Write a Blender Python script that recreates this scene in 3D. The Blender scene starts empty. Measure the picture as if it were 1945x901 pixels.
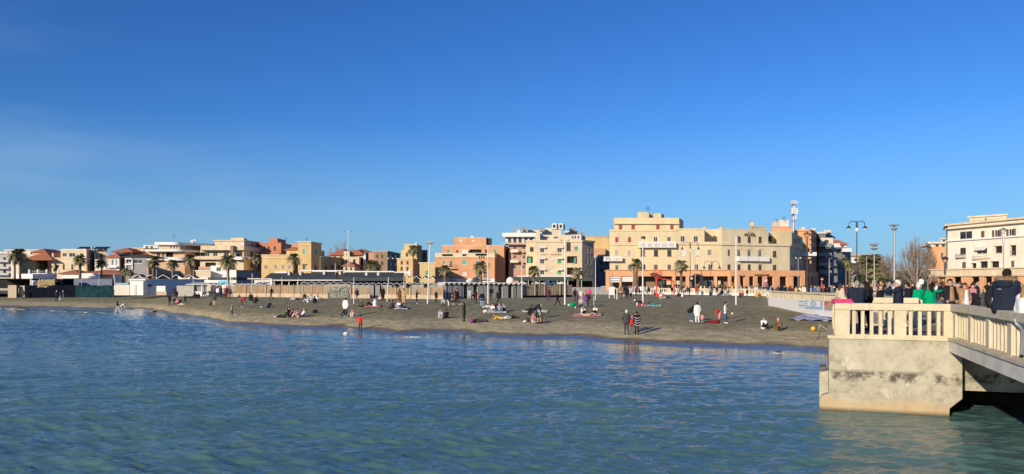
import bpy, bmesh, math, random
import numpy as np
from mathutils import Vector, Matrix
random.seed(11); rng = np.random.default_rng(5)
R = math.radians
S = bpy.context.scene
COL = S.collection
# ---------------------------------------------------------------- camera, sky, sun, exposure
F = 1450.0; CX = 972.5; HY = 538.0; CH = 4.2      # focal length and horizon of the photograph, eye height above the sea
cam = bpy.data.cameras.new('camera'); camo = bpy.data.objects.new('camera', cam); COL.objects.link(camo)
camo.location = (0, 0, CH); camo.rotation_euler = (R(90), 0, 0)
cam.sensor_width = 36.0; cam.lens = 36.0*F/1945.0
cam.shift_y = (HY-450.5)/1945.0
cam.clip_start = .1; cam.clip_end = 6000
S.camera = camo
SUN_EL = 17.5; TRAV = Vector((.595, .805, 0)).normalized()
w = bpy.data.worlds.new('World'); S.world = w; w.use_nodes = True
nt = w.node_tree; bg = nt.nodes['Background']
sky = nt.nodes.new('ShaderNodeTexSky'); sky.sky_type = 'NISHITA'; sky.sun_disc = False
sky.sun_elevation = R(SUN_EL); sky.sun_rotation = math.atan2(-TRAV.x, -TRAV.y)
sky.air_density = 1.0; sky.dust_density = .25; sky.ozone_density = 2.2; sky.altitude = 0
hsv = nt.nodes.new('ShaderNodeHueSaturation'); hsv.inputs['Saturation'].default_value = 1.12
nt.links.new(sky.outputs[0], hsv.inputs['Color'])
# thin high cirrus veil low on the left
tc = nt.nodes.new('ShaderNodeTexCoord'); mp = nt.nodes.new('ShaderNodeMapping'); mp.inputs['Scale'].default_value = (1.2, 1.2, 7)
mp.inputs['Rotation'].default_value = (0, R(10), 0)
cn = nt.nodes.new('ShaderNodeTexNoise'); cn.inputs['Scale'].default_value = 2.2; cn.inputs['Detail'].default_value = 6; cn.inputs['Roughness'].default_value = .55
cr = nt.nodes.new('ShaderNodeValToRGB'); cr.color_ramp.elements[0].position = .46; cr.color_ramp.elements[1].position = .8
cr.color_ramp.elements[1].color = (.75, .75, .75, 1)
sx = nt.nodes.new('ShaderNodeSeparateXYZ'); mr = nt.nodes.new('ShaderNodeMapRange')
mr.inputs[1].default_value = -.05; mr.inputs[2].default_value = -.75; mr.inputs[3].default_value = 0.05; mr.inputs[4].default_value = 1
mz = nt.nodes.new('ShaderNodeMapRange'); mz.inputs[1].default_value = .32; mz.inputs[2].default_value = .06
m1 = nt.nodes.new('ShaderNodeMath'); m1.operation = 'MULTIPLY'; m2 = nt.nodes.new('ShaderNodeMath'); m2.operation = 'MULTIPLY'
mix = nt.nodes.new('ShaderNodeMixRGB'); mix.inputs[2].default_value = (4.3, 6.0, 7.8, 1)
L = nt.links.new
L(tc.outputs['Generated'], mp.inputs[0]); L(mp.outputs[0], cn.inputs[0]); L(cn.outputs[0], cr.inputs[0])
L(tc.outputs['Generated'], sx.inputs[0]); L(sx.outputs[0], mr.inputs[0]); L(sx.outputs[2], mz.inputs[0])
L(cr.outputs[0], m1.inputs[0]); L(mr.outputs[0], m1.inputs[1]); L(m1.outputs[0], m2.inputs[0]); L(mz.outputs[0], m2.inputs[1])
gm = nt.nodes.new('ShaderNodeGamma'); gm.inputs[1].default_value = 1.15; ti = nt.nodes.new('ShaderNodeMixRGB'); ti.blend_type = 'MULTIPLY'; ti.inputs[0].default_value = 1; ti.inputs[2].default_value = (.31, .585, 1.0, 1)
L(hsv.outputs[0], gm.inputs[0]); L(gm.outputs[0], ti.inputs[1])
L(m2.outputs[0], mix.inputs[0]); L(ti.outputs[0], mix.inputs[1])
hz = nt.nodes.new('ShaderNodeMapRange'); hz.inputs[1].default_value = .20; hz.inputs[2].default_value = .0; hz.inputs[3].default_value = 0; hz.inputs[4].default_value = .7   # pale haze layer at the horizon
mh = nt.nodes.new('ShaderNodeMixRGB'); mh.inputs[2].default_value = (2.5, 4.3, 6.7, 1); L(sx.outputs[2], hz.inputs[0]); L(hz.outputs[0], mh.inputs[0]); L(mix.outputs[0], mh.inputs[1]); L(mh.outputs[0], bg.inputs[0])
bg.inputs[1].default_value = .085
sl = bpy.data.lights.new('sun', 'SUN'); so = bpy.data.objects.new('sun', sl); COL.objects.link(so)
sl.energy = 4.6; sl.angle = R(.6); sl.color = (1, .85, .66)
d = Vector((TRAV.x*math.cos(R(SUN_EL)), TRAV.y*math.cos(R(SUN_EL)), -math.sin(R(SUN_EL))))
so.rotation_euler = d.to_track_quat('-Z', 'Y').to_euler(); so.location = (-60, -80, 60)
S.view_settings.view_transform = 'Standard'; S.view_settings.look = 'None'
S.view_settings.exposure = 0.26; S.view_settings.gamma = 1
S.render.engine = 'CYCLES'; S.cycles.max_bounces = 5; S.cycles.transparent_max_bounces = 6
try: S.cycles.use_denoising = True
except Exception: pass

# ---------------------------------------------------------------- helpers
def X(px, D): return (px-CX)/F*D
def Z(py, D): return CH-(py-HY)*D/F
MATS = {}
def M(name, col, rough=.8, var=.12, scale=1.5, bump=0., bscale=20., metal=0., spec=.3, streak=0., kind=None):
    """procedural surface: base colour broken by two noises, optional bump"""
    if name in MATS: return MATS[name]
    m = bpy.data.materials.new(name); m.use_nodes = True; t = m.node_tree; b = t.nodes['Principled BSDF']
    b.inputs['Roughness'].default_value = rough; b.inputs['Metallic'].default_value = metal
    b.inputs['Specular IOR Level'].default_value = spec
    c = t.nodes.new('ShaderNodeTexCoord'); n = t.nodes.new('ShaderNodeTexNoise'); n.inputs['Scale'].default_value = scale
    n.inputs['Detail'].default_value = 5; n.inputs['Roughness'].default_value = .6
    src = c.outputs['Object']
    if streak:
        mp = t.nodes.new('ShaderNodeMapping'); mp.inputs['Scale'].default_value = (1, 1, streak); t.links.new(src, mp.inputs[0]); t.links.new(mp.outputs[0], n.inputs[0])
    else: t.links.new(src, n.inputs[0])
    r = t.nodes.new('ShaderNodeValToRGB'); r.color_ramp.elements[0].position = .3; r.color_ramp.elements[1].position = .7
    lo = [max(0, v*(1-var)) for v in col]; hi = [min(1, v*(1+var)) for v in col]
    r.color_ramp.elements[0].color = (*lo, 1); r.color_ramp.elements[1].color = (*hi, 1)
    t.links.new(n.outputs[0], r.inputs[0]); t.links.new(r.outputs[0], b.inputs['Base Color'])
    if name.endswith('plaster'):      # rain streaks and faded patches that belong to the wall
        mp2 = t.nodes.new('ShaderNodeMapping'); mp2.inputs['Scale'].default_value = (.45, .45, .13); n5 = t.nodes.new('ShaderNodeTexNoise'); n5.inputs['Scale'].default_value = 1.0; n5.inputs['Detail'].default_value = 7; n5.inputs['Roughness'].default_value = .7
        t.links.new(src, mp2.inputs[0]); t.links.new(mp2.outputs[0], n5.inputs[0]); r5 = t.nodes.new('ShaderNodeValToRGB'); r5.color_ramp.elements[0].position = .38; r5.color_ramp.elements[1].position = .6; r5.color_ramp.elements[0].color = (.86, .85, .84, 1); r5.color_ramp.elements[1].color = (1, 1, 1, 1)
        mu5 = t.nodes.new('ShaderNodeMixRGB'); mu5.blend_type = 'MULTIPLY'; mu5.inputs[0].default_value = 1; t.links.new(n5.outputs[0], r5.inputs[0]); t.links.new(r.outputs[0], mu5.inputs[1]); t.links.new(r5.outputs[0], mu5.inputs[2]); t.links.new(mu5.outputs[0], b.inputs['Base Color'])
    if bump:
        n2 = t.nodes.new('ShaderNodeTexNoise'); n2.inputs['Scale'].default_value = bscale; n2.inputs['Detail'].default_value = 4
        t.links.new(src, n2.inputs[0]); bp = t.nodes.new('ShaderNodeBump'); bp.inputs['Strength'].default_value = bump; bp.inputs['Distance'].default_value = .03
        t.links.new(n2.outputs[0], bp.inputs['Height']); t.links.new(bp.outputs[0], b.inputs['Normal'])
    MATS[name] = m; return m

ORG = {}
def tag(o, label=None, cat=None, group=None, kind=None):
    if label: o['label'] = label
    if cat: o['category'] = cat
    if group: o['group'] = group
    if kind: o['kind'] = kind
    return o
def empty(name, loc, label=None, cat=None, group=None, kind=None):
    o = bpy.data.objects.new(name, None); COL.objects.link(o); o.location = loc; o.empty_display_size = .3
    ORG[o.name] = Vector(loc); return tag(o, label, cat, group, kind)
class MB:
    def __init__(s): s.v = []; s.f = []; s.m = []
    def quad(s, a, b, c, d, m=0):
        i = len(s.v); s.v += [tuple(a), tuple(b), tuple(c), tuple(d)]; s.f.append((i, i+1, i+2, i+3)); s.m.append(m)
    def tri(s, a, b, c, m=0):
        i = len(s.v); s.v += [tuple(a), tuple(b), tuple(c)]; s.f.append((i, i+1, i+2)); s.m.append(m)
    def box(s, x0, x1, y0, y1, z0, z1, m=0):
        i = len(s.v); s.v += [(x0,y0,z0),(x1,y0,z0),(x1,y1,z0),(x0,y1,z0),(x0,y0,z1),(x1,y0,z1),(x1,y1,z1),(x0,y1,z1)]
        for f in ((0,3,2,1),(4,5,6,7),(0,1,5,4),(1,2,6,5),(2,3,7,6),(3,0,4,7)): s.f.append(tuple(i+k for k in f)); s.m.append(m)
        return s
    def obox(s, A, B, n, w0, w1, z0, z1, m=0):
        """box along A->B (xy), from offset w0 to w1 along n"""
        A = Vector(A[:2]); B = Vector(B[:2]); n = Vector(n[:2])
        p = [A+n*w0, B+n*w0, B+n*w1, A+n*w1]; s.prism(p, z0, z1, m); return s
    def prism(s, pts, z0, z1, m=0, mtop=None):
        n = len(pts); i = len(s.v)
        area = sum(pts[k][0]*pts[(k+1)%n][1]-pts[(k+1)%n][0]*pts[k][1] for k in range(n))
        if area < 0: pts = list(pts)[::-1]
        zz0 = z0 if hasattr(z0, '__len__') else [z0]*n; zz1 = z1 if hasattr(z1, '__len__') else [z1]*n
        if area < 0: zz0 = zz0[::-1]; zz1 = zz1[::-1]
        s.v += [(p[0], p[1], zz0[k]) for k, p in enumerate(pts)]+[(p[0], p[1], zz1[k]) for k, p in enumerate(pts)]
        s.f.append(tuple(i+k for k in range(n-1, -1, -1))); s.m.append(m)
        s.f.append(tuple(i+n+k for k in range(n))); s.m.append(m if mtop is None else mtop)
        for k in range(n):
            s.f.append((i+k, i+(k+1)%n, i+n+(k+1)%n, i+n+k)); s.m.append(m)
        return s
    def tube(s, pts, rad, seg=6, m=0, cap=True):
        pts = [Vector(p) for p in pts]; n = len(pts); i0 = len(s.v)
        if not hasattr(rad, '__len__'): rad = [rad]*n
        for k, p in enumerate(pts):
            t = (pts[min(k+1, n-1)]-pts[max(k-1, 0)]).normalized()
            a = Vector((0, 0, 1)) if abs(t.z) < .9 else Vector((1, 0, 0))
            u = t.cross(a).normalized(); v = t.cross(u)
            for j in range(seg):
                q = 2*math.pi*j/seg; s.v.append(tuple(p+(u*math.cos(q)+v*math.sin(q))*rad[k]))
        for k in range(n-1):
            for j in range(seg):
                a = i0+k*seg+j; b = i0+k*seg+(j+1) % seg
                s.f.append((a, a+seg, b+seg, b)); s.m.append(m)
        if cap:
            s.f.append(tuple(i0+j for j in range(seg))); s.m.append(m)
            s.f.append(tuple(i0+(n-1)*seg+j for j in range(seg-1, -1, -1))); s.m.append(m)
        return s
    def ball(s, c, r, m=0, seg=8, rings=6):
        if not hasattr(r, '__len__'): r = (r, r, r)
        pts = []; i0 = len(s.v)
        for a in range(1, rings):
            ph = math.pi*a/rings
            for b in range(seg):
                th = 2*math.pi*b/seg; s.v.append((c[0]+r[0]*math.sin(ph)*math.cos(th), c[1]+r[1]*math.sin(ph)*math.sin(th), c[2]+r[2]*math.cos(ph)))
        t = len(s.v); s.v += [(c[0], c[1], c[2]+r[2]), (c[0], c[1], c[2]-r[2])]
        for a in range(rings-2):
            for b in range(seg):
                p = i0+a*seg+b; q = i0+a*seg+(b+1) % seg; s.f.append((p, p+seg, q+seg, q)); s.m.append(m)
        for b in range(seg):
            s.f.append((t, i0+b, i0+(b+1) % seg)); s.m.append(m)
            k = i0+(rings-2)*seg; s.f.append((t+1, k+(b+1) % seg, k+b)); s.m.append(m)
        return s
    def mesh(s, name, mats, org=Vector((0, 0, 0)), smooth=False):
        me = bpy.data.meshes.new(name); o = Vector(org)
        me.from_pydata([(a-o.x, b-o.y, c-o.z) for a, b, c in s.v], [], s.f)
        for m in (mats if isinstance(mats, (list, tuple)) else [mats]): me.materials.append(m)
        me.polygons.foreach_set('material_index', s.m)
        if smooth: me.polygons.foreach_set('use_smooth', [True]*len(s.f))
        me.update(); return me
    def build(s, name, mats, parent=None, label=None, cat=None, group=None, kind=None, smooth=False):
        if parent is not None: org = ORG[parent.name]
        else:
            a = np.array(s.v); mn = a.min(0); mx = a.max(0); org = Vector(((mn[0]+mx[0])/2, (mn[1]+mx[1])/2, mn[2]))
        o = bpy.data.objects.new(name, s.mesh(name, mats, org, smooth)); COL.objects.link(o)
        if parent is not None: o.parent = parent
        else: o.location = org
        ORG[o.name] = Vector(org)
        return tag(o, label, cat, group, kind)
def copy_tree(o, parent=None):
    c = o.copy(); COL.objects.link(c); c.parent = parent
    if o.name in ORG: ORG[c.name] = ORG[o.name]
    for ch in list(o.children): copy_tree(ch, c)
    return c

# ---------------------------------------------------------------- terrain: shore line traced once, then a real slope
SH = [(0,585),(100,587),(200,589),(250,588),(290,591),(330,599),(385,606),(430,616),(500,622),(560,624),(640,626),(700,631),(760,636),(800,634),
      (870,634),(930,641),(1000,643),(1100,644),(1160,652),(1250,656),(1350,660),(1450,664),(1530,669),(1575,673)]
_t = [(-3, 260), (-1.2, 165)]+[((p-CX)/F, CH*F/(y-HY)) for p, y in SH]+[(.6, 41), (1.2, 42), (3, 60)]
ST = np.array([a for a, b in _t]); SDv = np.array([b for a, b in _t])
PS = np.array([-60, -8, 0, 1.5, 3, 7, 12, 20, 30, 45, 70]); PZ = np.array([-3., -.7, 0, .2, .38, .62, .92, 1.35, 1.68, 1.84, 1.86])
def shoreD(t): return np.interp(t, ST, SDv)
def gz(x, y):
    y = np.maximum(y, 1e-3); t = x/y
    k = np.interp(t, [-.65, -.35], [.55, 1.]); s = (y-shoreD(t)); s = np.where(s > 0, s*k, s)
    z = np.interp(s+.35*np.sin(x*.55+1)+.2*np.sin(x*1.3), PS, PZ)
    u = np.clip((s-1.5)/3, 0, 1)*np.clip((60-s)/15, 0, 1)
    return z+u*(.035*np.sin(x*.31+y*.12)*np.cos(y*.27-x*.05)+.02*np.sin(x*.9+1)*np.sin(y*.8))
def ground(px, py):
    """world point where the sight line through a pixel meets the beach"""
    t = (px-CX)/F; D = np.linspace(shoreD(t)-6, 260, 2500); z = gz(t*D, D)
    dd = CH-(py-HY)*D/F-z; k = np.argmax(dd < 0)
    if k == 0: D0 = 150.
    else:
        a, b = dd[k-1], dd[k]; D0 = D[k-1]+(D[k]-D[k-1])*a/(a-b)
    x = t*D0; return Vector((x, D0, float(gz(np.array(x), np.array(D0)))))

def grid_mesh(name, xs, ys, zf, mat, smooth=True):
    XX, YY = np.meshgrid(xs, ys); ZZ = zf(XX, YY); n = len(xs); m = len(ys)
    v = np.stack([XX, YY, ZZ], -1).reshape(-1, 3)
    i = np.arange(n*m).reshape(m, n); f = np.stack([i[:-1, :-1], i[:-1, 1:], i[1:, 1:], i[1:, :-1]], -1).reshape(-1, 4)
    return npmesh(name, v, f, mat, smooth)
def npmesh(name, v, f, mat, smooth=True):
    me = bpy.data.meshes.new(name); me.vertices.add(len(v)); me.vertices.foreach_set('co', np.asarray(v, 'f').ravel())
    k = f.shape[1]
    me.loops.add(f.size); me.loops.foreach_set('vertex_index', f.ravel().astype('i'))
    me.polygons.add(len(f)); me.polygons.foreach_set('loop_start', np.arange(0, f.size, k, dtype='i')); me.polygons.foreach_set('loop_total', np.full(len(f), k, 'i'))
    me.update(calc_edges=True); me.materials.append(mat)
    me.polygons.foreach_set('use_smooth', [smooth]*len(f)); me.validate()
    o = bpy.data.objects.new(name, me); COL.objects.link(o); ORG[o.name] = Vector((0, 0, 0)); return o

# sand: dark volcanic grey-brown, paler dry shelly strip nearer the sea, glossy where the swash wets it
def sand_mat():
    m = bpy.data.materials.new('dark_sand'); m.use_nodes = True; t = m.node_tree; b = t.nodes['Principled BSDF']; l = t.links.new
    c = t.nodes.new('ShaderNodeTexCoord'); sp = t.nodes.new('ShaderNodeSeparateXYZ'); l(c.outputs['Object'], sp.inputs[0])
    n1 = t.nodes.new('ShaderNodeTexNoise'); n1.inputs['Scale'].default_value = .22; n1.inputs['Detail'].default_value = 6; l(c.outputs['Object'], n1.inputs[0])
    n2 = t.nodes.new('ShaderNodeTexNoise'); n2.inputs['Scale'].default_value = 2.4; n2.inputs['Detail'].default_value = 8; n2.inputs['Roughness'].default_value = .7; l(c.outputs['Object'], n2.inputs[0])
    ad = t.nodes.new('ShaderNodeMath'); ad.operation = 'MULTIPLY_ADD'; l(n1.outputs[0], ad.inputs[0]); ad.inputs[1].default_value = .5; l(sp.outputs[2], ad.inputs[2])
    a2 = t.nodes.new('ShaderNodeMath'); a2.operation = 'MULTIPLY_ADD'; l(n2.outputs[0], a2.inputs[0]); a2.inputs[1].default_value = .22; l(ad.outputs[0], a2.inputs[2])
    r = t.nodes.new('ShaderNodeValToRGB'); e = r.color_ramp.elements
    mr = t.nodes.new('ShaderNodeMapRange'); mr.inputs[1].default_value = 0; mr.inputs[2].default_value = 2.4; l(a2.outputs[0], mr.inputs[0]); l(mr.outputs[0], r.inputs[0])
    stops = [(.0, (.06, .052, .030)), (.245, (.17, .142, .088)), (.285, (.43, .36, .20)), (.41, (.44, .37, .21)), (.50, (.275, .24, .125)), (.66, (.23, .20, .10)), (.8, (.245, .215, .11)), (1, (.28, .25, .15))]
    while len(e) < len(stops): e.new(.5)
    for k, (p, cc) in enumerate(stops): e[k].position = p; e[k].color = (*cc, 1)
    n3 = t.nodes.new('ShaderNodeTexNoise'); n3.inputs['Scale'].default_value = .9; n3.inputs['Detail'].default_value = 9; n3.inputs['Roughness'].default_value = .75; l(c.outputs['Object'], n3.inputs[0])
    mm = t.nodes.new('ShaderNodeMixRGB'); mm.blend_type = 'OVERLAY'; mm.inputs[0].default_value = .6; l(r.outputs[0], mm.inputs[1]); r3 = t.nodes.new('ShaderNodeValToRGB'); r3.color_ramp.elements[0].position = .3; r3.color_ramp.elements[1].position = .7; r3.color_ramp.elements[0].color = (.12, .12, .12, 1); r3.color_ramp.elements[1].color = (.88, .88, .88, 1); l(n3.outputs[0], r3.inputs[0]); l(r3.outputs[0], mm.inputs[2]); l(mm.outputs[0], b.inputs['Base Color'])
    rr = t.nodes.new('ShaderNodeMapRange'); rr.inputs[1].default_value = .1; rr.inputs[2].default_value = .3; rr.inputs[3].default_value = .16; rr.inputs[4].default_value = .95; l(sp.outputs[2], rr.inputs[0]); l(rr.outputs[0], b.inputs['Roughness'])
    b.inputs['Specular IOR Level'].default_value = .35
    bp = t.nodes.new('ShaderNodeBump'); bp.inputs['Distance'].default_value = .30
    bs = t.nodes.new('ShaderNodeMapRange'); bs.inputs[1].default_value = .2; bs.inputs[2].default_value = .5; bs.inputs[3].default_value = .02; bs.inputs[4].default_value = 1.0; l(sp.outputs[2], bs.inputs[0]); l(bs.outputs[0], bp.inputs['Strength'])
    v = t.nodes.new('ShaderNodeTexNoise'); v.inputs['Scale'].default_value = 1.1; v.inputs['Detail'].default_value = 9; v.inputs['Roughness'].default_value = .62; l(c.outputs['Object'], v.inputs[0])
    l(v.outputs[0], bp.inputs['Height']); l(bp.outputs[0], b.inputs['Normal'])
    return m
xs = np.unique(np.concatenate([np.linspace(-2500, -220, 12), np.arange(-220, -100, 2.), np.arange(-100, 60, .6), np.arange(60, 140, 3.), np.linspace(140, 2500, 14)]))
ys = np.unique(np.concatenate([np.linspace(-60, 30, 8), np.arange(30, 150, .55), np.arange(150, 330, 6.), np.linspace(330, 4000, 16)]))
def land(x, y): return np.where(y > 30, gz(x, y), -3.)
tag(grid_mesh('beach_sand', xs, ys, land, sand_mat()), kind='structure', label='dark grey sand beach sloping down to the sea')

# sea: sum of many travelling waves on a fan grid that is finest near the viewer
def sea_mat():
    m = bpy.data.materials.new('sea_water'); m.use_nodes = True; t = m.node_tree; b = t.nodes['Principled BSDF']; l = t.links.new
    b.inputs['Base Color'].default_value = (.012, .075, .095, 1); b.inputs['Roughness'].default_value = .06; b.inputs['IOR'].default_value = 1.36
    b.inputs['Specular IOR Level'].default_value = .5
    c = t.nodes.new('ShaderNodeTexCoord'); mp = t.nodes.new('ShaderNodeMapping'); mp.inputs['Rotation'].default_value = (0, 0, R(-14)); mp.inputs['Scale'].default_value = (.42, 1.5, 1); l(c.outputs['Object'], mp.inputs[0])
    n = t.nodes.new('ShaderNodeTexNoise'); n.inputs['Scale'].default_value = 4.2; n.inputs['Detail'].default_value = 4; n.inputs['Roughness'].default_value = .62; n.inputs['Distortion'].default_value = .4; l(mp.outputs[0], n.inputs[0])
    n4 = t.nodes.new('ShaderNodeTexNoise'); n4.inputs['Scale'].default_value = .12; n4.inputs['Detail'].default_value = 3; l(c.outputs['Object'], n4.inputs[0])
    ms = t.nodes.new('ShaderNodeMapRange'); ms.inputs[1].default_value = .35; ms.inputs[2].default_value = .65; ms.inputs[3].default_value = .7; ms.inputs[4].default_value = 1.; l(n4.outputs[0], ms.inputs[0])
    bp = t.nodes.new('ShaderNodeBump'); bp.inputs['Distance'].default_value = .04; aa = t.nodes.new('ShaderNodeAttribute'); aa.attribute_name = 'ripple'; mu = t.nodes.new('ShaderNodeMath'); mu.operation = 'MULTIPLY'; l(aa.outputs['Fac'], mu.inputs[0]); l(ms.outputs[0], mu.inputs[1]); l(mu.outputs[0], bp.inputs['Strength']); l(n.outputs[0], bp.inputs['Height']); l(bp.outputs[0], b.inputs['Normal'])
    r = t.nodes.new('ShaderNodeValToRGB'); r.color_ramp.elements[0].position = .35; r.color_ramp.elements[1].position = .7
    r.color_ramp.elements[0].color = (.066, .142, .150, 1); r.color_ramp.elements[1].color = (.088, .175, .165, 1); l(n4.outputs[0], r.inputs[0]); l(r.outputs[0], b.inputs['Base Color'])
    return m
WV = []
for k in range(110):
    lam = .27*(1.042**k)*rng.uniform(.93, 1.07)
    if lam > 7: break
    th = R(-98)+rng.normal(0, .5)         # running towards the shore with a wide spread
    WV.append((2*math.pi/lam*math.cos(th), 2*math.pi/lam*math.sin(th), rng.uniform(0, 6.28), .0125*lam/(1+lam**1.25)))
def sea_z(x, y):
    z = np.zeros_like(x)
    for kx, ky, ph, a in WV: 
        q = np.sin(kx*x+ky*y+ph); z += a*(q+.25*q*q)
    s = y-shoreD(x/np.maximum(y, 5)); calm = np.interp(s, [-26, -9, -2.2, 0], [1, .55, .10, .03])
    patch = .72+.28*np.sin(x*.07+y*.05+1)*np.sin(y*.09-x*.03)
    global CALM; CALM = calm
    return z*calm*np.where(y > 5, 1, .5)*patch
ty = np.concatenate([np.linspace(-80, 8, 14), np.geomspace(9, 150, 900), np.linspace(160, 420, 10)])
tt = np.concatenate([np.linspace(-8, -1.05, 12), np.linspace(-1, .95, 900), np.linspace(1.1, 8, 10)])
TT, YY = np.meshgrid(tt, ty); XX = TT*(np.abs(YY)*.93+3)
vv = np.stack([XX, YY, sea_z(XX, YY)], -1).reshape(-1, 3); ii = np.arange(XX.size).reshape(XX.shape)
ff = np.stack([ii[:-1, :-1], ii[:-1, 1:], ii[1:, 1:], ii[1:, :-1]], -1).reshape(-1, 4)
sea = tag(npmesh('sea_water', vv, ff, sea_mat()), kind='structure', label='rippled blue green sea water')
at_ = sea.data.attributes.new('ripple', 'FLOAT', 'POINT'); at_.data.foreach_set('value', CALM.reshape(-1).astype('f'))

# ---------------------------------------------------------------- shared materials
WHITE = M('white_paint', (.72, .70, .66), .6, .06, 3)
CREAM = M('cream_plaster', (.68, .56, .38), .9, .08, .4, .3, 8)
HOTELY = M('pale_yellow_plaster', (.68, .56, .34), .9, .06, .25, .25, 6)
HOTELG = M('pale_ochre_plaster', (.66, .57, .38), .9, .06, .25, .25, 6)  # hotel yellow, duller and greener: the right wing's weaker light put into the colour
SALM = M('salmon_plaster', (.74, .39, .20), .9, .08, .4, .3, 8)
ORNG = M('orange_plaster', (.64, .34, .18), .9, .08, .25, .25, 6)
REDP = M('red_orange_plaster', (.58, .22, .12), .9, .08, .3, .25, 6)
YELP = M('ochre_plaster', (.64, .46, .21), .9, .08, .3, .25, 6)
PALE = M('pale_plaster', (.68, .63, .53), .9, .08, .3, .25, 6)
BEIG = M('beige_plaster', (.50, .41, .29), .9, .1, .3, .25, 6)
PINK = M('pink_plaster', (.55, .32, .22), .9, .1, .3, .25, 6)
PEACH = M('peach_plaster', (.62, .42, .27), .9, .08, .3, .25, 6)
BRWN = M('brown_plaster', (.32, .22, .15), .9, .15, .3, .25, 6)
GREYP = M('grey_plaster', (.30, .30, .30), .9, .12, .4, .25, 6)
TILE = M('terracotta_tiles', (.40, .15, .08), .9, .25, 3, .6, 12)
TARR = M('dark_roof_felt', (.07, .075, .07), .95, .25, .6, .2, 5)
SLAB = M('roof_gravel', (.30, .27, .23), .95, .2, 1)
GLASS = M('window_glass', (.03, .035, .045), .12, .3, .5, spec=.6)
DARKI = M('interior_shade', (.022, .02, .02), .95, .3, 1)  # near black, standing in for the shade inside openings and under roofs
FRW = M('white_frame', (.62, .60, .56), .6, .05, 5)
FRB = M('brown_frame', (.16, .10, .07), .6, .1, 5)
SH = {'green': M('green_shutter', (.10, .34, .18), .6, .12, 6), 'teal': M('teal_shutter', (.10, .42, .33), .6, .1, 6), 'red': M('red_shutter', (.38, .07, .05), .6, .12, 6),
      'brown': M('brown_shutter', (.15, .10, .08), .6, .15, 6), 'grey': M('grey_shutter', (.26, .24, .22), .6, .1, 6), 'pale': M('pale_shutter', (.45, .38, .30), .6, .1, 6),
      'white': M('white_shutter', (.62, .60, .58), .6, .06, 6)}
METW = M('white_metal', (.66, .64, .60), .5, .06, 4)
METG = M('galvanised_metal', (.34, .34, .33), .45, .12, 3, metal=.4)
METD = M('dark_metal', (.045, .05, .05), .5, .15, 4, metal=.3)
AWN = M('white_awning', (.68, .64, .58), .85, .06, 3)
DGRN = M('dark_green_awning', (.05, .075, .06), .8, .15, 2)
FRUIT = {}

# ---------------------------------------------------------------- windows
WM = {}
def win_mesh(w_, h, kind):
    key = (round(w_, 2), round(h, 2), kind)
    if key in WM: return WM[key]
    a = MB(); p = MB(); hw = w_/2; r = .16; fw = min(.09, w_*.12)
    fm = FRB if kind in ('dark', 'brownglass') else FRW
    if kind == 'open':
        p.box(-hw+.002, hw-.002, .62, .66, .002, h-.002); pm = DARKI  # dark sheet at the back paints the shade of an open recess
        a.box(-hw-.05, hw+.05, -.10, .05, -.10, -.003)
    else:
        y0, y1 = r-.09, r-.03
        a.box(-hw+.002, -hw+fw, y0, y1, .002, h-.002); a.box(hw-fw, hw-.002, y0, y1, .002, h-.002)
        a.box(-hw+fw, hw-fw, y0, y1, .002, fw); a.box(-hw+fw, hw-fw, y0, y1, h-fw, h-.002)
        if kind in ('glass', 'dark', 'brownglass', 'french', 'awn', 'hood', 'leaf'): a.box(-.035, .035, y0+.003, y1-.003, fw, h-fw)
        if kind == 'french': a.box(-hw+fw, hw-fw, y0+.005, y1-.005, h*.4, h*.4+.05)
        a.box(-hw-.10, hw+.10, -.11, .06, -.09, -.003)            # sill
        if kind in SH:
            n = max(5, int(h/.14)); pm = SH[kind]
            p.box(-hw+fw, hw-fw, y1, r-.005, fw, h-fw)
            for i in range(n):
                z0 = fw+(h-2*fw)*i/n; p.quad((-hw+fw, y1-.045, z0), (hw-fw, y1-.045, z0), (hw-fw, y1-.005, z0+(h-2*fw)/n), (-hw+fw, y1-.005, z0+(h-2*fw)/n))
        else:
            pm = GLASS; p.box(-hw+fw-.01, hw-fw+.01, y1-.02, r-.005, fw-.01, h-fw+.01)
        if kind == 'hood':
            a.prism([(-hw-.45, -.75), (hw+.45, -.75), (hw+.45, -.003), (-hw-.45, -.003)], [h+.0, h+.0, h+.12, h+.12], [h+.12, h+.12, h+.62, h+.62], 0)
        if kind == 'awn':
            a.prism([(-hw-.1, -.8), (hw+.1, -.8), (hw+.1, -.003), (-hw-.1, -.003)], [h*.5, h*.5, h*.95, h*.95], [h*.5+.03, h*.5+.03, h, h], 0)
        if kind == 'leaf':                                        # open brown shutters folded back on the wall
            for sgn in (-1, 1):
                x0 = sgn*(hw+.02); x1 = sgn*(hw+w_*.5)
                a.box(min(x0, x1), max(x0, x1), -.06, -.012, 0, h, 1)
    WM[key] = (a.mesh('window', [fm, SH['brown']]), p.mesh('pane', pm)); return WM[key]

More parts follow.
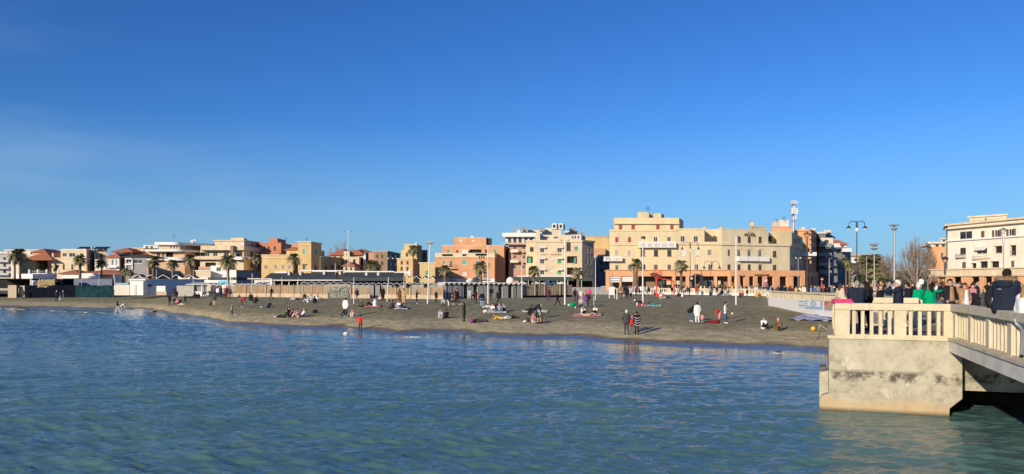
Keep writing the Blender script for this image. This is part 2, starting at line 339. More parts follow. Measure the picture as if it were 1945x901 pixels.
def seg_pt(A, B, px):
    """plan point of wall line A->B seen at column px"""
    t = (px-CX)/F; dx, dy = B[0]-A[0], B[1]-A[1]
    den = dx-t*dy
    u = (t*A[1]-A[0])/den if abs(den) > 1e-6 else .5
    return u
class Bld:
    def __init__(s, name, label, cat='building', D=200, px=0, group=None, zb=1.9):
        s.e = empty(name, (X(px, D), D, zb), label, cat, group, None); s.zb = zb
    def block(s, chain, ytop, back, mat, win=(), zb=None, rim=None, roof=SLAB, par=.0, part='wall', dz=0, ybase=None, lab=None):
        """walls along chain [(px,D)...] left to right, closed by a back, with true openings for the windows"""
        P = [Vector((X(p, D_), D_)) for p, D_ in chain]
        zt = Z(ytop, chain[0][1])+dz; zb = s.zb if zb is None else zb
        if ybase is not None: zb = Z(ybase, chain[0][1])
        a = MB(); n = len(P)
        s.last = (P, zb, zt)
        for i in range(n-1):
            A, B = P[i], P[i+1]; Lw = (B-A).length; dr = (B-A)/Lw; nn = Vector((dr.y, -dr.x))
            holes = []
            for (sg, px, w_, y0, y1, kind) in win:
                if sg != i: continue
                u0 = seg_pt(A, B, px-w_/2)*Lw; u1 = seg_pt(A, B, px+w_/2)*Lw; uc = (u0+u1)/2; Dc = (A+dr*uc).y
                z1 = Z(y0, Dc); z0 = Z(y1, Dc)
                u0 = max(.05, min(Lw-.1, u0)); u1 = max(u0+.1, min(Lw-.05, u1)); z0 = max(z0, zb+.02); z1 = min(z1, zt-.05)
                if z1-z0 < .15: continue
                holes.append((u0, u1, z0, z1, kind))
            us = sorted(set([0, Lw]+[h[0] for h in holes]+[h[1] for h in holes])); zs = sorted(set([zb, zt]+[h[2] for h in holes]+[h[3] for h in holes]))
            def pt(u, z, dd=0): q = A+dr*u-nn*dd; return (q.x, q.y, z)
            for j in range(len(us)-1):
                run = None
                for k in range(len(zs)-1):
                    uc = (us[j]+us[j+1])/2; zc = (zs[k]+zs[k+1])/2
                    ins = any(h[0] < uc < h[1] and h[2] < zc < h[3] for h in holes)
                    if not ins:
                        a.quad(pt(us[j], zs[k]), pt(us[j+1], zs[k]), pt(us[j+1], zs[k+1]), pt(us[j], zs[k+1]))
            for (u0, u1, z0, z1, kind) in holes:
                r = .7 if kind == 'open' else .18
                a.quad(pt(u0, z0), pt(u0, z1), pt(u0, z1, r), pt(u0, z0, r)); a.quad(pt(u1, z1), pt(u1, z0), pt(u1, z0, r), pt(u1, z1, r))
                a.quad(pt(u1, z0), pt(u0, z0), pt(u0, z0, r), pt(u1, z0, r)); a.quad(pt(u0, z1), pt(u1, z1), pt(u1, z1, r), pt(u0, z1, r))
                if kind == 'open' and (u1-u0) > 0 :
                    a.quad(pt(u0, z0, r), pt(u1, z0, r), pt(u1, z1, r), pt(u0, z1, r))
                me = win_mesh(u1-u0, z1-z0, kind)
                c = A+dr*((u0+u1)/2)
                o = bpy.data.objects.new('window' if kind != 'open' else 'opening', me[0]); COL.objects.link(o); o.parent = s.e
                o.location = (c.x-s.e.location.x, c.y-s.e.location.y, z0-s.e.location.z); o.rotation_euler = (0, 0, math.atan2(dr.y, dr.x))
                q = bpy.data.objects.new('pane' if kind not in SH else 'shutter', me[1]); COL.objects.link(q); q.parent = o  # in an opening this pane is the dark sheet painted as shade
                if kind in ('green', 'teal', 'red'): o['label'] = 'window with %s shutter' % kind
        A, B = P[0], P[-1]
        b0 = A*(1+back/A.y); b1 = B*(1+back/B.y) if n < 3 else B*(1+max(2., back-(B.y-A.y))/B.y)
        Q = P+[b1, b0]
        for i in range(n-1, n+2):
            c0, c1 = Q[i], Q[(i+1) % (n+2)]
            a.quad((c0.x, c0.y, zb), (c1.x, c1.y, zb), (c1.x, c1.y, zt), (c0.x, c0.y, zt))
        i = len(a.v); a.v += [(q.x, q.y, zt-par) for q in Q]; a.f.append(tuple(range(i, i+len(Q)))); a.m.append(1)
        if rim is not None:
            h, pr, rm = rim
            for i in range(n-1):
                c0, c1 = P[i], P[i+1]; dr = (c1-c0).normalized(); nn = Vector((dr.y, -dr.x))
                a.obox(c0-dr*(pr if i == 0 else 0), c1+dr*(pr if i == n-2 else 0), nn, .003, pr, zt-h, zt+.05, 2)
        o = a.build(part, [mat, roof, rim[2] if rim else mat], s.e)
        if lab: o['label'] = lab
        return s
    def band(s, P0, P1, y0, y1, proj, mat, part='cornice', off=.003, lab=None):
        """moulding, awning box or sign strip on the wall line (px,D)->(px,D)"""
        A = Vector((X(*P0), P0[1])); B = Vector((X(*P1), P1[1])); dr = (B-A).normalized(); nn = Vector((dr.y, -dr.x))
        o = MB().obox(A, B, nn, off, off+proj, Z(y1, P0[1]), Z(y0, P0[1])).build(part, mat, s.e)
        if lab: o['label'] = lab
        return s
    def balcony(s, P0, P1, y0, y1, proj, mat, kind='solid', slab=.16):
        A = Vector((X(*P0), P0[1])); B = Vector((X(*P1), P1[1])); dr = (B-A).normalized(); nn = Vector((dr.y, -dr.x)); Lw = (B-A).length
        zt, zb = Z(y0, P0[1]), Z(y1, P0[1]); a = MB()
        a.obox(A, B, nn, .003, proj, zb, zb+slab)
        a.build('balcony', mat, s.e); r = MB()
        if kind == 'solid':
            r.obox(A, B, nn, proj-.1, proj-.003, zb+slab, zt); r.obox(A, A+dr*.1, nn, .004, proj-.1, zb+slab, zt); r.obox(B-dr*.1, B, nn, .004, proj-.1, zb+slab, zt); m = mat
        elif kind == 'pierced':
            n = max(2, int(Lw/1.7))
            for k in range(n+1): r.obox(A+dr*(Lw-.3)*k/n, A+dr*((Lw-.3)*k/n+.3), nn, proj-.14, proj-.01, zb+slab, zt-.12)
            r.obox(A, B, nn, proj-.16, proj-.002, zt-.12, zt)
            for k in range(n):
                u0 = (Lw-.3)*k/n+.3; u1 = (Lw-.3)*(k+1)/n; st = (u1-u0)/5
                for q in range(5): r.obox(A+dr*(u0+st*(q+.2)), A+dr*(u0+st*(q+.8)), nn, proj-.11, proj-.04, zb+slab, zt-.12)
            m = WHITE
        else:
            n = max(4, int(Lw/.22)); m = METG if kind == 'rail' else METD
            for k in range(n+1): r.obox(A+dr*(Lw*k/n-.012), A+dr*(Lw*k/n+.012), nn, proj-.05, proj-.02, zb+slab, zt)
            r.obox(A, B, nn, proj-.07, proj-.005, zt-.05, zt); r.obox(A, A+dr*.04, nn, 0.004, proj-.07, zt-.05, zt); r.obox(B-dr*.04, B, nn, 0.004, proj-.07, zt-.05, zt)
        r.build('balustrade', m, s.e); return s
    def hip(s, chain, ye, yr, over=.5, mat=TILE, back=8):
        """hipped roof over front line (px,D)-(px,D) and a depth"""
        (p0, d0), (p1, d1) = chain; A = Vector((X(p0, d0), d0)); B = Vector((X(p1, d1), d1)); dr = (B-A).normalized(); bk = Vector((-dr.y, dr.x))
        A2, B2 = A-dr*over-bk*over, B+dr*over-bk*over; C2, D2 = B2+bk*(back+2*over), A2+bk*(back+2*over)
        ze, zr = Z(ye, d0), Z(yr, d0+back/2); Lw = (B2-A2).length; k = min(Lw, back+2*over)*.5
        a = MB()
        if Lw > back+2*over: R0, R1 = A2+dr*k+bk*k, B2-dr*k+bk*k
        else: R0, R1 = A2+dr*k+bk*k, D2+dr*k-bk*k
        e = lambda v, z: (v.x, v.y, z)
        if Lw > back+2*over:
            a.quad(e(A2, ze), e(B2, ze), e(R1, zr), e(R0, zr)); a.tri(e(B2, ze), e(C2, ze), e(R1, zr)); a.quad(e(C2, ze), e(D2, ze), e(R0, zr), e(R1, zr)); a.tri(e(D2, ze), e(A2, ze), e(R0, zr))
        else:
            a.tri(e(A2, ze), e(B2, ze), e(R0, zr)); a.quad(e(B2, ze), e(C2, ze), e(R1, zr), e(R0, zr)); a.tri(e(C2, ze), e(D2, ze), e(R1, zr)); a.quad(e(D2, ze), e(A2, ze), e(R0, zr), e(R1, zr))
        a.prism([A2, B2, C2, D2], ze-.18, ze-.01)
        a.build('roof', mat, s.e); return s
    def bits(s, part, mat, boxes, lab=None):
        """small roof top pieces, each its own part: (px0,px1,y0,y1,D,depth)"""
        for (p0, p1, y0, y1, D, dp) in boxes:
            o = MB().box(X(p0, D), X(p1, D), D, D+dp, Z(y1, D), Z(y0, D)).build(part, mat, s.e)
            if lab: o['label'] = lab
        return s
def W(sg, pxs, w_, rows, kind):
    return [(sg, p, w_, a, b, kind) for p in pxs for (a, b) in rows]
# ================================================================ BUILDINGS
# promenade and town ground
def pave_z(x, y): return np.where(y > 70, np.interp(y, [60, 75, 115, 400], [2.48, 2.44, 1.97, 1.97]), 2.48)
pavm = M('promenade_paving', (.30, .28, .25), .9, .15, .8, .3, 6)
def sheet(name, poly, z, mat, label):
    a = MB(); i = len(a.v); a.v += [(x, y, z if not callable(z) else float(z(x, y))) for x, y in poly]; a.f.append(tuple(range(len(poly)))); a.m.append(0)
    o = a.build(name, mat, None, label=label, kind='structure'); return o
sheet('town_ground', [(-420, 168), (-60, 160), (-30, 161), (12, 172), (25.4, 163.5), (35, 156.5), (46, 141), (60, 139), (300, 139), (1500, 600), (1500, 3500), (-1800, 3500), (-1800, 400)], 1.93, M('asphalt', (.09, .088, .085), .95, .2, .5, .2, 8), 'dark asphalt ground of the town behind the beach')

# --- hotel
h = Bld('hotel_building', 'large pale yellow three storey hotel with orange ground floor arcade facing the beach', 'hotel', 178, 1260, zb=1.95)
w0 = []
w0 += W(0, [1172, 1196], 7.5, [(450, 461.5)], 'red')+W(0, [1245.5], 7.5, [(450, 461)], 'glass')+W(0, [1271], 7.5, [(450, 459)], 'brown')
w0 += W(0, [1172, 1196], 7, [(476, 487)], 'pale')+W(0, [1221, 1246, 1271.5], 8, [(475, 487)], 'dark')
w0 += W(0, [1172, 1196], 6.5, [(503.5, 514)], 'glass')+W(0, [1222], 8, [(502.5, 513.5)], 'dark')+W(0, [1246, 1271.5], 8, [(502.5, 514)], 'brown')
h.block([(1158, 178), (1285, 178)], 437, 16, HOTELY, w0, rim=(.35, .12, HOTELY), part='wall')
w1 = W(0, [1297, 1322], 8.5, [(448.5, 460)], 'glass')+W(0, [1297, 1323], 8.5, [(474.5, 487)], 'white')+W(0, [1348], 8.5, [(474, 486)], 'grey')+W(0, [1323], 8, [(502, 514)], 'glass')+W(0, [1297], 8, [(502, 514)], 'white')+W(0, [1349], 8, [(502, 514)], 'glass')
h.block([(1285.2, 178), (1338, 178)], 434.5, 16, HOTELY, [w_ for w_ in w1 if w_[1] < 1338], rim=(.3, .12, HOTELY))
h.block([(1338.2, 178), (1370.8, 178)], 460, 16, HOTELY, [w_ for w_ in w1 if w_[1] > 1338], rim=(.3, .10, HOTELY))
h.block([(1338.2, 184), (1366, 184)], 435.5, 8, HOTELY, W(0, [1357], 11, [(450, 459)], 'pale'), ybase=462)
h.block([(1365.6, 178.1), (1371, 178.1)], 434, 15, HOTELY, (), ybase=459.5)
h.bits('chimney', HOTELY, [(1336, 1339.5, 430, 438, 178.2, .6), (1367, 1370.5, 430.5, 437, 178.3, .6), (1426, 1431, 421, 430, 184, .8)])
h.bits('chimney_cap', BRWN, [(1335.6, 1339.9, 428.8, 430, 178.15, .7), (1366.6, 1370.9, 429.3, 430.5, 178.25, .7), (1425.6, 1431.4, 420, 421, 183.9, 1)])
# penthouse
h.block([(1166, 184), (1290, 184), (1298, 193)], 414, 12, HOTELY, W(0, [1179, 1203, 1250, 1276.5], 8, [(427, 437)], 'red'), ybase=438, part='penthouse')
h.band((1166, 183.9), (1290, 183.9), 424.5, 426, .5, HOTELY, 'ledge')
h.block([(1211, 188), (1232, 188)], 403, 5, HOTELY, (), ybase=415, part='stair_tower'); h.block([(1233, 190), (1256, 190), (1261.5, 195)], 405.5, 4, HOTELY, (), ybase=415, part='stair_tower')
h.band((1158, 178), (1285, 178), 465, 466.3, .18, HOTELY); h.band((1285.2, 178), (1370.8, 178), 462.5, 465.5, .3, CREAM)
h.balcony((1211.5, 178), (1282, 178), 459.5, 471, 1.2, WHITE, 'pierced'); h.balcony((1145.5, 178), (1180, 178), 488, 496.5, 1.3, WHITE, 'pierced')
# right wing, turned away
C0, C1, C2_ = (1371, 178), (1500, 183.5), (1524, 207)
def HW(px):
    A_ = Vector((X(1371, 178), 178)); B_ = Vector((X(1500, 183.5), 183.5)); return A_.y+(B_.y-A_.y)*seg_pt(A_, B_, px)
w2 = W(0, [1385], 5.5, [(474, 487.5)], 'brown')+W(0, [1404, 1423.5, 1443.8], 6.5, [(475, 489)], 'glass')+W(0, [1471.5], 7, [(477, 488.5)], 'dark')
w2 += W(0, [1385, 1404, 1423.5, 1444], 6, [(502.5, 514.5)], 'dark')+W(0, [1471.5], 7, [(503.5, 515)], 'dark')
w2 += W(1, [1504, 1509, 1514, 1519], 3, [(478, 487), (504, 513)], 'dark')
h.block([C0, C1, C2_], 462, 22, HOTELG, w2, rim=(.5, .32, CREAM))
w3 = W(0, [1404.5, 1423.4, 1444], 6, [(450, 462)], 'dark')
h.block([C0, (1459, HW(1459))], 434.5, 16, HOTELG, w3, ybase=461.5, rim=(.2, .08, HOTELG))
h.block([(1460, 188), (1475, 188.5)], 440, 8, HOTELY, W(0, [1463.5], 6, [(449, 459)], 'open'), ybase=463)
w4 = W(1, [1508, 1512.5, 1517], 2.4, [(453, 462)], 'dark')
h.block([(1475, HW(1475)+.3), (1504, HW(1504)+.3), (1524, 206)], 440.5, 20, HOTELY, w4, ybase=466)
h.block([(1431, 191), (1455, 193)], 429.5, 6, HOTELY, (), ybase=437); h.block([(1424.5, 186), (1430.5, 186.5)], 429.5, 3, HOTELY, (), ybase=437)
h.balcony((1399, HW(1399)), (1417, HW(1417)), 487.5, 496, 1.0, WHITE, 'solid'); h.balcony((1419, HW(1419)), (1436.5, HW(1436.5)), 487.8, 496.3, 1.0, WHITE, 'solid'); h.balcony((1438.8, HW(1438.8)), (1457, HW(1457)), 488, 496.8, 1.0, WHITE, 'solid')
for p in (1404, 1423.5, 1443.8): h.band((p-5, HW(p-5)), (p+5, HW(p+5)), 472.2, 473.6, .12, CREAM, 'window_head')
# roof clutter
h.bits('roof_unit', PALE, [(1480, 1498, 418, 440, 215, 4), (1473, 1480, 421, 440, 217, 3)])
# podium with arcade
def arcade(chain, spans, ytop, ybot, seg):
    """real piers and lintel in front, recessed shop wall behind"""
    P = [Vector((X(p, D_), D_)) for p, D_ in chain]; a = MB(); zt = Z(ytop, chain[0][1]); zl = Z(ybot, chain[0][1])
    for i in range(len(P)-1):
        A, B = P[i], P[i+1]; Lw = (B-A).length; dr = (B-A)/Lw; nn = Vector((dr.y, -dr.x))
        a.obox(A, B, nn, -.5, 0, zl, zt); cur = 0
        for (p0, p1) in spans[i]:
            u0 = seg_pt(A, B, p0)*Lw; u1 = seg_pt(A, B, p1)*Lw
            if u0-cur > .05: MB().obox(A+dr*cur, A+dr*u0, nn, -.5, -.002, 1.95, zl-.002).build('arcade_pillar', SALM, h.e)
            cur = u1
        if Lw-cur > .05: MB().obox(A+dr*cur, B, nn, -.5, -.002, 1.95, zl-.002).build('arcade_pillar', SALM, h.e)
    a.build('arcade_lintel', SALM, h.e)
    P2 = [p+Vector((.3, 3.2)) for p in P]; b = MB()
    for i in range(len(P)-1):
        A, B = P2[i], P2[i+1]; dr = (B-A).normalized(); nn = Vector((dr.y, -dr.x)); b.obox(A, B, nn, -.3, 0, 1.95, zt-.3)
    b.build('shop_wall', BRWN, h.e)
    t = MB(); P5 = [p+Vector((.1, .56)) for p in P]; t.prism(P5+[P[-1]+Vector((0, 3.4)), P[0]+Vector((0, 3.4))], zt-.25, zt-.01); t.build('podium_roof', SLAB, h.e)
arcade([(1151, 173), (1387, 173), (1529, 179), (1554, 201)],
       [[(1158, 1176.5), (1180.5, 1202), (1212, 1245), (1250.5, 1277), (1283, 1303), (1309, 1330), (1335.5, 1356.5), (1362, 1383)],
        [(1389.5, 1397), (1405.5, 1414), (1423, 1432.5), (1439, 1450), (1457, 1469.5), (1481, 1495), (1507, 1521.5)], [(1533, 1538), (1541, 1546), (1548, 1551)]], 513.5, 525, 0)
h.band((1151, 173), (1387, 173), 512.6, 514, .25, SALM, 'cornice'); 
YB = M('beige_panel', (.60, .52, .32), .8, .05)
for a_, b_ in ((1284, 1291), (1254, 1262), (1257+9, 1274), (1335.8, 1343), (1361.5, 1369)): h.band((a_, 173.3), (b_, 173.3), 533.5, 541, .1, YB, 'shop_panel', off=-.2)
h.band((1158, 173.3), (1176.3, 173.3), 525.2, 536.5, .1, WHITE, 'awning', off=-.1); h.band((1180.7, 173.3), (1201.8, 173.3), 525.2, 535.5, .1, AWN, 'awning', off=-.1)
for y in (528, 532.5): h.band((1158.5, 173.1), (1176, 173.1), y, y+1, .05, M('pale_blue_print', (.35, .52, .60), .7), 'awning_print', off=.01)
h.band((1310, 173.6), (1316, 173.6), 526, 531, .1, WHITE, 'shop_sign'); h.band((1449, 175.8), (1456, 176.1), 528, 544, .1, M('pink_poster', (.6, .25, .25), .7), 'poster', off=.15)
h.band((1450, 175.8), (1455, 176), 531, 536, .05, WHITE, 'poster', off=.4); h.band((1344, 175.6), (1354.5, 175.6), 531, 541, .1, GREYP, 'shop_window')
# lettering on the hotel
def text(body, size, loc, rz, mat, parent, name='lettering', bold=0, ext=.06):
    c = bpy.data.curves.new(name, 'FONT'); c.body = body; c.size = size; c.extrude = ext; c.offset = bold; c.align_x = 'CENTER'; c.resolution_u = 2
    o = bpy.data.objects.new(name, c); COL.objects.link(o); c.materials.append(mat)
    me = bpy.data.meshes.new_from_object(o.evaluated_get(bpy.context.evaluated_depsgraph_get())); bpy.data.objects.remove(o)
    q = bpy.data.objects.new(name, me); COL.objects.link(q); q.parent = parent; org = ORG[parent.name]
    q.location = Vector(loc)-org; q.rotation_euler = (R(90), 0, rz); return q
Aw = Vector((X(1371, 178), 178)); Bw = Vector((X(1459, HW(1459)), HW(1459))); dw = (Bw-Aw).normalized(); nw = Vector((dw.y, -dw.x)); rzw = math.atan2(dw.y, dw.x)
uu = seg_pt(Aw, Bw, 1424.5)*(Bw-Aw).length; c = Aw+dw*uu+nw*.08; DK = M('dark_lettering', (.07, .045, .04), .6, .05)
text('HOTEL', 1.0, (c.x, c.y, Z(449.3, c.y)), rzw, DK, h.e, bold=.02)
st = MB()
for k in (-1, 0, 1):
    q = c+dw*(k*.55); z = Z(441.6, c.y); pts = []
    for j in range(10):
        r_ = .19 if j % 2 == 0 else .08; an = math.pi/2+j*math.pi/5; pts.append((q.x+dw.x*r_*math.cos(an)+nw.x*.02, q.y+dw.y*r_*math.cos(an)+nw.y*.02, z+r_*math.sin(an)))
    i = len(st.v); st.v += pts; st.f.append(tuple(range(i, i+10))); st.m.append(0)
st.build('star', DK, h.e)
def scribble(b, P0, P1, y0, y1, mat, gaps=(), part='lettering', off=.05):
    """lettering too small to read: a row of small raised letter strokes"""
    A = Vector((X(*P0), P0[1])); B = Vector((X(*P1), P1[1])); dr = (B-A).normalized(); nn = Vector((dr.y, -dr.x)); Lw = (B-A).length
    zt, zb = Z(y0, P0[1]), Z(y1, P0[1]); hh = zt-zb; a = MB(); u = 0; rr = random.Random(3)
    while u < Lw-.2:
        wd = hh*rr.uniform(.35, .6)
        if not any(g0 < u/Lw < g1 for g0, g1 in gaps):
            a.obox(A+dr*u, A+dr*(u+wd*.3), nn, off, off+.04, zb, zt)
            k = rr.choice([0, 1, 2]); 
            for q in range(k+1): z_ = zb+hh*(q*.4+.02); a.obox(A+dr*(u+wd*.3), A+dr*(u+wd*.8), nn, off, off+.04, z_, z_+hh*.16)
            if rr.random() < .5: a.obox(A+dr*(u+wd*.62), A+dr*(u+wd*.85), nn, off+.002, off+.042, zb, zt)
        u += wd*1.15
    a.build(part, mat, b.e)
scribble(h, (1433.5, 174.9), (1462, 176.1), 521.2, 524.2, DK, [(.5, .55)]); scribble(h, (1403.5, 173.65), (1416.5, 174.2), 523.5, 526, DK, [(.45, .5)]); scribble(h, (1497, 177.55), (1513, 178.3), 523, 525, M('grey_lettering', (.42, .38, .32), .6))
# --- behind the hotel
b = Bld('apartment_building', 'salmon orange apartment block behind the right end of the hotel', 'building', 205, 1530, zb=1.95)
b.block([(1466, 208), (1504, 208)], 431, 10, SALM, (), rim=(.25, .1, ORNG)); b.block([(1508, 222), (1541, 222), (1554.5, 246)], 437, 24, SALM, W(1, [1544, 1548, 1552], 2.2, [(452, 460), (470, 478), (490, 498)], 'dark')+W(0, [1524], 5, [(454, 462), (477, 485)], 'teal'), rim=(.4, .25, SALM))
b.balcony((1522, 222), (1548, 222), 479.5, 486.5, 1.2, WHITE, 'solid'); b.balcony((1522, 222), (1536, 222), 489, 492.5, 1.2, CREAM, 'solid')
b.block([(1541, 226), (1549, 226)], 434, 4, PALE, (), ybase=438, part='chimney'); b.bits('roof_tank', PALE, [(1523, 1529, 432, 437, 226, 2)])
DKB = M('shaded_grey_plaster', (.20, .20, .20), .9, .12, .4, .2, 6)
b = Bld('apartment_building', 'tall grey apartment block with white balconies along the side street, nearest the hotel', 'building', 235, 1570, zb=1.95)
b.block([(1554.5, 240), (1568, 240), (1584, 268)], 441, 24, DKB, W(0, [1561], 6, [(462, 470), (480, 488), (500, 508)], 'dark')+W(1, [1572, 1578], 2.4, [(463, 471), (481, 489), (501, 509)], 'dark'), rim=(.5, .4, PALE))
b.block([(1558, 238), (1583, 238)], 452, 6, PALE, W(0, [1570], 8, [(456, 462)], 'dark'), ybase=466); b.block([(1565, 252), (1578, 252)], 437, 8, PALE, (), ybase=442, part='penthouse')
for y in (463, 481, 499, 514): b.balcony((1553, 238), (1576, 238), y, y+6.5, 1.5, GREYP, 'solid'); b.balcony((1568, 236), (1583, 258), y+4, y+9, 1.3, PALE, 'rail')
b = Bld('apartment_building', 'grey apartment block with red tiled roof, farther along the side street', 'building', 290, 1600, zb=1.95)
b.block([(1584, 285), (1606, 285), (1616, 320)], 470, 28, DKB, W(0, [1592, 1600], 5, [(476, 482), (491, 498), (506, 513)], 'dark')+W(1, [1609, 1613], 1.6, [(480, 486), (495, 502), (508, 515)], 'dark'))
b.block([(1586, 290), (1607, 290)], 464, 12, PALE, W(0, [1592.5, 1600.5], 4, [(466, 471)], 'dark'), ybase=471, part='top_floor'); b.hip([(1586, 290), (1607, 290)], 464.5, 457, .8, back=14)
b.balcony((1577, 282), (1592, 282), 463, 470, 1.4, WHITE, 'solid'); b.balcony((1598, 283), (1614, 283), 472, 479, 1.6, WHITE, 'solid'); b.balcony((1586, 283), (1612, 283), 495, 501, 1.6, GREYP, 'solid')
b = Bld('apartment_building', 'long low white apartment block far behind the palm at the avenue', 'building', 430, 1640, zb=1.95)
b.block([(1617, 420), (1660, 420)], 484, 14, PALE, W(0, [1625, 1633, 1642, 1651], 5, [(491, 496), (503, 509)], 'dark'), rim=(1.0, 1.2, PINK)); b.balcony((1617, 419), (1660, 419), 496.5, 500, 1.2, WHITE, 'solid')

WCRM = M('pale_cream_plaster', (.80, .74, .60), .9, .06, .3, .25, 6)
# --- right hand building
b = Bld('apartment_building', 'white and cream apartment block with salmon arcade on the far right of the promenade', 'building', 165, 1870, zb=1.95)
A1, B1 = (1800, 170), (1990, 146)
wr = W(0, [1834.5], 24, [(439.5, 454.5)], 'glass')+W(0, [1866], 8, [(438.5, 452)], 'brown')+W(0, [1893.5], 9, [(437, 450.5)], 'leaf')+W(0, [1920.5], 9, [(435, 448.5)], 'leaf')
wr += W(0, [1829], 11, [(471, 483)], 'brownglass')+W(0, [1865], 20, [(469, 483)], 'awn')+W(0, [1895.5], 16, [(467.5, 481.5)], 'open')+W(0, [1923.5], 13, [(466, 486)], 'open')
wr += W(0, [1830.5], 8.5, [(497.5, 510.5)], 'brown')+W(0, [1849], 11, [(500, 511)], 'open')+W(0, [1867.5, 1889], 17, [(496.5, 510.5)], 'open')+W(0, [1923], 7.5, [(495, 509)], 'brown')+W(0, [1953, 1972], 8, [(436, 449), (466, 480), (494, 508)], 'brown')
b.block([(1797, 182), A1, B1], 434, 22, WCRM, [(1,)+w_[1:] for w_ in wr], rim=(.35, .6, CREAM))
b.band((1801, 169.9), (1988, 146.3), 457, 459.5, .45, WHITE, 'floor_slab'); b.band((1801, 169.9), (1988, 146.3), 434.5, 436.5, .9, CREAM, 'eave')
b.block([(1842, 172), (1912, 166)], 411.5, 8, CREAM, W(0, [1872], 4, [(414, 428)], 'brown'), ybase=434, rim=(.3, .35, CREAM), part='penthouse')
b.balcony((1849, 170.5), (1906, 165.5), 420, 429, 1.0, BEIG, 'rail')
b.balcony((1820, 167.5), (1839, 165.1), 483, 491, 1.0, GREYP, 'rail'); b.balcony((1852, 163.3), (1905, 157), 483, 488, .8, PALE, 'solid'); b.balcony((1852, 163.2), (1912, 156.4), 490.5, 494, .9, BEIG, 'solid'); b.balcony((1912, 156.2), (1932, 153.8), 478, 487, .9, GREYP, 'rail')
for p in (1814, 1845, 1880, 1909, 1936): b.band((p-1, 170-.1263*(p-1-1800)), (p+1, 170-.1263*(p+1-1800)), 460, 511, .25, WHITE, 'pilaster')
PA, PB = (1768, 168), (1990, 140)
def arc2(b):
    A = Vector((X(*PA), PA[1])); B = Vector((X(*PB), PB[1])); Lw = (B-A).length; dr = (B-A)/Lw; nn = Vector((dr.y, -dr.x)); a = MB()
    zt, zl = Z(511.5, PA[1]), Z(526.5, PA[1]); a.obox(A, B, nn, -.6, 0, zl, zt, 0); a.obox(A-dr*.3, B, nn, .003, .3, zl+.05, zl+.45, 0); a.obox(A-dr*.3, B, nn, .003, .25, zt-.25, zt, 0)
    a.build('fascia', CREAM, b.e); a = MB(); cur = 0
    for p0, p1 in ((1780, 1795), (1810, 1825.5), (1844, 1860), (1869, 1884), (1896, 1910), (1923, 1932.5), (1950, 1965)):
        u0 = seg_pt(A, B, p0)*Lw; u1 = seg_pt(A, B, p1)*Lw; MB().obox(A+dr*cur, A+dr*u0, nn, -.6, -.003, 1.95, zl-.002).build('arcade_pillar', SALM, b.e); cur = u1
    MB().obox(A+dr*cur, B, nn, -.6, -.003, 1.95, zl-.002).build('arcade_pillar', SALM, b.e)
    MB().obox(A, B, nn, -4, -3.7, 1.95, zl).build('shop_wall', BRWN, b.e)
    MB().prism([A-nn*.62, B-nn*.62, B-nn*8, A-nn*8], zl+.02, zt-.02).build('podium_roof', SLAB, b.e)
    for p0, p1, y0, y1 in ((1780, 1794, 529, 534), (1847, 1859, 536, 545), (1814, 1820, 536, 545)):
        u0 = seg_pt(A, B, p0)*Lw; u1 = seg_pt(A, B, p1)*Lw; MB().obox(A+dr*u0, A+dr*u1, nn, -1.2, -1.1, Z(y1, 165), Z(y0, 165)).build('shop_panel', YB, b.e)
arc2(b); scribble(b, (1861, 156.4), (1886, 153.2), 522, 524.6, M('green_lettering', (.12, .2, .12), .7), [], off=.4)
b.bits('satellite_dish', WHITE, [(1821, 1826, 424, 430, 172, .4)]); b.bits('roof_sign', SH['red'], [(1813, 1817, 425, 430, 172, .3)])
b = Bld('apartment_building', 'orange and cream apartment block between the bare poplar and the far right block', 'building', 215, 1780, zb=1.95)
b.block([(1763, 214), (1768, 205), (1799, 205)], 472, 14, SALM, W(1, [1790], 6, [(480, 492)], 'glass')); b.block([(1761, 218), (1768, 209), (1799, 209)], 463, 14, PALE, W(1, [1780, 1792], 6, [(465, 469)], 'dark'), rim=(.5, .7, PALE)); b.block([(1787, 212), (1799, 212)], 453, 8, PALE, W(0, [1793], 5, [(456, 460)], 'dark'), rim=(.3, .4, PALE))
for y in (466, 480, 494, 508): b.balcony((1757, 216), (1768, 203), y, y+5, 1.2, GREYP, 'rail')
b.balcony((1770, 200), (1799, 200), 498, 512, 1.5, CREAM, 'rail')

# --- cream building with small awnings, its annexes
b = Bld('apartment_building', 'cream four storey apartment block with white hooded windows behind the green awning', 'building', 218, 1060, zb=1.95)
w0 = W(0, [1030, 1063], 8, [(472, 480), (493, 501.5), (514, 522)], 'hood'); w0 = [x_ if not (x_[1] == 1063 and x_[3] > 480) else (0, 1063, 8, x_[3], x_[4], 'green') for x_ in w0]
w0 += W(0, [1047], 6, [(488, 494), (511.5, 517)], 'white')+W(0, [1095], 7.5, [(468, 477)], 'green')+W(0, [1086.5], 19, [(487, 500)], 'open')+W(0, [1083.5], 13, [(508.5, 522)], 'open')+W(0, [1080], 8, [(458.5, 477)], 'dark')  # tall dark window on the top floor stands in for a curved shadow
w0 += W(1, [1114, 1121], 2.6, [(470, 481), (491, 504), (513, 522)], 'brown')
b.block([(1017.5, 218), (1105.5, 218), (1128, 222.6)], 456.5, 16, CREAM, w0, rim=(.6, .25, CREAM))
for p, y in ((1063, 491), (1063, 512.5)): b.band((p-5.5, 218), (p+5.5, 218), y-.4, y+1.6, .8, AWN, 'awning')
b.block([(999, 222), (1017.3, 222)], 457, 12, CREAM, W(0, [1010], 7, [(469.5, 478)], 'dark')+W(0, [1006.5], 11, [(487.5, 500)], 'open')+W(0, [1008, ], 8, [(509, 522)], 'open'), rim=(.4, .2, CREAM), part='annexe')
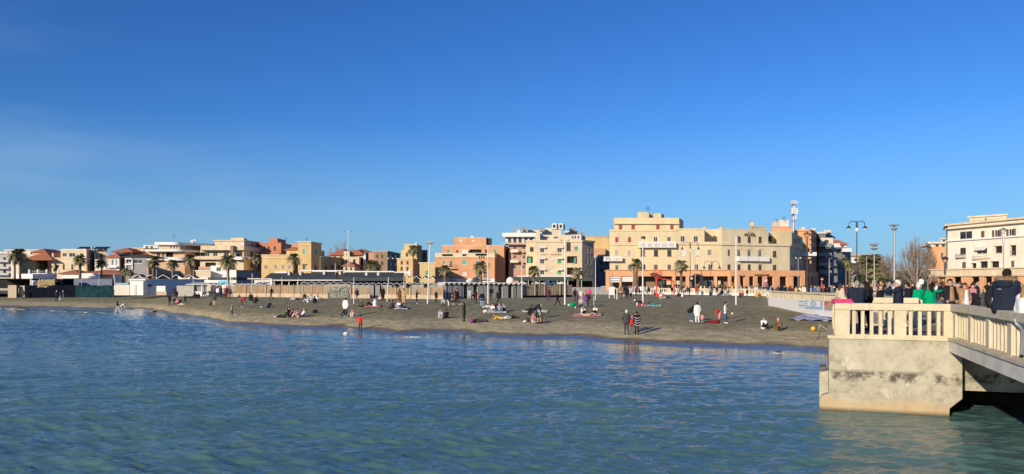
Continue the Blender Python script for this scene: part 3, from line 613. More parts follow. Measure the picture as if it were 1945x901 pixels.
b.band((1090, 217.6), (1094, 217.6), 490, 500, .05, SH['green'], 'shutter', off=.0); b.band((1003, 221.5), (1009, 221.5), 489.5, 500, .05, SH['green'], 'shutter', off=-.4)
b.block([(1017, 223), (1025.5, 223)], 443, 5, CREAM, (), ybase=456.5, part='stair_tower'); b.block([(1026, 226), (1084, 226)], 446.5, 8, CREAM, W(0, [1038, 1056], 9, [(449.5, 453.5)], 'glass'), ybase=457, part='penthouse')
b.block([(1048.5, 229), (1066, 229)], 437, 5, CREAM, (), ybase=447, part='stair_tower'); b.block([(1084, 226), (1104, 226), (1112, 236)], 446, 10, PALE, W(0, [1088, 1093, 1099], 4, [(448, 454)], 'brown'), ybase=457, part='penthouse')
for k in range(2): b.bits('cooling_unit', METW, [(1048.5+k*12.5, 1057+k*12.5, 424.5, 436, 230, 2.2)]); b.bits('cooling_fan', METD, [(1050.3+k*12.5, 1054.5+k*12.5, 427, 433, 229.9, .1)])
b.bits('cooling_unit', METG, [(1058, 1060.5, 425.5, 435.5, 231, 2), (1070.5, 1073, 425.5, 436, 231, 2)])
b.bits('cooling_unit', METG, [(1082, 1094, 432, 441, 236, 3), (1104, 1110, 441, 452, 230, 3), (1097, 1101, 439.5, 447, 232, 2)]); b.bits('plant_room', PALE, [(1073, 1097, 439, 447, 238, 3)])
scribble(b, (1028, 217.9), (1067, 217.9), 482.3, 485, BEIG, [(.3, .38)], off=.02)
b = Bld('apartment_building', 'pink apartment block with white roof terrace behind the cream and orange blocks', 'building', 245, 985, zb=1.95)
b.block([(966, 246), (1040, 246)], 463, 14, PINK, W(0, [978, 995], 6, [(467, 474), (485, 492), (504, 511)], 'glass')); b.balcony((950, 245), (1016, 245), 459, 463.5, 1.6, METW, 'rail')
b.block([(960, 249), (1016, 249)], 449.5, 10, PALE, W(0, [968, 978, 988, 999, 1009], 6, [(451.5, 461)], 'dark'), ybase=463, part='penthouse'); b.band((954, 248.8), (1017, 248.8), 443, 450.5, 1.4, WHITE, 'canopy')
b.bits('roof_unit', METG, [(991, 1003, 431.5, 441, 252, 4), (1026, 1034, 432, 440, 252, 3), (988, 990, 432, 441, 250, .5)]); b.bits('chimney', METG, [(972.5, 976.5, 429.5, 443, 251, 1)]); b.bits('plant_room', PALE, [(982, 1036, 437, 444, 256, 5), (1036, 1048, 433, 446, 256, 5)])
for y in (478.5, 498): b.balcony((969, 245.2), (984, 245.2), y-4, y+1.5, 1.0, PALE, 'solid'); b.balcony((990, 245.2), (999, 245.2), y-4, y+1.5, 1.0, BEIG, 'solid')
b = Bld('apartment_building', 'flat roofed orange yellow block in the gap left of the hotel', 'building', 255, 1135, zb=1.95)
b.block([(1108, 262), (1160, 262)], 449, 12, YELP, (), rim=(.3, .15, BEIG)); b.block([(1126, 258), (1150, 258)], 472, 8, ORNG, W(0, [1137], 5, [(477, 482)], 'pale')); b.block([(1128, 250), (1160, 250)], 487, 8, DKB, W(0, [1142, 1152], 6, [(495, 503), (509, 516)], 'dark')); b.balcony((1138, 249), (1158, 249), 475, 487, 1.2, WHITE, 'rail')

# --- orange building
b = Bld('apartment_building', 'orange apartment block with green shutters and stepped roof terraces behind the cabins', 'building', 238, 890, zb=1.95)
w0 = W(0, [843.5], 5.5, [(495, 502.5)], 'green')+W(0, [857], 5.5, [(495.5, 508.5), (515, 528)], 'french')+W(0, [882], 9, [(494.5, 503)], 'teal')+W(0, [907], 6, [(495, 501)], 'teal')+W(0, [882], 8.5, [(516.5, 524)], 'white')+W(0, [908, 922], 6.5, [(515.5, 528)], 'french')+W(0, [918, 928], 3.5, [(500, 508)], 'dark')
w0 += W(1, [950], 2.5, [(500, 507)], 'dark')
b.block([(826.5, 238), (939.5, 238), (955.5, 256)], 489.5, 18, ORNG, w0, rim=None)
wp = W(0, [850], 20, [(483, 486.8)], 'open')+W(0, [882], 8, [(483, 486.5)], 'open')+W(0, [914], 21, [(482, 486)], 'open')
b.block([(826.2, 237.9), (940, 237.9), (955.7, 256)], 480.5, 18, CREAM, wp, ybase=489.6, par=.9, part='parapet'); b.band((826.2, 237.8), (940, 237.8), 488.6, 489.8, .15, CREAM, 'string_course')
w1 = W(0, [852], 6, [(474, 481)], 'green')+W(0, [868.5], 4, [(475.5, 481)], 'dark')+W(0, [884], 9, [(475, 482)], 'glass')+W(0, [903.5], 22, [(474, 482)], 'open')+W(0, [923], 4, [(474.5, 482)], 'dark')+W(0, [941], 6, [(473.5, 482)], 'green')+W(1, [961, 966], 2, [(475, 484), (497, 505), (515, 523)], 'dark')
b.block([(840, 243), (957.5, 243), (970, 262)], 466.5, 12, ORNG, w1, rim=(.2, .1, CREAM), part='upper_floor')
b.block([(862.5, 246), (923.5, 246), (932, 254)], 451.7, 8, ORNG, (), ybase=468, rim=(.15, .08, CREAM), part='penthouse')
b.bits('porthole', WHITE, [(873, 878, 456.5, 459.3, 245.85, .1), (897, 902, 456.3, 459, 245.85, .1)]); b.bits('roof_tank', WHITE, [(894, 899, 448.5, 452, 250, 1)])
b.band((877.5, 242.8), (889.5, 242.8), 475, 481, 1.1, AWN, 'awning'); b.bits('roof_unit', METD, [(924, 934, 453, 464, 247, 2)])
b.band((826.2, 237.8), (939.7, 237.8), 529.5, 536, .15, WHITE, 'base_band'); b.band((939.7, 238), (955.5, 256), 531, 536, .15, BEIG, 'base_band')
for p0, p1, y0, y1 in ((853, 866, 503, 511), (853, 866, 526, 533), (898, 913, 502, 510), (903, 928, 526, 532)): b.balcony((p0, 237.9), (p1, 237.9), y0, y1, 1.1, SALM if y0 < 505 else BRWN, 'drail')
b = Bld('cottage', 'small yellow one storey house with green window left of the orange block', 'house', 226, 812, zb=1.95)
b.block([(797, 226), (826, 226)], 499, 9, YELP, W(0, [811.5], 7, [(514, 523.5)], 'green'), rim=(.35, .25, CREAM)); b.band((798, 226), (826, 226), 505.5, 506.6, .1, CREAM)
# --- yellow block
b = Bld('apartment_building', 'yellow stepped block with dark shaded side behind the tallest thin palm', 'building', 258, 780, zb=1.95)
b.block([(754, 256), (784, 256), (797.5, 275)], 491, 18, YELP, W(0, [763, 774], 4, [(496, 502), (507, 514)], 'dark')+W(1, [790], 2, [(500, 506)], 'dark'), rim=(.3, .2, CREAM)); b.block([(762, 262), (768, 262)], 475, 8, YELP, (), ybase=492)
b.block([(768, 261), (792, 261), (801, 276)], 464.5, 12, YELP, W(0, [773], 4, [(481, 487)], 'dark')+W(0, [783], 4, [(480, 486)], 'dark')+W(1, [796], 2, [(476, 482)], 'dark'), rim=(.3, .2, CREAM), part='upper_floor'); b.block([(799, 278), (812, 278)], 475, 8, BRWN, W(0, [806], 4, [(482, 488), (497, 503)], 'dark')); b.bits('roof_tank', WHITE, [(788, 791, 462, 465, 264, 1)])
b = Bld('apartment_building', 'weathered brown block with rough facade behind the leafy short palm', 'building', 285, 730, zb=1.95)
b.block([(710, 285), (736, 285), (760, 310)], 477, 20, BRWN, W(0, [717, 726], 4, [(484, 490), (497, 503)], 'dark')+W(1, [743, 752], 3, [(485, 491), (500, 506)], 'dark'), rim=(.3, .2, BEIG)); b.block([(700, 300), (745, 300)], 480, 8, PINK, W(0, [712], 4, [(484, 489)], 'dark'))
b = Bld('house', 'cream house with tiled roofs and a small square tower', 'house', 300, 665, zb=1.95)
b.block([(652, 298), (682, 298), (690, 315)], 488, 16, CREAM, W(0, [660, 673], 5, [(493, 499)], 'dark')+W(1, [686], 2, [(494, 500)], 'dark')); b.block([(653, 302), (664, 302)], 477.5, 5, CREAM, W(0, [658], 3, [(482, 486)], 'green'), ybase=489, part='tower'); b.hip([(666, 304), (689, 304)], 483.5, 475, .6, back=14); b.block([(667, 305), (688, 305)], 483, 12, CREAM, (), ybase=489)
b = Bld('house', 'wide house under faded red hipped roof, left of the square tower house', 'house', 325, 640, zb=1.95)
b.block([(628, 330), (665, 330)], 484, 16, BEIG, W(0, [636, 648], 4, [(487, 491)], 'dark')); b.hip([(628, 330), (665, 330)], 484.5, 474, .8, back=18); b.block([(660, 345), (704, 345)], 481, 14, PALE, (), rim=None); b.hip([(660, 345), (704, 345)], 481, 473.5, .8, back=18)
b = Bld('house', 'low house with bright terracotta roof behind the dark pavilion roof', 'house', 265, 664, zb=1.95)
b.block([(652, 266), (673, 266), (684, 280)], 505, 12, CREAM, W(0, [658, 667], 4, [(508, 513)], 'dark')); b.hip([(652, 266), (673, 266)], 505, 498.5, .6, back=12)
b = Bld('house', 'grey roofed house with white wall beside the brown block', 'house', 305, 697, zb=1.95)
b.block([(689, 306), (694, 306), (703, 315)], 480, 14, DKB, ()); b.block([(690, 304), (694.5, 304)], 483, 1, WHITE, ())
# --- ochre tower building
b = Bld('civic_building', 'ochre building with square corner tower and long shaded side wing', 'building', 262, 570, zb=1.95)
w0 = W(0, [505.5], 7, [(503.5, 512)], 'grey')+W(0, [524, 538, 550.5], 5, [(503.5, 512)], 'grey')
b.block([(496.5, 262), (556, 262)], 484, 14, YELP, w0, rim=(.25, .15, CREAM)); b.band((497, 261.9), (556, 261.9), 489.5, 491, .12, CREAM, 'string_course')
b.block([(544, 270), (566, 270)], 474.5, 8, YELP, ()); b.hip([(542, 270), (566, 270)], 475, 470, .4, back=8)
b.block([(566, 261), (591, 261), (610.5, 274)], 459, 13, YELP, W(0, [577.5], 5, [(473, 484)], 'teal')+W(0, [577.5], 6, [(503.5, 513)], 'glass')+W(1, [599.5], 4.5, [(504, 513)], 'dark')+W(1, [600], 4, [(474, 484)], 'teal'), rim=(.35, .3, CREAM), part='tower')
b.band((566, 260.9), (591, 260.9), 464.5, 465.8, .12, CREAM, 'string_course'); b.band((573, 260.9), (581.5, 260.9), 501.5, 503, .5, BRWN, 'lintel')
b.block([(605, 272.5), (616.5, 279)], 475.5, 8, YELP, ()); b.block([(610.5, 274.2), (652, 300)], 486.5, 12, YELP, W(0, [618.5, 631, 643], 4.5, [(504.5, 512.5)], 'dark'), rim=(.3, .15, YELP), part='side_wing')
b = Bld('apartment_building', 'red orange block with small roof cabin behind the ochre building', 'building', 285, 520, zb=1.95)
b.block([(493, 284), (534, 284), (553.5, 300)], 461.5, 14, REDP, W(0, [502, 510.5, 521.8], 4, [(468, 476)], 'dark')+W(1, [545], 3, [(468, 474)], 'dark'), rim=(.25, .2, PINK)); b.block([(511.5, 288), (527, 288), (543, 300)], 453, 8, REDP, (), ybase=462, part='roof_cabin'); b.block([(514, 279), (531, 279)], 480, 5, REDP, ())
b.block([(552, 310), (566, 310)], 462.5, 8, PINK, ())
b = Bld('apartment_building', 'cream apartment block with deep balconies and shaded brown side', 'building', 270, 430, zb=1.95)
w0 = W(0, [394, 409], 8, [(479.5, 487)], 'glass')+W(0, [430], 9, [(479, 487.5)], 'glass')+W(0, [451.5], 9, [(478, 488)], 'awn')+W(0, [400], 20, [(499, 508)], 'open')+W(0, [385], 10, [(479.5, 487)], 'open')+W(1, [478], 4, [(479, 487), (499, 508)], 'dark')
b.block([(380, 270), (463, 270), (499, 288)], 475.5, 18, CREAM, w0)
b.block([(381, 267.5), (444, 267.5)], 467, 3, CREAM, (), ybase=475.4, part='parapet'); b.block([(444.3, 268.4), (463.4, 268.4), (499, 287)], 467.5, 18, CREAM, (), ybase=475.3, part='parapet')
b.block([(408, 275), (463.5, 275), (498, 292)], 456.5, 12, CREAM, W(0, [424, 456], 7, [(461, 465)], 'white')+W(1, [479], 3, [(463, 467)], 'dark'), ybase=468, rim=(.35, .4, CREAM), part='upper_floor'); b.block([(438, 280), (463, 280), (470, 290)], 452, 5, CREAM, (), ybase=458, part='stair_tower')
b.balcony((372, 269.8), (447, 269.8), 487, 493.5, 1.6, CREAM, 'solid'); b.balcony((463.5, 270), (498, 286), 487.5, 493, 1.4, PALE, 'rail'); b.balcony((380, 269.8), (440, 269.8), 507, 513, 1.4, PINK, 'solid'); b.balcony((445, 269), (462, 269), 488, 494, 1.2, WHITE, 'solid')
b.band((440, 268.3), (445.5, 268.3), 467, 487, 1.2, BRWN, 'chimney_stack')
# modern building with rounded slabs
b = Bld('apartment_building', 'modern block with rounded white balcony slabs and orange walls', 'building', 272, 320, zb=1.95)
w0 = W(0, [301], 7, [(480, 488)], 'glass')+W(0, [322], 14, [(479.5, 489)], 'open')+W(0, [310], 6, [(479.5, 489)], 'brown')+W(0, [303, 322, 338], 6, [(500, 510)], 'pale')
b.block([(282, 272), (351, 272), (392, 290)], 476, 18, PEACH, w0)
def round_slab(b, p0, p1, D, y0, y1, proj, mat, part, extend=None):
    A = Vector((X(p0, D), D)); B = Vector((X(p1, D), D)); pts = [A+Vector((0, .5)), A+Vector((0, -proj))]
    pts += [B+Vector((-proj*1.6+proj*1.6*math.sin(t_), -proj*math.cos(t_))) for t_ in np.linspace(0, math.pi/2, 8)]+[B+Vector((0, .5))]
    if extend: pts = pts[:-1]+[B+Vector((extend[0], extend[1])), A+Vector((0, extend[1]))]
    MB().prism(pts, Z(y1, D), Z(y0, D)).build(part, mat, b.e)
round_slab(b, 280, 352, 271.8, 474.5, 478.3, 2.2, WHITE, 'roof_slab', (4, 16)); round_slab(b, 317, 353, 271.9, 489, 495.5, 2.0, WHITE, 'balcony'); round_slab(b, 283, 314, 271.9, 489, 494.5, 1.8, WHITE, 'balcony')
b.block([(302, 278), (341, 278), (400, 302)], 465.5, 16, PEACH, W(0, [325, 331, 337], 4, [(467, 473)], 'glass'), ybase=476, part='top_floor'); round_slab(b, 297, 342, 277.8, 460.7, 465.5, 1.5, WHITE, 'roof_slab', (14, 18)); b.bits('roof_unit', METG, [(362, 367, 456, 463, 285, 1.5)]); b.bits('satellite_dish', WHITE, [(368, 371, 455, 459, 284, .3)])
b.block([(351.5, 273), (392, 291)], 476.3, 8, BRWN, W(0, [362, 372, 382], 5, [(481, 489), (497, 507)], 'dark'), part='side_wing')  # brown plaster here paints the shade on the block's right side
b = Bld('apartment_building', 'pale yellow flat roofed block left of the rounded balconies', 'building', 300, 265, zb=1.95)
b.block([(252, 300), (292, 300)], 471, 14, CREAM, W(0, [262, 275], 5, [(475, 480)], 'dark'), rim=(.3, .3, CREAM)); b.block([(272, 296), (300, 296)], 466, 8, PALE, W(0, [279, 288], 5, [(468, 471)], 'dark'), ybase=472, part='penthouse'); b.block([(262, 288), (282, 288)], 487, 8, PINK, ()); b.hip([(260, 288), (284, 288)], 487, 481, .4, back=9)
b = Bld('house', 'grey house with white framed verandas, left of the rounded balconies', 'house', 235, 258, zb=1.95)
b.block([(238, 236), (279, 236)], 488, 12, GREYP, W(0, [245], 11, [(493.5, 499)], 'glass')+W(0, [262], 16, [(493.5, 500.5)], 'glass')); b.hip([(236, 236), (281, 236)], 488, 483.5, .5, TARR, back=12); b.bits('veranda_post', WHITE, [(250, 252, 492, 512, 235.6, .3), (238, 239.5, 492, 512, 235.6, .3)]); b.band((238, 235.9), (252, 235.9), 491, 493, .4, WHITE, 'veranda_beam'); b.band((238, 235.9), (252, 235.9), 501, 504, .4, WHITE, 'veranda_rail')
b = Bld('house', 'white house with red hipped roof and pale blue shutters', 'house', 240, 215, zb=1.95)
b.block([(204, 240), (226.5, 240), (240, 252)], 488.5, 14, PALE, W(0, [216], 4.5, [(493, 503)], 'white')); b.hip([(203, 240), (227, 240)], 489, 482, .6, back=14); b.band((211, 239.9), (213.4, 239.9), 493, 503, .08, M('pale_blue_shutter', (.35, .45, .55), .6), 'shutter'); b.band((218.6, 239.9), (221, 239.9), 493, 503, .08, MATS['pale_blue_shutter'], 'shutter'); b.balcony((204, 239.9), (224, 239.9), 506, 509, 1, WHITE, 'solid')
b.block([(180, 244), (203, 244)], 493, 8, PALE, W(0, [188, 197], 7, [(496, 503)], 'open'), part='veranda')
b = Bld('house', 'far house with bright red hipped roof behind the blue shuttered house', 'house', 290, 232, zb=1.95)
b.block([(216, 290), (232, 290), (248, 300)], 478, 12, PALE, ()); b.hip([(214, 290), (250, 290)], 478.5, 472, .8, back=16)
b = Bld('house', 'cream flat roofed villa with black solar panels on its roof', 'house', 245, 145, zb=1.95)
b.block([(98, 245), (164, 245), (180, 258)], 490, 14, CREAM, W(0, [106, 121, 137.5], 4, [(502, 512)], 'dark')+W(1, [169], 3, [(503, 511)], 'dark'), rim=(.3, .15, CREAM)); b.block([(115.5, 247), (164.2, 247), (180, 259)], 473.5, 12, CREAM, W(0, [123], 8, [(480.5, 488)], 'glass')+W(0, [137], 12, [(480.5, 488.5)], 'glass')+W(0, [155], 7, [(481, 488)], 'glass'), ybase=490, rim=(.5, .15, PALE), part='upper_floor')
b.block([(180.5, 252), (203.5, 252)], 473.5, 10, BEIG, W(0, [192], 4.5, [(482, 491)], 'open')); b.bits('chimney', CREAM, [(98.5, 101.5, 481, 491, 245.5, .6), (172.5, 175, 469, 474, 250, .6)])
for p0, p1 in ((144.5, 154), (155.5, 171), (176, 184), (185.5, 203)):
    D_ = 250; a = MB(); a.prism([(X(p0, D_), D_), (X(p1, D_), D_), (X(p1, D_), D_+2.5), (X(p0, D_), D_+2.5)], [Z(473.6, D_)]*2+[Z(469, D_)]*2, [Z(473, D_)]*2+[Z(468.2, D_)]*2); a.build('solar_panel', M('solar_panel_glass', (.012, .013, .02), .25, .1), b.e)
b = Bld('house', 'ochre house under wide terracotta hipped roof', 'house', 243, 70, zb=1.95)
b.block([(38, 243), (65, 243), (98, 262)], 493, 16, YELP, W(0, [46, 57], 4, [(497, 502), (508, 515)], 'pale')+W(1, [76, 88], 4, [(496, 505)], 'open')); b.hip([(45, 243), (98, 243)], 493.5, 480, .8, back=20)
b = Bld('apartment_building', 'white apartment block with small balconies on the far left edge', 'building', 235, 5, zb=1.95)
b.block([(-60, 232), (21, 236)], 480, 14, PALE, W(0, [-40, -22, -4, 9], 5, [(489, 497), (501, 508), (514, 521)], 'dark'), rim=(.3, .3, WHITE))
for y in (494, 507, 519): b.balcony((-10, 234.5), (18, 235.9), y, y+4, 1.1, WHITE, 'solid')
b = Bld('apartment_building', 'long cream flat roofed block behind the twin palms', 'building', 300, 50, zb=1.95)
b.block([(10, 300), (88, 300)], 474.5, 12, PALE, W(0, [16, 28, 40, 60, 74], 4, [(478, 483)], 'dark'), rim=(.3, .3, PALE)); b.block([(-60, 310), (20, 310)], 478.5, 10, PALE, W(0, [3], 8, [(483, 487)], 'brown')); b.block([(88, 305), (108, 305)], 475.5, 10, GREYP, ()); b.hip([(62, 290), (87, 290)], 479, 473.5, .6, back=12); b.block([(63, 290), (86, 290)], 479, 10, ORNG, ())
# low red roofed beach restaurant and terraces
b = Bld('beach_restaurant', 'long low white building with red tiled roof behind the blue grey screen', 'building', 190, 175, zb=1.9)
b.block([(117, 190), (190, 190), (232, 205)], 519.5, 8, WHITE, (), zb=1.9); b.hip([(112, 190), (150, 190)], 520, 513, .4, back=7); b.hip([(150.5, 191), (229, 191)], 520, 512.5, .4, back=8)
b = Bld('terrace', 'white raised terrace with pillars and balustrade', 'terrace', 200, 70, zb=1.9)
b.block([(30, 202), (62, 200), (108, 205)], 520.5, 8, WHITE, (), zb=1.9)
for p in (55, 71, 88, 110): b.bits('pillar', WHITE, [(p-1.3, p+1.3, 512, 521, 201, .4)])
b.balcony((62, 200.5), (88, 200.5), 515, 520.6, .3, WHITE, 'rail'); b.balcony((89, 202), (108, 205), 515, 520.6, .3, WHITE, 'rail')
b = Bld('kiosk_building', 'white low building with an arched window below the large palm', 'building', 225, 420, zb=1.9)
b.block([(400, 225), (426, 225)], 505, 8, WHITE, W(0, [415.5], 9, [(508, 515.5)], 'glass')); b.block([(426.3, 221), (448.5, 221)], 513, 8, WHITE, ()); b.block([(449, 222), (494, 230)], 513.5, 8, GREYP, (), rim=(.3, .15, BRWN)); b.block([(372, 222), (400, 222)], 514, 8, CREAM, (), rim=(.3, .2, WHITE))
# ================================================================ PIER
V_ = Vector((.3387, .9409)); U_ = Vector((.9409, -.3387)); C_ = Vector((13.57, 23.7)); DZ = 2.5
def P(u, v): return C_+U_*u+V_*v
def conc(name, c1, c2, c3, wl=True):
    """weathered concrete: blotches, rust stains, dark run marks and a tide band"""
    m = bpy.data.materials.new(name); m.use_nodes = True; t = m.node_tree; b = t.nodes['Principled BSDF']; l = t.links.new; b.inputs['Roughness'].default_value = .92; b.inputs['Specular IOR Level'].default_value = .2
    g = t.nodes.new('ShaderNodeNewGeometry'); c = g.outputs['Position']
    def noise(sc, det=6, ro=.6, stretch=None):
        n = t.nodes.new('ShaderNodeTexNoise'); n.inputs['Scale'].default_value = sc; n.inputs['Detail'].default_value = det; n.inputs['Roughness'].default_value = ro
        if stretch:
            mp = t.nodes.new('ShaderNodeMapping'); mp.inputs['Scale'].default_value = stretch; l(c, mp.inputs[0]); l(mp.outputs[0], n.inputs[0])
        else: l(c, n.inputs[0])
        return n.outputs[0]
    def ramp(src, a, b_, ca=(0, 0, 0), cb=(1, 1, 1)):
        r = t.nodes.new('ShaderNodeValToRGB'); r.color_ramp.elements[0].position = a; r.color_ramp.elements[1].position = b_
        r.color_ramp.elements[0].color = (*ca, 1); r.color_ramp.elements[1].color = (*cb, 1); l(src, r.inputs[0]); return r.outputs[0]
    def mixc(f, a, b_):
        q = t.nodes.new('ShaderNodeMixRGB'); l(f, q.inputs[0])
        if isinstance(a, tuple): q.inputs[1].default_value = (*a, 1)
        else: l(a, q.inputs[1])
        if isinstance(b_, tuple): q.inputs[2].default_value = (*b_, 1)
        else: l(b_, q.inputs[2])
        return q.outputs[0]
    base = ramp(noise(1.3, 9, .75), .38, .60, c1, c2)
    base = mixc(ramp(noise(5.5, 6, .75), .5, .62), base, tuple(x*.9 for x in c2))
    if wl:
        sp = t.nodes.new('ShaderNodeSeparateXYZ'); l(c, sp.inputs[0])
        ad = t.nodes.new('ShaderNodeMath'); ad.operation = 'MULTIPLY_ADD'; l(noise(.9, 5), ad.inputs[0]); ad.inputs[1].default_value = .9; l(sp.outputs[2], ad.inputs[2])
        base = mixc(ramp(ad.outputs[0], .75, 1.0, (.8, .8, .8), (0, 0, 0)), base, c3)      # ochre salt band low down
        def band(lo, hi, col, f, amt):
            nonlocal base
            m1 = t.nodes.new('ShaderNodeMapRange'); m1.inputs[1].default_value = lo-.12; m1.inputs[2].default_value = lo; l(sp.outputs[2], m1.inputs[0])
            m2 = t.nodes.new('ShaderNodeMapRange'); m2.inputs[1].default_value = hi+.14; m2.inputs[2].default_value = hi; l(sp.outputs[2], m2.inputs[0])
            mu = t.nodes.new('ShaderNodeMath'); mu.operation = 'MULTIPLY'; l(m1.outputs[0], mu.inputs[0]); l(m2.outputs[0], mu.inputs[1])
            m3 = t.nodes.new('ShaderNodeMath'); m3.operation = 'MULTIPLY'; l(mu.outputs[0], m3.inputs[0]); l(f, m3.inputs[1]); m4 = t.nodes.new('ShaderNodeMath'); m4.operation = 'MULTIPLY'; l(m3.outputs[0], m4.inputs[0]); m4.inputs[1].default_value = amt
            base = mixc(m4.outputs[0], base, col)
        band(1.10, 1.30, (.07, .062, .048), ramp(noise(1.6, 8, .75), .46, .56), .9)
        band(.7, 2.5, (.12, .115, .09), ramp(noise(1.05, 8, .75), .55, .66), .7); band(.3, 2.0, (.60, .57, .47), ramp(noise(1.45, 8, .7, (1.3, 1.3, .8)), .60, .63), .55); band(.2, 1.1, (.33, .19, .11), ramp(noise(2.1, 7, .7), .57, .68), .5)
        band(-1, .06, (.07, .055, .03), ramp(noise(4, 4), .1, .2), .9)
        base = mixc(ramp(noise(1.7, 7, .65), .62, .68, (0, 0, 0), (.3, .3, .3)), base, tuple(min(.7, x*1.2) for x in c2))
    else: base = mixc(ramp(noise(2.2, 7, .7, (1, 1, .25)), .56, .72, (0, 0, 0), (.6, .6, .6)), base, tuple(x*.55 for x in c1))
    l(base, b.inputs['Base Color']); bp = t.nodes.new('ShaderNodeBump'); bp.inputs['Strength'].default_value = .7; bp.inputs['Distance'].default_value = .03
    l(noise(6, 10, .75), bp.inputs['Height']); l(bp.outputs[0], b.inputs['Normal']); return m
CON = conc('weathered_concrete', (.30, .28, .205), (.48, .445, .34), (.46, .34, .19))
CONB = conc('grey_beam_concrete', (.56, .51, .41), (.74, .70, .60), (.3, .27, .2), False)
RAILC = conc('cream_cast_stone', (.50, .43, .29), (.65, .57, .40), (.3, .27, .2), False)
RAILG = conc('grey_green_cast_stone', (.52, .46, .32), (.64, .57, .41), (.3, .27, .2), False)
DECK = M('pier_deck_paving', (.22, .17, .12), .9, .2, 2, .4, 10)
pr = empty('pier', (C_.x, C_.y, 0), 'weathered concrete pier platform and bridge rising from the water on the right', 'pier')
a = MB()     # front block, extruded from its outline
prof = [(-3.73, -2.2), (-3.73, .38), (-3.68, .52), (-3.45, .60), (-3.45, 2.46), (0, 2.46), (.02, 2.3), (.37, 1.93), (.37, .62), (.02, .3), (.0, -2.2)]
n = len(prof)
def bk(u): return P(u, 0)+Vector((.41, 1))*7.0 if u < -1 else P(u, 7.4)
f0 = [(*P(u, 0), z) for u, z in prof]; f1 = [(*bk(u), z) for u, z in prof]
i = len(a.v); a.v += f0+f1; a.f.append(tuple(range(i, i+n))); a.m.append(0); a.f.append(tuple(i+n+k for k in range(n-1, -1, -1))); a.m.append(0)
for k in range(n): a.f.append((i+(k+1) % n, i+k, i+n+k, i+n+(k+1) % n)); a.m.append(0)
ab = a.build('abutment_block', CON, pr)
bv = ab.modifiers.new('b', 'BEVEL'); bv.width = .025; bv.segments = 2; bv.limit_method = 'ANGLE'
MB().prism([P(-3.72, .5), P(-3.44, .5), P(-3.44, 3), P(-3.62, 3)], [-2]*4, [1.22, 1.3, 1.3, 1.22]).build('footing', CON, pr)
MB().prism([P(-3.49, -.05), P(.02, -.05), P(.02, 0.35), P(-3.49, .35)], 2.40, 2.5).build('edge_coping', RAILC, pr)
MB().prism([P(-3.3, .2), P(.1, .2), P(.1, 7.3), bk(-3.2)], 2.3, 2.497).build('deck', DECK, pr)
MB().prism([P(.12, -20), P(9.6, -20), P(9.6, 7.35), P(.12, 7.35)], 2.3, 2.495).build('deck', DECK, pr)
MB().prism([P(0, 7.4), P(9.6, 7.4), P(9.6, 46), P(0, 41.5)], [-2]*4, 2.49).build('pier_body', CON, pr)
MB().prism([P(0, -20), P(.30, -20), P(.30, -.01), P(0, -.01)], 2.07, 2.44).build('edge_beam', CONB, pr)
MB().prism([P(-.05, -20), P(.34, -20), P(.34, -.02), P(-.05, -.02)], 2.44, 2.51).build('edge_coping', RAILC, pr)
MB().prism([P(.38, .7), P(9.4, .7), P(9.4, 1.2), P(.38, 1.2)], .80, 2.29).build('cross_girder', CON, pr)
MB().prism([P(1.9, -20), P(2.3, -20), P(2.3, .69), P(1.9, .69)], 1.75, 2.29).build('inner_beam', CON, pr)
MB().prism([P(9.4, -20), P(9.7, -20), P(9.7, 7.39), P(9.4, 7.39)], -2, 2.29).build('void_shade_wall', CON, pr)  # added wall on the far side, keeps the void under the deck dark
def balustrade(name, label, A, B, z0, posts, bays, mats, nrm=None, h=1.05, pw=.3, bw=.1, rail=(.34, .22), group=None, parts=True):
    """posts: list of (start,end) metres along A->B; bays: (start,end,n) balusters"""
    A = Vector(A[:2]); B = Vector(B[:2]); Lw = (B-A).length; dr = (B-A)/Lw; nn = Vector((dr.y, -dr.x)); m1, m2 = mats
    r = empty(name, (A.x, A.y, z0), label, 'balustrade', group)
    o = MB().obox(A, B, nn, -rail[0]/2, rail[0]/2, z0+h-rail[1], z0+h).build('top_rail', m2, r)
    if parts: bv = o.modifiers.new('b', 'BEVEL'); bv.width = .02; bv.segments = 2
    MB().obox(A, B, nn, -.13, .13, z0+.0, z0+.05).build('base_curb', m1, r)
    pm = None
    for (s, e) in posts: MB().obox(A+dr*s, A+dr*e, nn, -.14, .14, z0+.004, z0+h-rail[1]-.002).build('post', m1, r)
    for (s, e, k) in bays:
        st = (e-s)/k; q = None
        if parts:
            for j in range(k): MB().obox(A+dr*(s+st*(j+.5)-bw/2), A+dr*(s+st*(j+.5)+bw/2), nn, -.08, .08, z0+.05, z0+h-rail[1]-.002).build('baluster', m1, r)
        else:
            q = MB()
            for j in range(k): q.obox(A+dr*(s+st*(j+.5)-bw/2), A+dr*(s+st*(j+.5)+bw/2), nn, -.08, .08, z0+.05, z0+h-rail[1]-.002)
            q.build('baluster_panel', m1, r)
    return r
balustrade('balustrade', 'cream stone balustrade along the front of the pier platform', P(-3.27, .12), P(.12, .12), DZ, [(.0, .44), (1.74, 2.08), (3.12, 3.39)], [(.44, 1.74, 5), (2.08, 3.12, 4)], (RAILC, RAILC))
sp = 2.05
balustrade('balustrade', 'grey green weathered balustrade running along the bridge towards the viewer', P(.22, -.04), P(.22, -20), DZ, [(.10+sp*k, .44+sp*k) for k in range(10)], [(.44+sp*k, .10+sp*(k+1), 5) for k in range(9)], (RAILC, RAILG), rail=(.40, .22))
lb0 = P(-3.15, .28); lb1 = lb0+Vector((.41, 1))*6.3
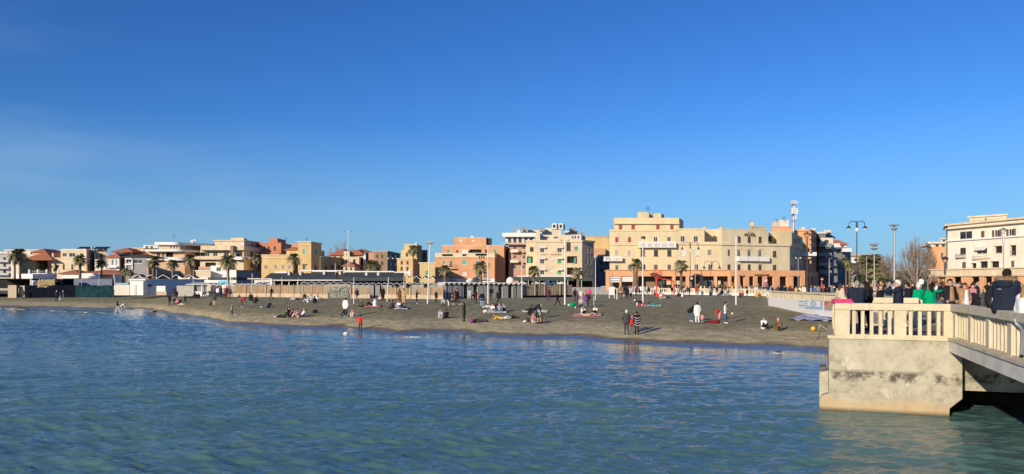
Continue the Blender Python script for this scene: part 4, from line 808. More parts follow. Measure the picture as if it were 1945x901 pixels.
balustrade('balustrade', 'short stone balustrade on the beach side of the pier platform', lb0, lb1, DZ, [(0, .3), (3.2, 3.5), (6.4, 6.75)], [(.3, 3.2, 9), (3.5, 6.4, 9)], (RAILC, RAILC))
balustrade('balustrade', 'cream balustrade at the back of the pier platform, behind the two dark clad men', lb1+Vector((.25, .1)), P(.15, 6.8), DZ, [(0, .3), (1.6, 1.9)], [(.3, 1.6, 4)], (RAILC, RAILC), h=1.12)
balustrade('balustrade', 'long stone balustrade on the beach side of the pier behind the platform', P(.15, 7.1), P(.15, 39.5), DZ-.02, [(6*k, 6*k+.35) for k in range(6)], [(6*k+.35, 6*k+6, 18) for k in range(5)], (RAILC, RAILC), parts=False)
balustrade('balustrade', 'far side stone balustrade of the pier behind the crowd', P(9.3, 0), P(9.3, 44), DZ-.02, [(6*k, 6*k+.35) for k in range(8)], [(6*k+.35, 6*k+6, 18) for k in range(7)], (RAILC, RAILC), parts=False)
# plaza where the pier meets the promenade
rows = [(54, 24.2), (60, 26.4), (63.3, 26.8), (75, 27.7), (82.9, 28.3), (95, 32.2), (115, 38.6), (135, 45.1), (139.5, 47), (150, 47)]
a = MB()
for k in range(len(rows)-1):
    (y0, x0), (y1, x1) = rows[k], rows[k+1]; z0, z1 = float(pave_z(0, y0)), float(pave_z(0, y1))
    a.quad((x0, y0, z0), (300, y0, z0), (300, y1, z1), (x1, y1, z1))
a.quad((24.2, 54, 1.0), (300, 54, 1.0), (300, 54, 2.48), (24.2, 54, 2.48))
a.build('promenade_paving', pavm, None, label='pale paving of the square where the pier meets the promenade', kind='structure')
# white wall and balustrade between square and beach
WP = [(1592, 61.5), (1585, 63.3), (1464, 82.9)]
A = Vector((X(*WP[0]), WP[0][1])); B = Vector((X(*WP[2]), WP[2][1]))
wl = empty('beach_wall', (A.x, A.y, 1.5), 'low white wall with stone balustrade between the square and the sand', 'wall')
dr = (B-A).normalized(); nn = Vector((dr.y, -dr.x)); nn = -nn if nn.y > 0 or nn.x > 0 and False else nn; nn = Vector((-abs(nn.x), nn.y)) if True else nn
nn = Vector((dr.y, -dr.x)); nn = nn if nn.x < 0 else -nn
ang = 1
a = MB(); a.prism([A+nn*.25, B+nn*.25, B-nn*.1, A-nn*.1], 1.4, 2.62); a.build('wall', WHITE, wl)
Lw = (B-A).length; k = int(Lw/3)
a = MB(); a.prism([A+nn*.2, B+nn*.2, B-nn*.12, A-nn*.12], 3.22, 3.38); a.build('top_rail', RAILC, wl)
for j in range(k+1):
    p0 = A+dr*(Lw-.35)*j/k; MB().prism([p0+nn*.15, p0+dr*.35+nn*.15, p0+dr*.35-nn*.1, p0-nn*.1], 2.62, 3.22).build('post', RAILC, wl)
    if j < k:
        a = MB()
        for q in range(9):
            c0 = p0+dr*(.45+q*.28); a.prism([c0+nn*.1, c0+dr*.15+nn*.1, c0+dr*.15-nn*.05, c0-nn*.05], 2.62, 3.22)
        a.build('baluster_panel', RAILC, wl)
B2 = Vector((45.1, 135)); wl2 = empty('beach_wall', (B.x, B.y, 1.5), 'receding white railing wall at the edge of the square, beyond the banner', 'wall')
d2 = (B2-B).normalized(); n2 = Vector((-d2.y, d2.x)); L2 = (B2-B).length
MB().prism([B+n2*.2, B2+n2*.2, B2-n2*.1, B-n2*.1], [1.4]*4, [2.6, 2.2, 2.2, 2.6]).build('wall', WHITE, wl2)
a = MB()
for j in range(int(L2/.45)):
    p0 = B+d2*j*.45; zb = 2.6-.4*j*.45/L2; a.prism([p0+n2*.12, p0+d2*.14+n2*.12, p0+d2*.14, p0], zb-.01, zb+.65)
a.build('baluster_panel', WHITE, wl2); MB().prism([B+n2*.2, B2+n2*.2, B2-n2*.1, B-n2*.1], [3.25, 2.85, 2.85, 3.25], [3.4, 3.0, 3.0, 3.4]).build('top_rail', WHITE, wl2)
# banner on the white wall
def wp(px, off=0):
    u = seg_pt(A, B, px); return A+(B-A)*u+nn*(.25+off)
def panel(parent, name, p0, p1, y0, y1, off, mat):
    a0, a1 = wp(p0, off), wp(p1, off); b0, b1 = wp(p0, off+.015), wp(p1, off+.015)
    MB().prism([a0, a1, b1, b0], [Z(y1[0], a0.y), Z(y1[1], a1.y), Z(y1[1], b1.y), Z(y1[0], b0.y)], [Z(y0[0], a0.y), Z(y0[1], a1.y), Z(y0[1], b1.y), Z(y0[0], b0.y)]).build(name, mat, parent)
bn = empty('banner', (wp(1555).x, wp(1555).y, 1.9), 'pale blue banner with white square and teal emblem on the beach wall', 'banner')
BLU = M('banner_blue', (.30, .42, .58), .7, .08, 3); TEA = M('banner_teal', (.20, .42, .52), .7, .1, 3); PB = M('banner_pale_blue', (.50, .62, .66), .7, .06, 3)
panel(bn, 'sheet', 1536, 1568.5, (570, 571.5), (586.5, 588.5), .01, BLU); panel(bn, 'white_square', 1539, 1564, (571, 572.3), (582.2, 583.6), .03, WHITE)
cc = wp(1551.5, .06); z0 = Z(576.3, cc.y)
def disc(cx, cz, r, mat, h0=0, h1=2*math.pi, off=.06, name='emblem', ri=0):
    q = wp(1551.5, off)+dr*(-cx); a = MB(); st_ = 16
    for j in range(st_):
        t0, t1 = h0+(h1-h0)*j/st_, h0+(h1-h0)*(j+1)/st_
        v = lambda r_, t_: (q.x+dr.x*-r_*math.cos(t_), q.y+dr.y*-r_*math.cos(t_), cz+r_*math.sin(t_))
        a.quad(v(ri, t0), v(r, t0), v(r, t1), v(ri, t1))
    a.build(name, mat, bn)
disc(0, z0, .30, TEA, 0, math.pi*1.0, .06); disc(0, z0-.05, .27, TEA, math.pi*1.15, math.pi*1.85, .063, ri=.12)
for s_ in (-1, 1):
    disc(s_*.62, z0+.03, .15, BLU, 0, 6.28, .06); disc(s_*.42, z0-.16, .13, TEA, 0, 6.28, .06); disc(s_*.85, z0-.12, .10, PB, 0, 6.28, .06)
for k in range(4): panel(bn, 'stripe', 1522.5, 1535, (571.5+k*3.7, 572.2+k*3.7), (573.5+k*3.7, 574.3+k*3.7), .012, PB if k % 2 else TEA)
bn2 = empty('banner', (wp(1577).x, wp(1577).y, 1.9), 'red and grey banner beside the pier platform', 'banner')
panel(bn2, 'sheet', 1572, 1590, (571.5, 572.3), (589.5, 590.6), .01, M('banner_grey', (.33, .31, .24), .7, .1)); panel(bn2, 'red_patch', 1572.5, 1579, (572.5, 573), (579, 580), .03, M('banner_red', (.6, .08, .05), .6, .1)); panel(bn2, 'pink_patch', 1576, 1584, (578, 579), (584, 585), .035, M('banner_pink', (.6, .25, .18), .6, .1))

# promenade wall facing the middle of the beach
W3 = [(1085, 170), (1130, 167), (1200, 162.5), (1300, 155.5), (1440, 140.5), (1455, 136)]
pw = empty('promenade_wall', (X(1250, 158), 158, 1.7), 'long white promenade wall with openwork balustrade in front of the hotel', 'wall')
for k in range(2, len(W3)-1):
    A3 = Vector((X(*W3[k]), W3[k][1])); B3 = Vector((X(*W3[k+1]), W3[k+1][1])); d3 = (B3-A3).normalized(); n3 = Vector((d3.y, -d3.x)); L3 = (B3-A3).length
    MB().obox(A3, B3, n3, -.1, .3, 1.6, 2.28).build('base', WHITE, pw); MB().obox(A3, B3, n3, -.06, .24, 3.0, 3.15).build('top_rail', CREAM, pw); nb = max(1, int(L3/2.4)); q = MB(); g = MB()
    for j in range(nb+1):
        u = (L3-.5)*j/nb; MB().obox(A3+d3*u, A3+d3*(u+.5), n3, 0, .18, 2.28, 3.0).build('post', CREAM, pw)
        if j < nb:
            st_ = ((L3-.5)/nb-.5)/5
            for s_ in range(5): g.obox(A3+d3*(u+.5+st_*(s_+.2)), A3+d3*(u+.5+st_*(s_+.75)), n3, .03, .13, 2.28, 3.0)
    g.build('baluster_panel', CREAM, pw)
rw = Bld('ramp_wall', 'plain grey white ramp wall between the reed fence and the white sign', 'wall', 160, 1115, zb=1.6)
rw.block([(1085, 158), (1151, 161)], 546, 4, M('pale_grey_wall', (.42, .40, .37), .9, .1, .5, .2, 5), ()); rw.block([(1137, 157), (1165, 158)], 553, 3, MATS['pale_grey_wall'], ())

# ================================================================ FENCES, SCREENS, CABINS
REED = M('reed_canes', (.36, .24, .13), .95, .35, 14, .3, 20); REED2 = M('grey_reed', (.36, .31, .23), .95, .35, 14, .3, 20)
PLB = M('pale_board', (.50, .38, .26), .9, .12, 1); NAVY = M('navy_screen', (.006, .008, .014), 1, .25, 1.2, spec=.04); TEAL = M('teal_netting', (.010, .033, .042), .95, .6, .6, spec=.05); OLIV = M('olive_tarpaulin', (.14, .14, .09), .9, .2, 2)
def canes(a, A, B, z0, z1, step=.1, rnd=random.Random(4), jit=.12):
    L0 = (B-A).length; d0 = (B-A)/L0; n0 = Vector((d0.y, -d0.x)); u = 0
    while u < L0-step:
        t = z1+rnd.uniform(-jit, jit); o = rnd.uniform(0, .05); w_ = step*rnd.uniform(.6, .98)
        za = z0[0]+(z0[1]-z0[0])*u/L0
        a.prism([A+d0*u+n0*o, A+d0*(u+w_)+n0*o, A+d0*(u+w_)+n0*(o+.04), A+d0*u+n0*(o+.04)], za, t, rnd.choice([0, 0, 1])); u += step
def reed_fence(label, pts, ytop, mats=(REED, REED2), board=True, posts=3.2):
    G = [ground(*p) if p[1] > 500 else Vector((X(*p), p[1], 1.84)) for p in pts]; r = empty('reed_fence', G[0], label, 'fence', 'reed fences along the back of the beach')
    a = MB(); pb = MB(); bd = MB()
    for k in range(len(G)-1):
        A0, B0 = Vector(G[k][:2]), Vector(G[k+1][:2]); zt = Z(ytop, (A0.y+B0.y)/2); zg = (G[k].z, G[k+1].z); d0 = (B0-A0).normalized(); n0 = Vector((d0.y, -d0.x))
        canes(a, A0, B0, (zg[0]-.1, zg[1]-.1), zt, .11)
        if board: bd.obox(A0, B0, n0, .1, .14, min(zg)-.1, min(zg)+.62)
        u = 0
        while u < (B0-A0).length: MB().obox(A0+d0*u, A0+d0*(u+.1), n0, .15, .25, zg[0]-.2, zt+.2).build('post', BEIG, r); u += posts
    a.build('reed_panel', list(mats), r); 
    if board: bd.build('board', PLB, r)
    return r
reed_fence('tan reed fence behind the sunbathers, between the grey hut and the patchwork gate', [(434, 564), (480, 564), (560, 565), (624, 567)], 542)
reed_fence('short tan reed fence right of the patchwork gate', [(666, 567), (703, 567)], 546)
reed_fence('tan reed fence in front of the zigzag roofed cabins', [(728, 567), (780, 568), (842, 569)], 546.5)
reed_fence('greyish reed fence with dark base, right of the cabin row', [(985, 121.7), (1033, 125), (1087, 128.5)], 541.5, (REED2, REED), False)
g0, g1 = Vector((X(986, 121.7), 121.7)), Vector((X(1086, 128.5), 128.5))
o = MB().obox(g0, g1, Vector((0, -1)), .25, .32, 1.6, 2.2).build('low_screen', NAVY, None, 'black cloth strip along the foot of the greyish reed fence', 'screen')
# patchwork gate
A0, B0 = ground(625, 567), ground(665, 567); r = empty('gate', A0, 'wooden gate frame covered with crumpled grey green tarpaulins', 'gate')
zt = Z(541, A0.y); a = MB(); d0 = Vector((B0-A0)[:2]).normalized(); n0 = Vector((d0.y, -d0.x)); LL = Vector((B0-A0)[:2]).length
for s_, e_ in ((0, .12), (LL-.12, LL), (LL*.5-.05, LL*.5+.05)): a.obox(Vector(A0[:2])+d0*s_, Vector(A0[:2])+d0*e_, n0, 0, .12, A0.z, zt)
a.obox(A0, B0, n0, .001, .11, zt-.1, zt+.02); a.build('frame', BEIG, r); tp = MB(); rr = random.Random(2); nx, nz = 14, 6
gp = [[(Vector(A0[:2])+d0*(.1+(LL-.2)*i/nx)+n0*(.13+rr.uniform(0, .25)), A0.z+.05+(zt-.35-A0.z)*j/nz+rr.uniform(-.06, .06)) for i in range(nx+1)] for j in range(nz+1)]
for j in range(nz):
    for i in range(nx):
        q = [gp[j][i], gp[j][i+1], gp[j+1][i+1], gp[j+1][i]]; tp.quad(*[(c[0].x, c[0].y, c[1]) for c in q])
tp.build('tarpaulin', M('grey_green_tarpaulin', (.22, .24, .19), .85, .35, 1.5), r)
MB().tube([(*(Vector(A0[:2])+n0*.3), zt-.1), (*(Vector(A0[:2])+d0*(LL*.5)+n0*.4), zt-.9)], .06).build('brace', BEIG, r)
# navy and teal screens on the left
def screen(label, p0, p1, ytop, mat, part2=None):
    A0, B0 = ground(*p0), ground(*p1); r = empty('screen_fence', A0, label, 'screen', 'dark cloth screens along the left of the beach'); d0 = Vector((B0-A0)[:2]).normalized(); n0 = Vector((d0.y, -d0.x)); LL = Vector((B0-A0)[:2]).length
    a = MB(); n = int(LL/.5); zt = Z(ytop, A0.y); rr = random.Random(7)
    P_ = [Vector(A0[:2])+d0*LL*k/n+n0*rr.uniform(0, .12) for k in range(n+1)]; T = [zt+.12*math.sin(k*.9)*rr.random() for k in range(n+1)]
    for k in range(n): a.quad((*P_[k], A0.z-.1), (*P_[k+1], B0.z-.1), (*P_[k+1], T[k+1]), (*P_[k], T[k])); a.quad((*(P_[k]-n0*.03), T[k]), (*(P_[k+1]-n0*.03), T[k+1]), (*(P_[k+1]-n0*.03), B0.z-.1), (*(P_[k]-n0*.03), A0.z-.1))
    a.build('cloth', mat, r); a = MB()
    for k in range(0, n, 5): MB().obox(P_[k], P_[k]+d0*.08, n0, -.15, -.05, A0.z-.2, zt+.1).build('post', METD, r)
    return r
screen('long black navy cloth screen behind the walkers on the left', (47, 566), (143, 565), 542, NAVY)
screen('dark teal netting screen between the two white goal posts', (143.3, 565), (216, 565), 542.5, TEAL)
b = Bld('masonry_block', 'square tan masonry block with dark side at the left end of the black screen', 'wall', 150, 25, zb=.8)
_g = ground(16, 566); b.block([(15, _g.y), (31, _g.y), (35, _g.y+2.5)], 542, 2.6, BEIG, (), zb=.8); b.block([(36, _g.y+1), (49, _g.y+1)], 543, .5, BEIG, (), zb=.8)
def simple(name, label, cat, boxes, group=None):
    e = None
    for (part, mat, p0, p1, y0, y1, D, dp) in boxes:
        if e is None: e = empty(name, (X((p0+p1)/2, D), D, 1.9), label, cat, group)
        MB().box(X(p0, D), X(p1, D), D, D+dp, Z(y1, D), Z(y0, D)).build(part, mat, e)
    return e
BGREY = M('blue_grey_sheeting', (.15, .17, .24), .85, .12, 1); BLUE = M('blue_sheeting', (.015, .05, .13), .8, .2, 1)
simple('screen_fence', 'blue grey sheeting screen standing behind the goal posts', 'screen', [('sheet', BGREY, 119, 213, 530, 543, 163, .1), ('frame', METD, 119, 216, 529, 530, 162.9, .15), ('end_panel', NAVY, 213.3, 217, 530, 548, 163, .2)])
simple('screen_fence', 'bright blue sheeting screen behind the white kiosk and grey hut', 'screen', [('sheet', BLUE, 279, 390, 532, 549, 148, .1), ('frame', METD, 279, 390, 530.8, 532, 147.9, .15)])
simple('beach_shelter', 'dark flat roofed shelter behind the twin palms', 'shelter', [('roof', NAVY, -30, 58, 529.5, 532, 158, 8), ('back_panel', DARKI, -30, 58, 532, 548, 165, .2), ('post', WHITE, 57, 59, 531, 543, 157.5, .2), ('counter', WHITE, 57, 66, 534, 535.2, 157.5, .4)])
# thatched bar
r = empty('thatched_shelter', (X(88, 156), 156, 1.5), 'straw thatched shelter roof above the black screen', 'shelter'); a = MB(); rr = random.Random(9)
for k in range(420):
    px = rr.uniform(73, 104); v = rr.random(); D_ = 155+2*v; x = X(px, D_); z = Z(541-10*v+rr.uniform(-1, 1), D_); a.quad((x, D_, z), (x+.09, D_, z), (x+.07+rr.uniform(-.1, .1), D_-.5, z-.55), (x+rr.uniform(-.1, .1), D_-.5, z-.55))
a.build('thatch', M('straw', (.48, .36, .17), .95, .3, 6), r); MB().prism([(X(73, 156), 155.2), (X(104, 156), 155.2), (X(104, 156), 158), (X(73, 156), 158)], [Z(541, 155)]*2+[Z(532, 155)]*2, [Z(540, 155)]*2+[Z(531, 155)]*2).build('roof', M('straw_base', (.36, .25, .12), .95, .3, 6), r)
for p in (75, 102): MB().box(X(p, 156), X(p, 156)+.12, 156, 156.12, 1.2, Z(533, 156)).build('post', BEIG, r)
simple('beach_shelter', 'dark canvas shelter right of the thatched roof', 'shelter', [('canvas', NAVY, 104.5, 119, 530, 545, 157, 4), ('post', METD, 104, 105, 529, 545, 156.8, .1)])
simple('kiosk', 'plain white beach kiosk with flat roof left of the grey hut', 'kiosk', [('wall', WHITE, 247, 272, 533, 561, 139, 3), ('roof', WHITE, 244.5, 276, 530.5, 533, 138.7, 4), ('door', FRW, 254, 258, 541, 561, 138.9, .08)])
simple('beach_hut', 'low white hut with small dark window beside the kiosk', 'hut', [('wall', WHITE, 277, 314, 543.5, 561, 141, 3), ('window', FRW, 279, 289, 540, 545.5, 140.9, .15), ('pane', GLASS, 280.5, 287.5, 541, 544.5, 140.8, .1), ('counter', PLB, 297, 316, 554, 561, 139.5, .6)])
simple('low_wall', 'low pale wall between the teal netting and the kiosk', 'wall', [('wall', PALE, 217, 246, 541.5, 561, 142, .3), ('coping', M('blue_green_coping', (.2, .38, .38), .7), 220, 244, 537.5, 541.3, 143, 2)])
simple('beach_hut', 'light grey gabled hut with open side, left of the reed fence', 'hut', [('wall', M('light_grey_boards', (.40, .38, .33), .9, .1, 2), 335.5, 368, 543, 563, 134, 3.4), ('side_panel', GREYP, 369, 394, 541.5, 555, 134.5, .1), ('low_wall', WHITE, 369, 384, 554, 563, 134.2, .15), ('post', WHITE, 382.5, 384, 541, 556, 134, .12), ('post', WHITE, 394, 395.5, 541, 562, 134, .12)])
a = MB(); D_ = 133.8; a.prism([(X(352, D_), D_), (X(396, D_), D_), (X(396, D_), D_+3.6), (X(352, D_), D_+3.6)], [Z(541.5, D_), Z(541.5, D_), Z(541.5, D_), Z(541.5, D_)], [Z(540.3, D_)]*2+[Z(536.5, D_)]*2)
hr = [o for o in bpy.data.objects if o.get('label', '').startswith('light grey gabled')][0]; a.build('roof', M('grey_white_roof', (.55, .53, .48), .8, .08), hr)
simple('billboard', 'white board with a bright sky blue picture above the zigzag awnings', 'billboard', [('board', WHITE, 388, 433, 532.5, 540, 137, .2), ('picture', M('sky_blue_print', (.12, .50, .72), .6, .15, 1), 414, 433.5, 533.5, 539.5, 136.8, .1), ('post', METW, 437, 438.5, 527, 548, 137, .15)])
simple('low_wall', 'white wall with pergola frame behind the left reed fence', 'wall', [('wall', WHITE, 338, 400, 526, 530, 185, .4), ('roof', TARR, 395, 450, 527, 532, 172, 6), ('beam', METW, 470, 515, 529, 530.5, 139, .2), ('panel', PALE, 483, 518, 532, 541, 141, .2), ('post', METW, 499, 500.5, 527, 545, 139, .2), ('post', METW, 513, 517, 530, 545, 139, .3)])
# chain of white gabled awning frames on left
def zigzag(label, p0, p1, D0, D1, y0, y1, k, name='awning_row', mats=None, depth=2.2, cat='awning'):
    mats = mats or (AWN, METW); r = empty(name, (X((p0+p1)/2, D0), D0, 1.9), label, cat); a = MB(); e = MB()
    for j in range(k):
        q0 = Vector((X(p0, D0), D0)).lerp(Vector((X(p1, D1), D1)), j/k); q1 = Vector((X(p0, D0), D0)).lerp(Vector((X(p1, D1), D1)), (j+1)/k); mdd = (q0+q1)/2
        zt, zb = Z(y0, q0.y), Z(y1, q0.y)
        for (m0, m1, za, zc) in ((q0, mdd, zb, zt), (mdd, q1, zt, zb)):
            a.prism([m0, m1, m1+Vector((0, depth)), m0+Vector((0, depth))], [za-.05, zc-.05, zc+.1, za+.1], [za, zc, zc+.15, za+.15])
            e.prism([m0+Vector((0, -.05)), m1+Vector((0, -.05)), m1, m0], [za-.09, zc-.09, zc-.09, za-.09], [za+.01, zc+.01, zc+.01, za+.01])
    a.build('canopy', mats[0], r); e.build('valance', mats[1], r); return r
zigzag('row of white gabled frames on dark roofs behind the kiosk', 250, 372, 172, 166, 522, 529, 5, mats=(TARR, WHITE)); zigzag('low row of white zigzag awnings above the left reed fence', 390, 500, 134, 131, 539, 542, 10)
zigzag('dark roofed row of white gables right of the tall thin palm', 784, 826, 185, 183, 524.5, 530, 3, mats=(TARR, WHITE), depth=5)
# dark roofed pavilion
b = Bld('beach_pavilion', 'long beach pavilion with low dark roof and square skylights', 'pavilion', 165, 620, zb=1.7)
D_ = 150
for p0, p1, ye, yr, Dn in ((498, 640, 531, 519, 150), (640.2, 770, 527.5, 517.5, 152)):
    A0 = (X(p0, Dn), Dn); B0 = (X(p1, Dn), Dn); MB().prism([A0, B0, (X(p1-4, Dn+22), Dn+22), (X(p0+16, Dn+22), Dn+22)], [Z(ye, Dn)-.15]*2+[Z(yr, Dn+22)-.15]*2, [Z(ye, Dn)]*2+[Z(yr, Dn+22)]*2).build('roof', TARR, b.e)
b.bits('skylight', PALE, [(546.5, 550, 516.5, 523, 162, .8), (568.5, 572, 516.5, 523, 162, .8), (613, 617, 515.5, 522, 163, .8), (643.5, 647, 515.5, 522.5, 162, .8), (693.5, 697.5, 518, 524.5, 160, .8), (716, 720, 518, 524.5, 160, .8)]); b.bits('skylight_side', TARR, [(550.1, 552.5, 517, 523, 162.1, .8), (572.1, 574.5, 517, 523, 162.1, .8), (617.1, 620, 516, 522, 163.1, .8), (647.1, 650, 516, 522.5, 162.1, .8)])
b.bits('fascia', PLB, [(501, 651, 531.4, 534, 149.8, .15)]); b.bits('fascia', WHITE, [(520, 650, 532.2, 533.4, 149.6, .1), (593, 652, 513.5, 516.5, 176, 1), (522, 545, 516, 520, 178, 1), (570, 594, 513, 515, 178, 1)])
b.bits('shade_backing', DARKI, [(505, 770, 528.5, 545, 156, .2)]); b.bits('fascia', M('dark_slate_wall', (.06, .065, .07), .9, .2), [(652, 770, 527.6, 534, 151.9, .2)])  # near black sheet at the back stands in for shade under the roof
b.bits('post', METW, [(p, p+1.3, 531, 545, 150.2, .2) for p in (535, 564, 548, 520)]); b.bits('parapet', WHITE, [(640, 748, 515, 517.2, 176, .5), (748, 780, 516.5, 519.5, 172, .5), (775.5, 780, 513, 527, 170, 1)])
# cabins
CABW = M('grey_cabin_boards', (.34, .33, .30), .9, .2, 4); CABR = M('white_cabin_roof', (.60, .58, .54), .8, .1, 2)
def cabin(p0, p1, D, yt, dD, open_, label, group, zb0=1.84):
    wd = ((X(p1, D)-X(p0, D))**2+dD**2)**.5; rot = math.atan2(dD, X(p1, D)-X(p0, D)); zb = zb0; zt = Z(yt, D); xm = 0; x0, x1 = -wd/2, wd/2; cx_ = (X(p0, D)+X(p1, D))/2; r = empty('beach_cabin', (cx_, D, zb), label, 'cabin', group); ORG[r.name] = Vector((0, 0, zb)); r.rotation_euler = (0, 0, rot); D = 0
    a = MB(); a.box(x0, x0+.05, D, D+1.8, zb, zt-.3); a.box(x1-.05, x1, D, D+1.8, zb, zt-.3); a.box(x0+.05, x1-.05, D+1.7, D+1.8, zb, zt-.3); a.build('wall', CABW, r)
    a = MB(); dd = .25
    a.prism([(x0-.03, D-dd), (xm, D-dd), (xm, D+1.9), (x0-.03, D+1.9)], [zt-.36, zt-.06, zt-.06, zt-.36], [zt-.3, zt, zt, zt-.3]); a.prism([(xm, D-dd), (x1+.03, D-dd), (x1+.03, D+1.9), (xm, D+1.9)], [zt-.06, zt-.36, zt-.36, zt-.06], [zt, zt-.3, zt-.3, zt]); a.build('roof', CABR, r)
    if open_ == 0: MB().box(x0+.06, x1-.06, D+.02, D+.06, zb, zt-.4).build('door', CABW, r)
    elif open_ == 1: MB().box(x0+.06, x0+(x1-x0)*.68, D+.02, D+.06, zb, zt-.4).build('curtain', GREYP, r)
    return r
rr = random.Random(5); cnt = 0
ordn = ['first', 'second', 'third', 'fourth', 'fifth', 'sixth', 'seventh', 'eighth', 'ninth', 'tenth', 'eleventh', 'twelfth', 'thirteenth', 'fourteenth', 'fifteenth', 'sixteenth', 'seventeenth', 'eighteenth', 'nineteenth', 'twentieth']
p = 842.5; j = 0
while p < 984:
    cabin(p, p+9.4, 113.5+(p-842)/142*8, 536.2+(p-842)/142*1.2, .53, rr.choice([0, 1, 1, 0, 1, 0, 2]), '%s narrow grey cabin with gabled roof from the left end of the front row' % ordn[j], 'front row of changing cabins'); p += 9.4; j += 1
p = 668; j = 0
while p < 838: cabin(p, p+11.2, 121, 537-(0 if p < 770 else .8), 0, rr.choice([0, 1, 2]), '%s cabin from the left in the row behind the tan reed fences' % ordn[j], 'rear row of changing cabins'); p += 11.4; j += 1
p = 571; j = 0
while p < 660: cabin(p, p+14, 124, 535.5, 0, rr.choice([0, 1]), '%s white roofed cabin from the left above the patchwork gate fence' % ordn[j], 'left row of changing cabins'); p += 14.2; j += 1
# restaurant with green awning
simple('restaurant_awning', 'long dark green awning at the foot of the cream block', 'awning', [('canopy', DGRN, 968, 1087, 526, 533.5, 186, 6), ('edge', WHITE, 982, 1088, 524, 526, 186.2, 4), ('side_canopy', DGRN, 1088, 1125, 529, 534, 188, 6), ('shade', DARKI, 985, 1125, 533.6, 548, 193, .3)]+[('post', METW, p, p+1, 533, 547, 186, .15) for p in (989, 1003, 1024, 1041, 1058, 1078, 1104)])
def parasol(px, D, y, label, r=1.5, mat=AWN):
    e = empty('parasol', (X(px, D), D, 1.93), label, 'parasol', 'parasols of the restaurant terrace'); z = Z(y, D); a = MB(); x = X(px, D)
    for k in range(8):
        t0, t1 = k*math.pi/4, (k+1)*math.pi/4; a.tri((x, D, z), (x+r*math.cos(t0), D+r*math.sin(t0), z-.45), (x+r*math.cos(t1), D+r*math.sin(t1), z-.45)); a.quad((x+r*math.cos(t0), D+r*math.sin(t0), z-.45), (x+r*math.cos(t0), D+r*math.sin(t0), z-.65), (x+r*math.cos(t1), D+r*math.sin(t1), z-.65), (x+r*math.cos(t1), D+r*math.sin(t1), z-.45))
    a.build('canopy', mat, e); MB().tube([(x, D, 1.93), (x, D, z)], .04).build('pole', METG, e)
for k, (px, w_) in enumerate(((993, 1.2), (1018, 1.1), (1038, 1.3), (1052, 1.0), (1066, 1.3))): parasol(px, 178, 534.5, 'white terrace parasol, %s from the left under the green awning' % ordn[k], w_)
e = empty('dome_awning', (X(969, 176), 176, 1.93), 'white half dome awning right of the orange block', 'awning'); MB().ball((X(969, 176), 176, Z(535, 176)), (.9, .6, 1.05), 0, 12, 8).build('shell', WHITE, e)

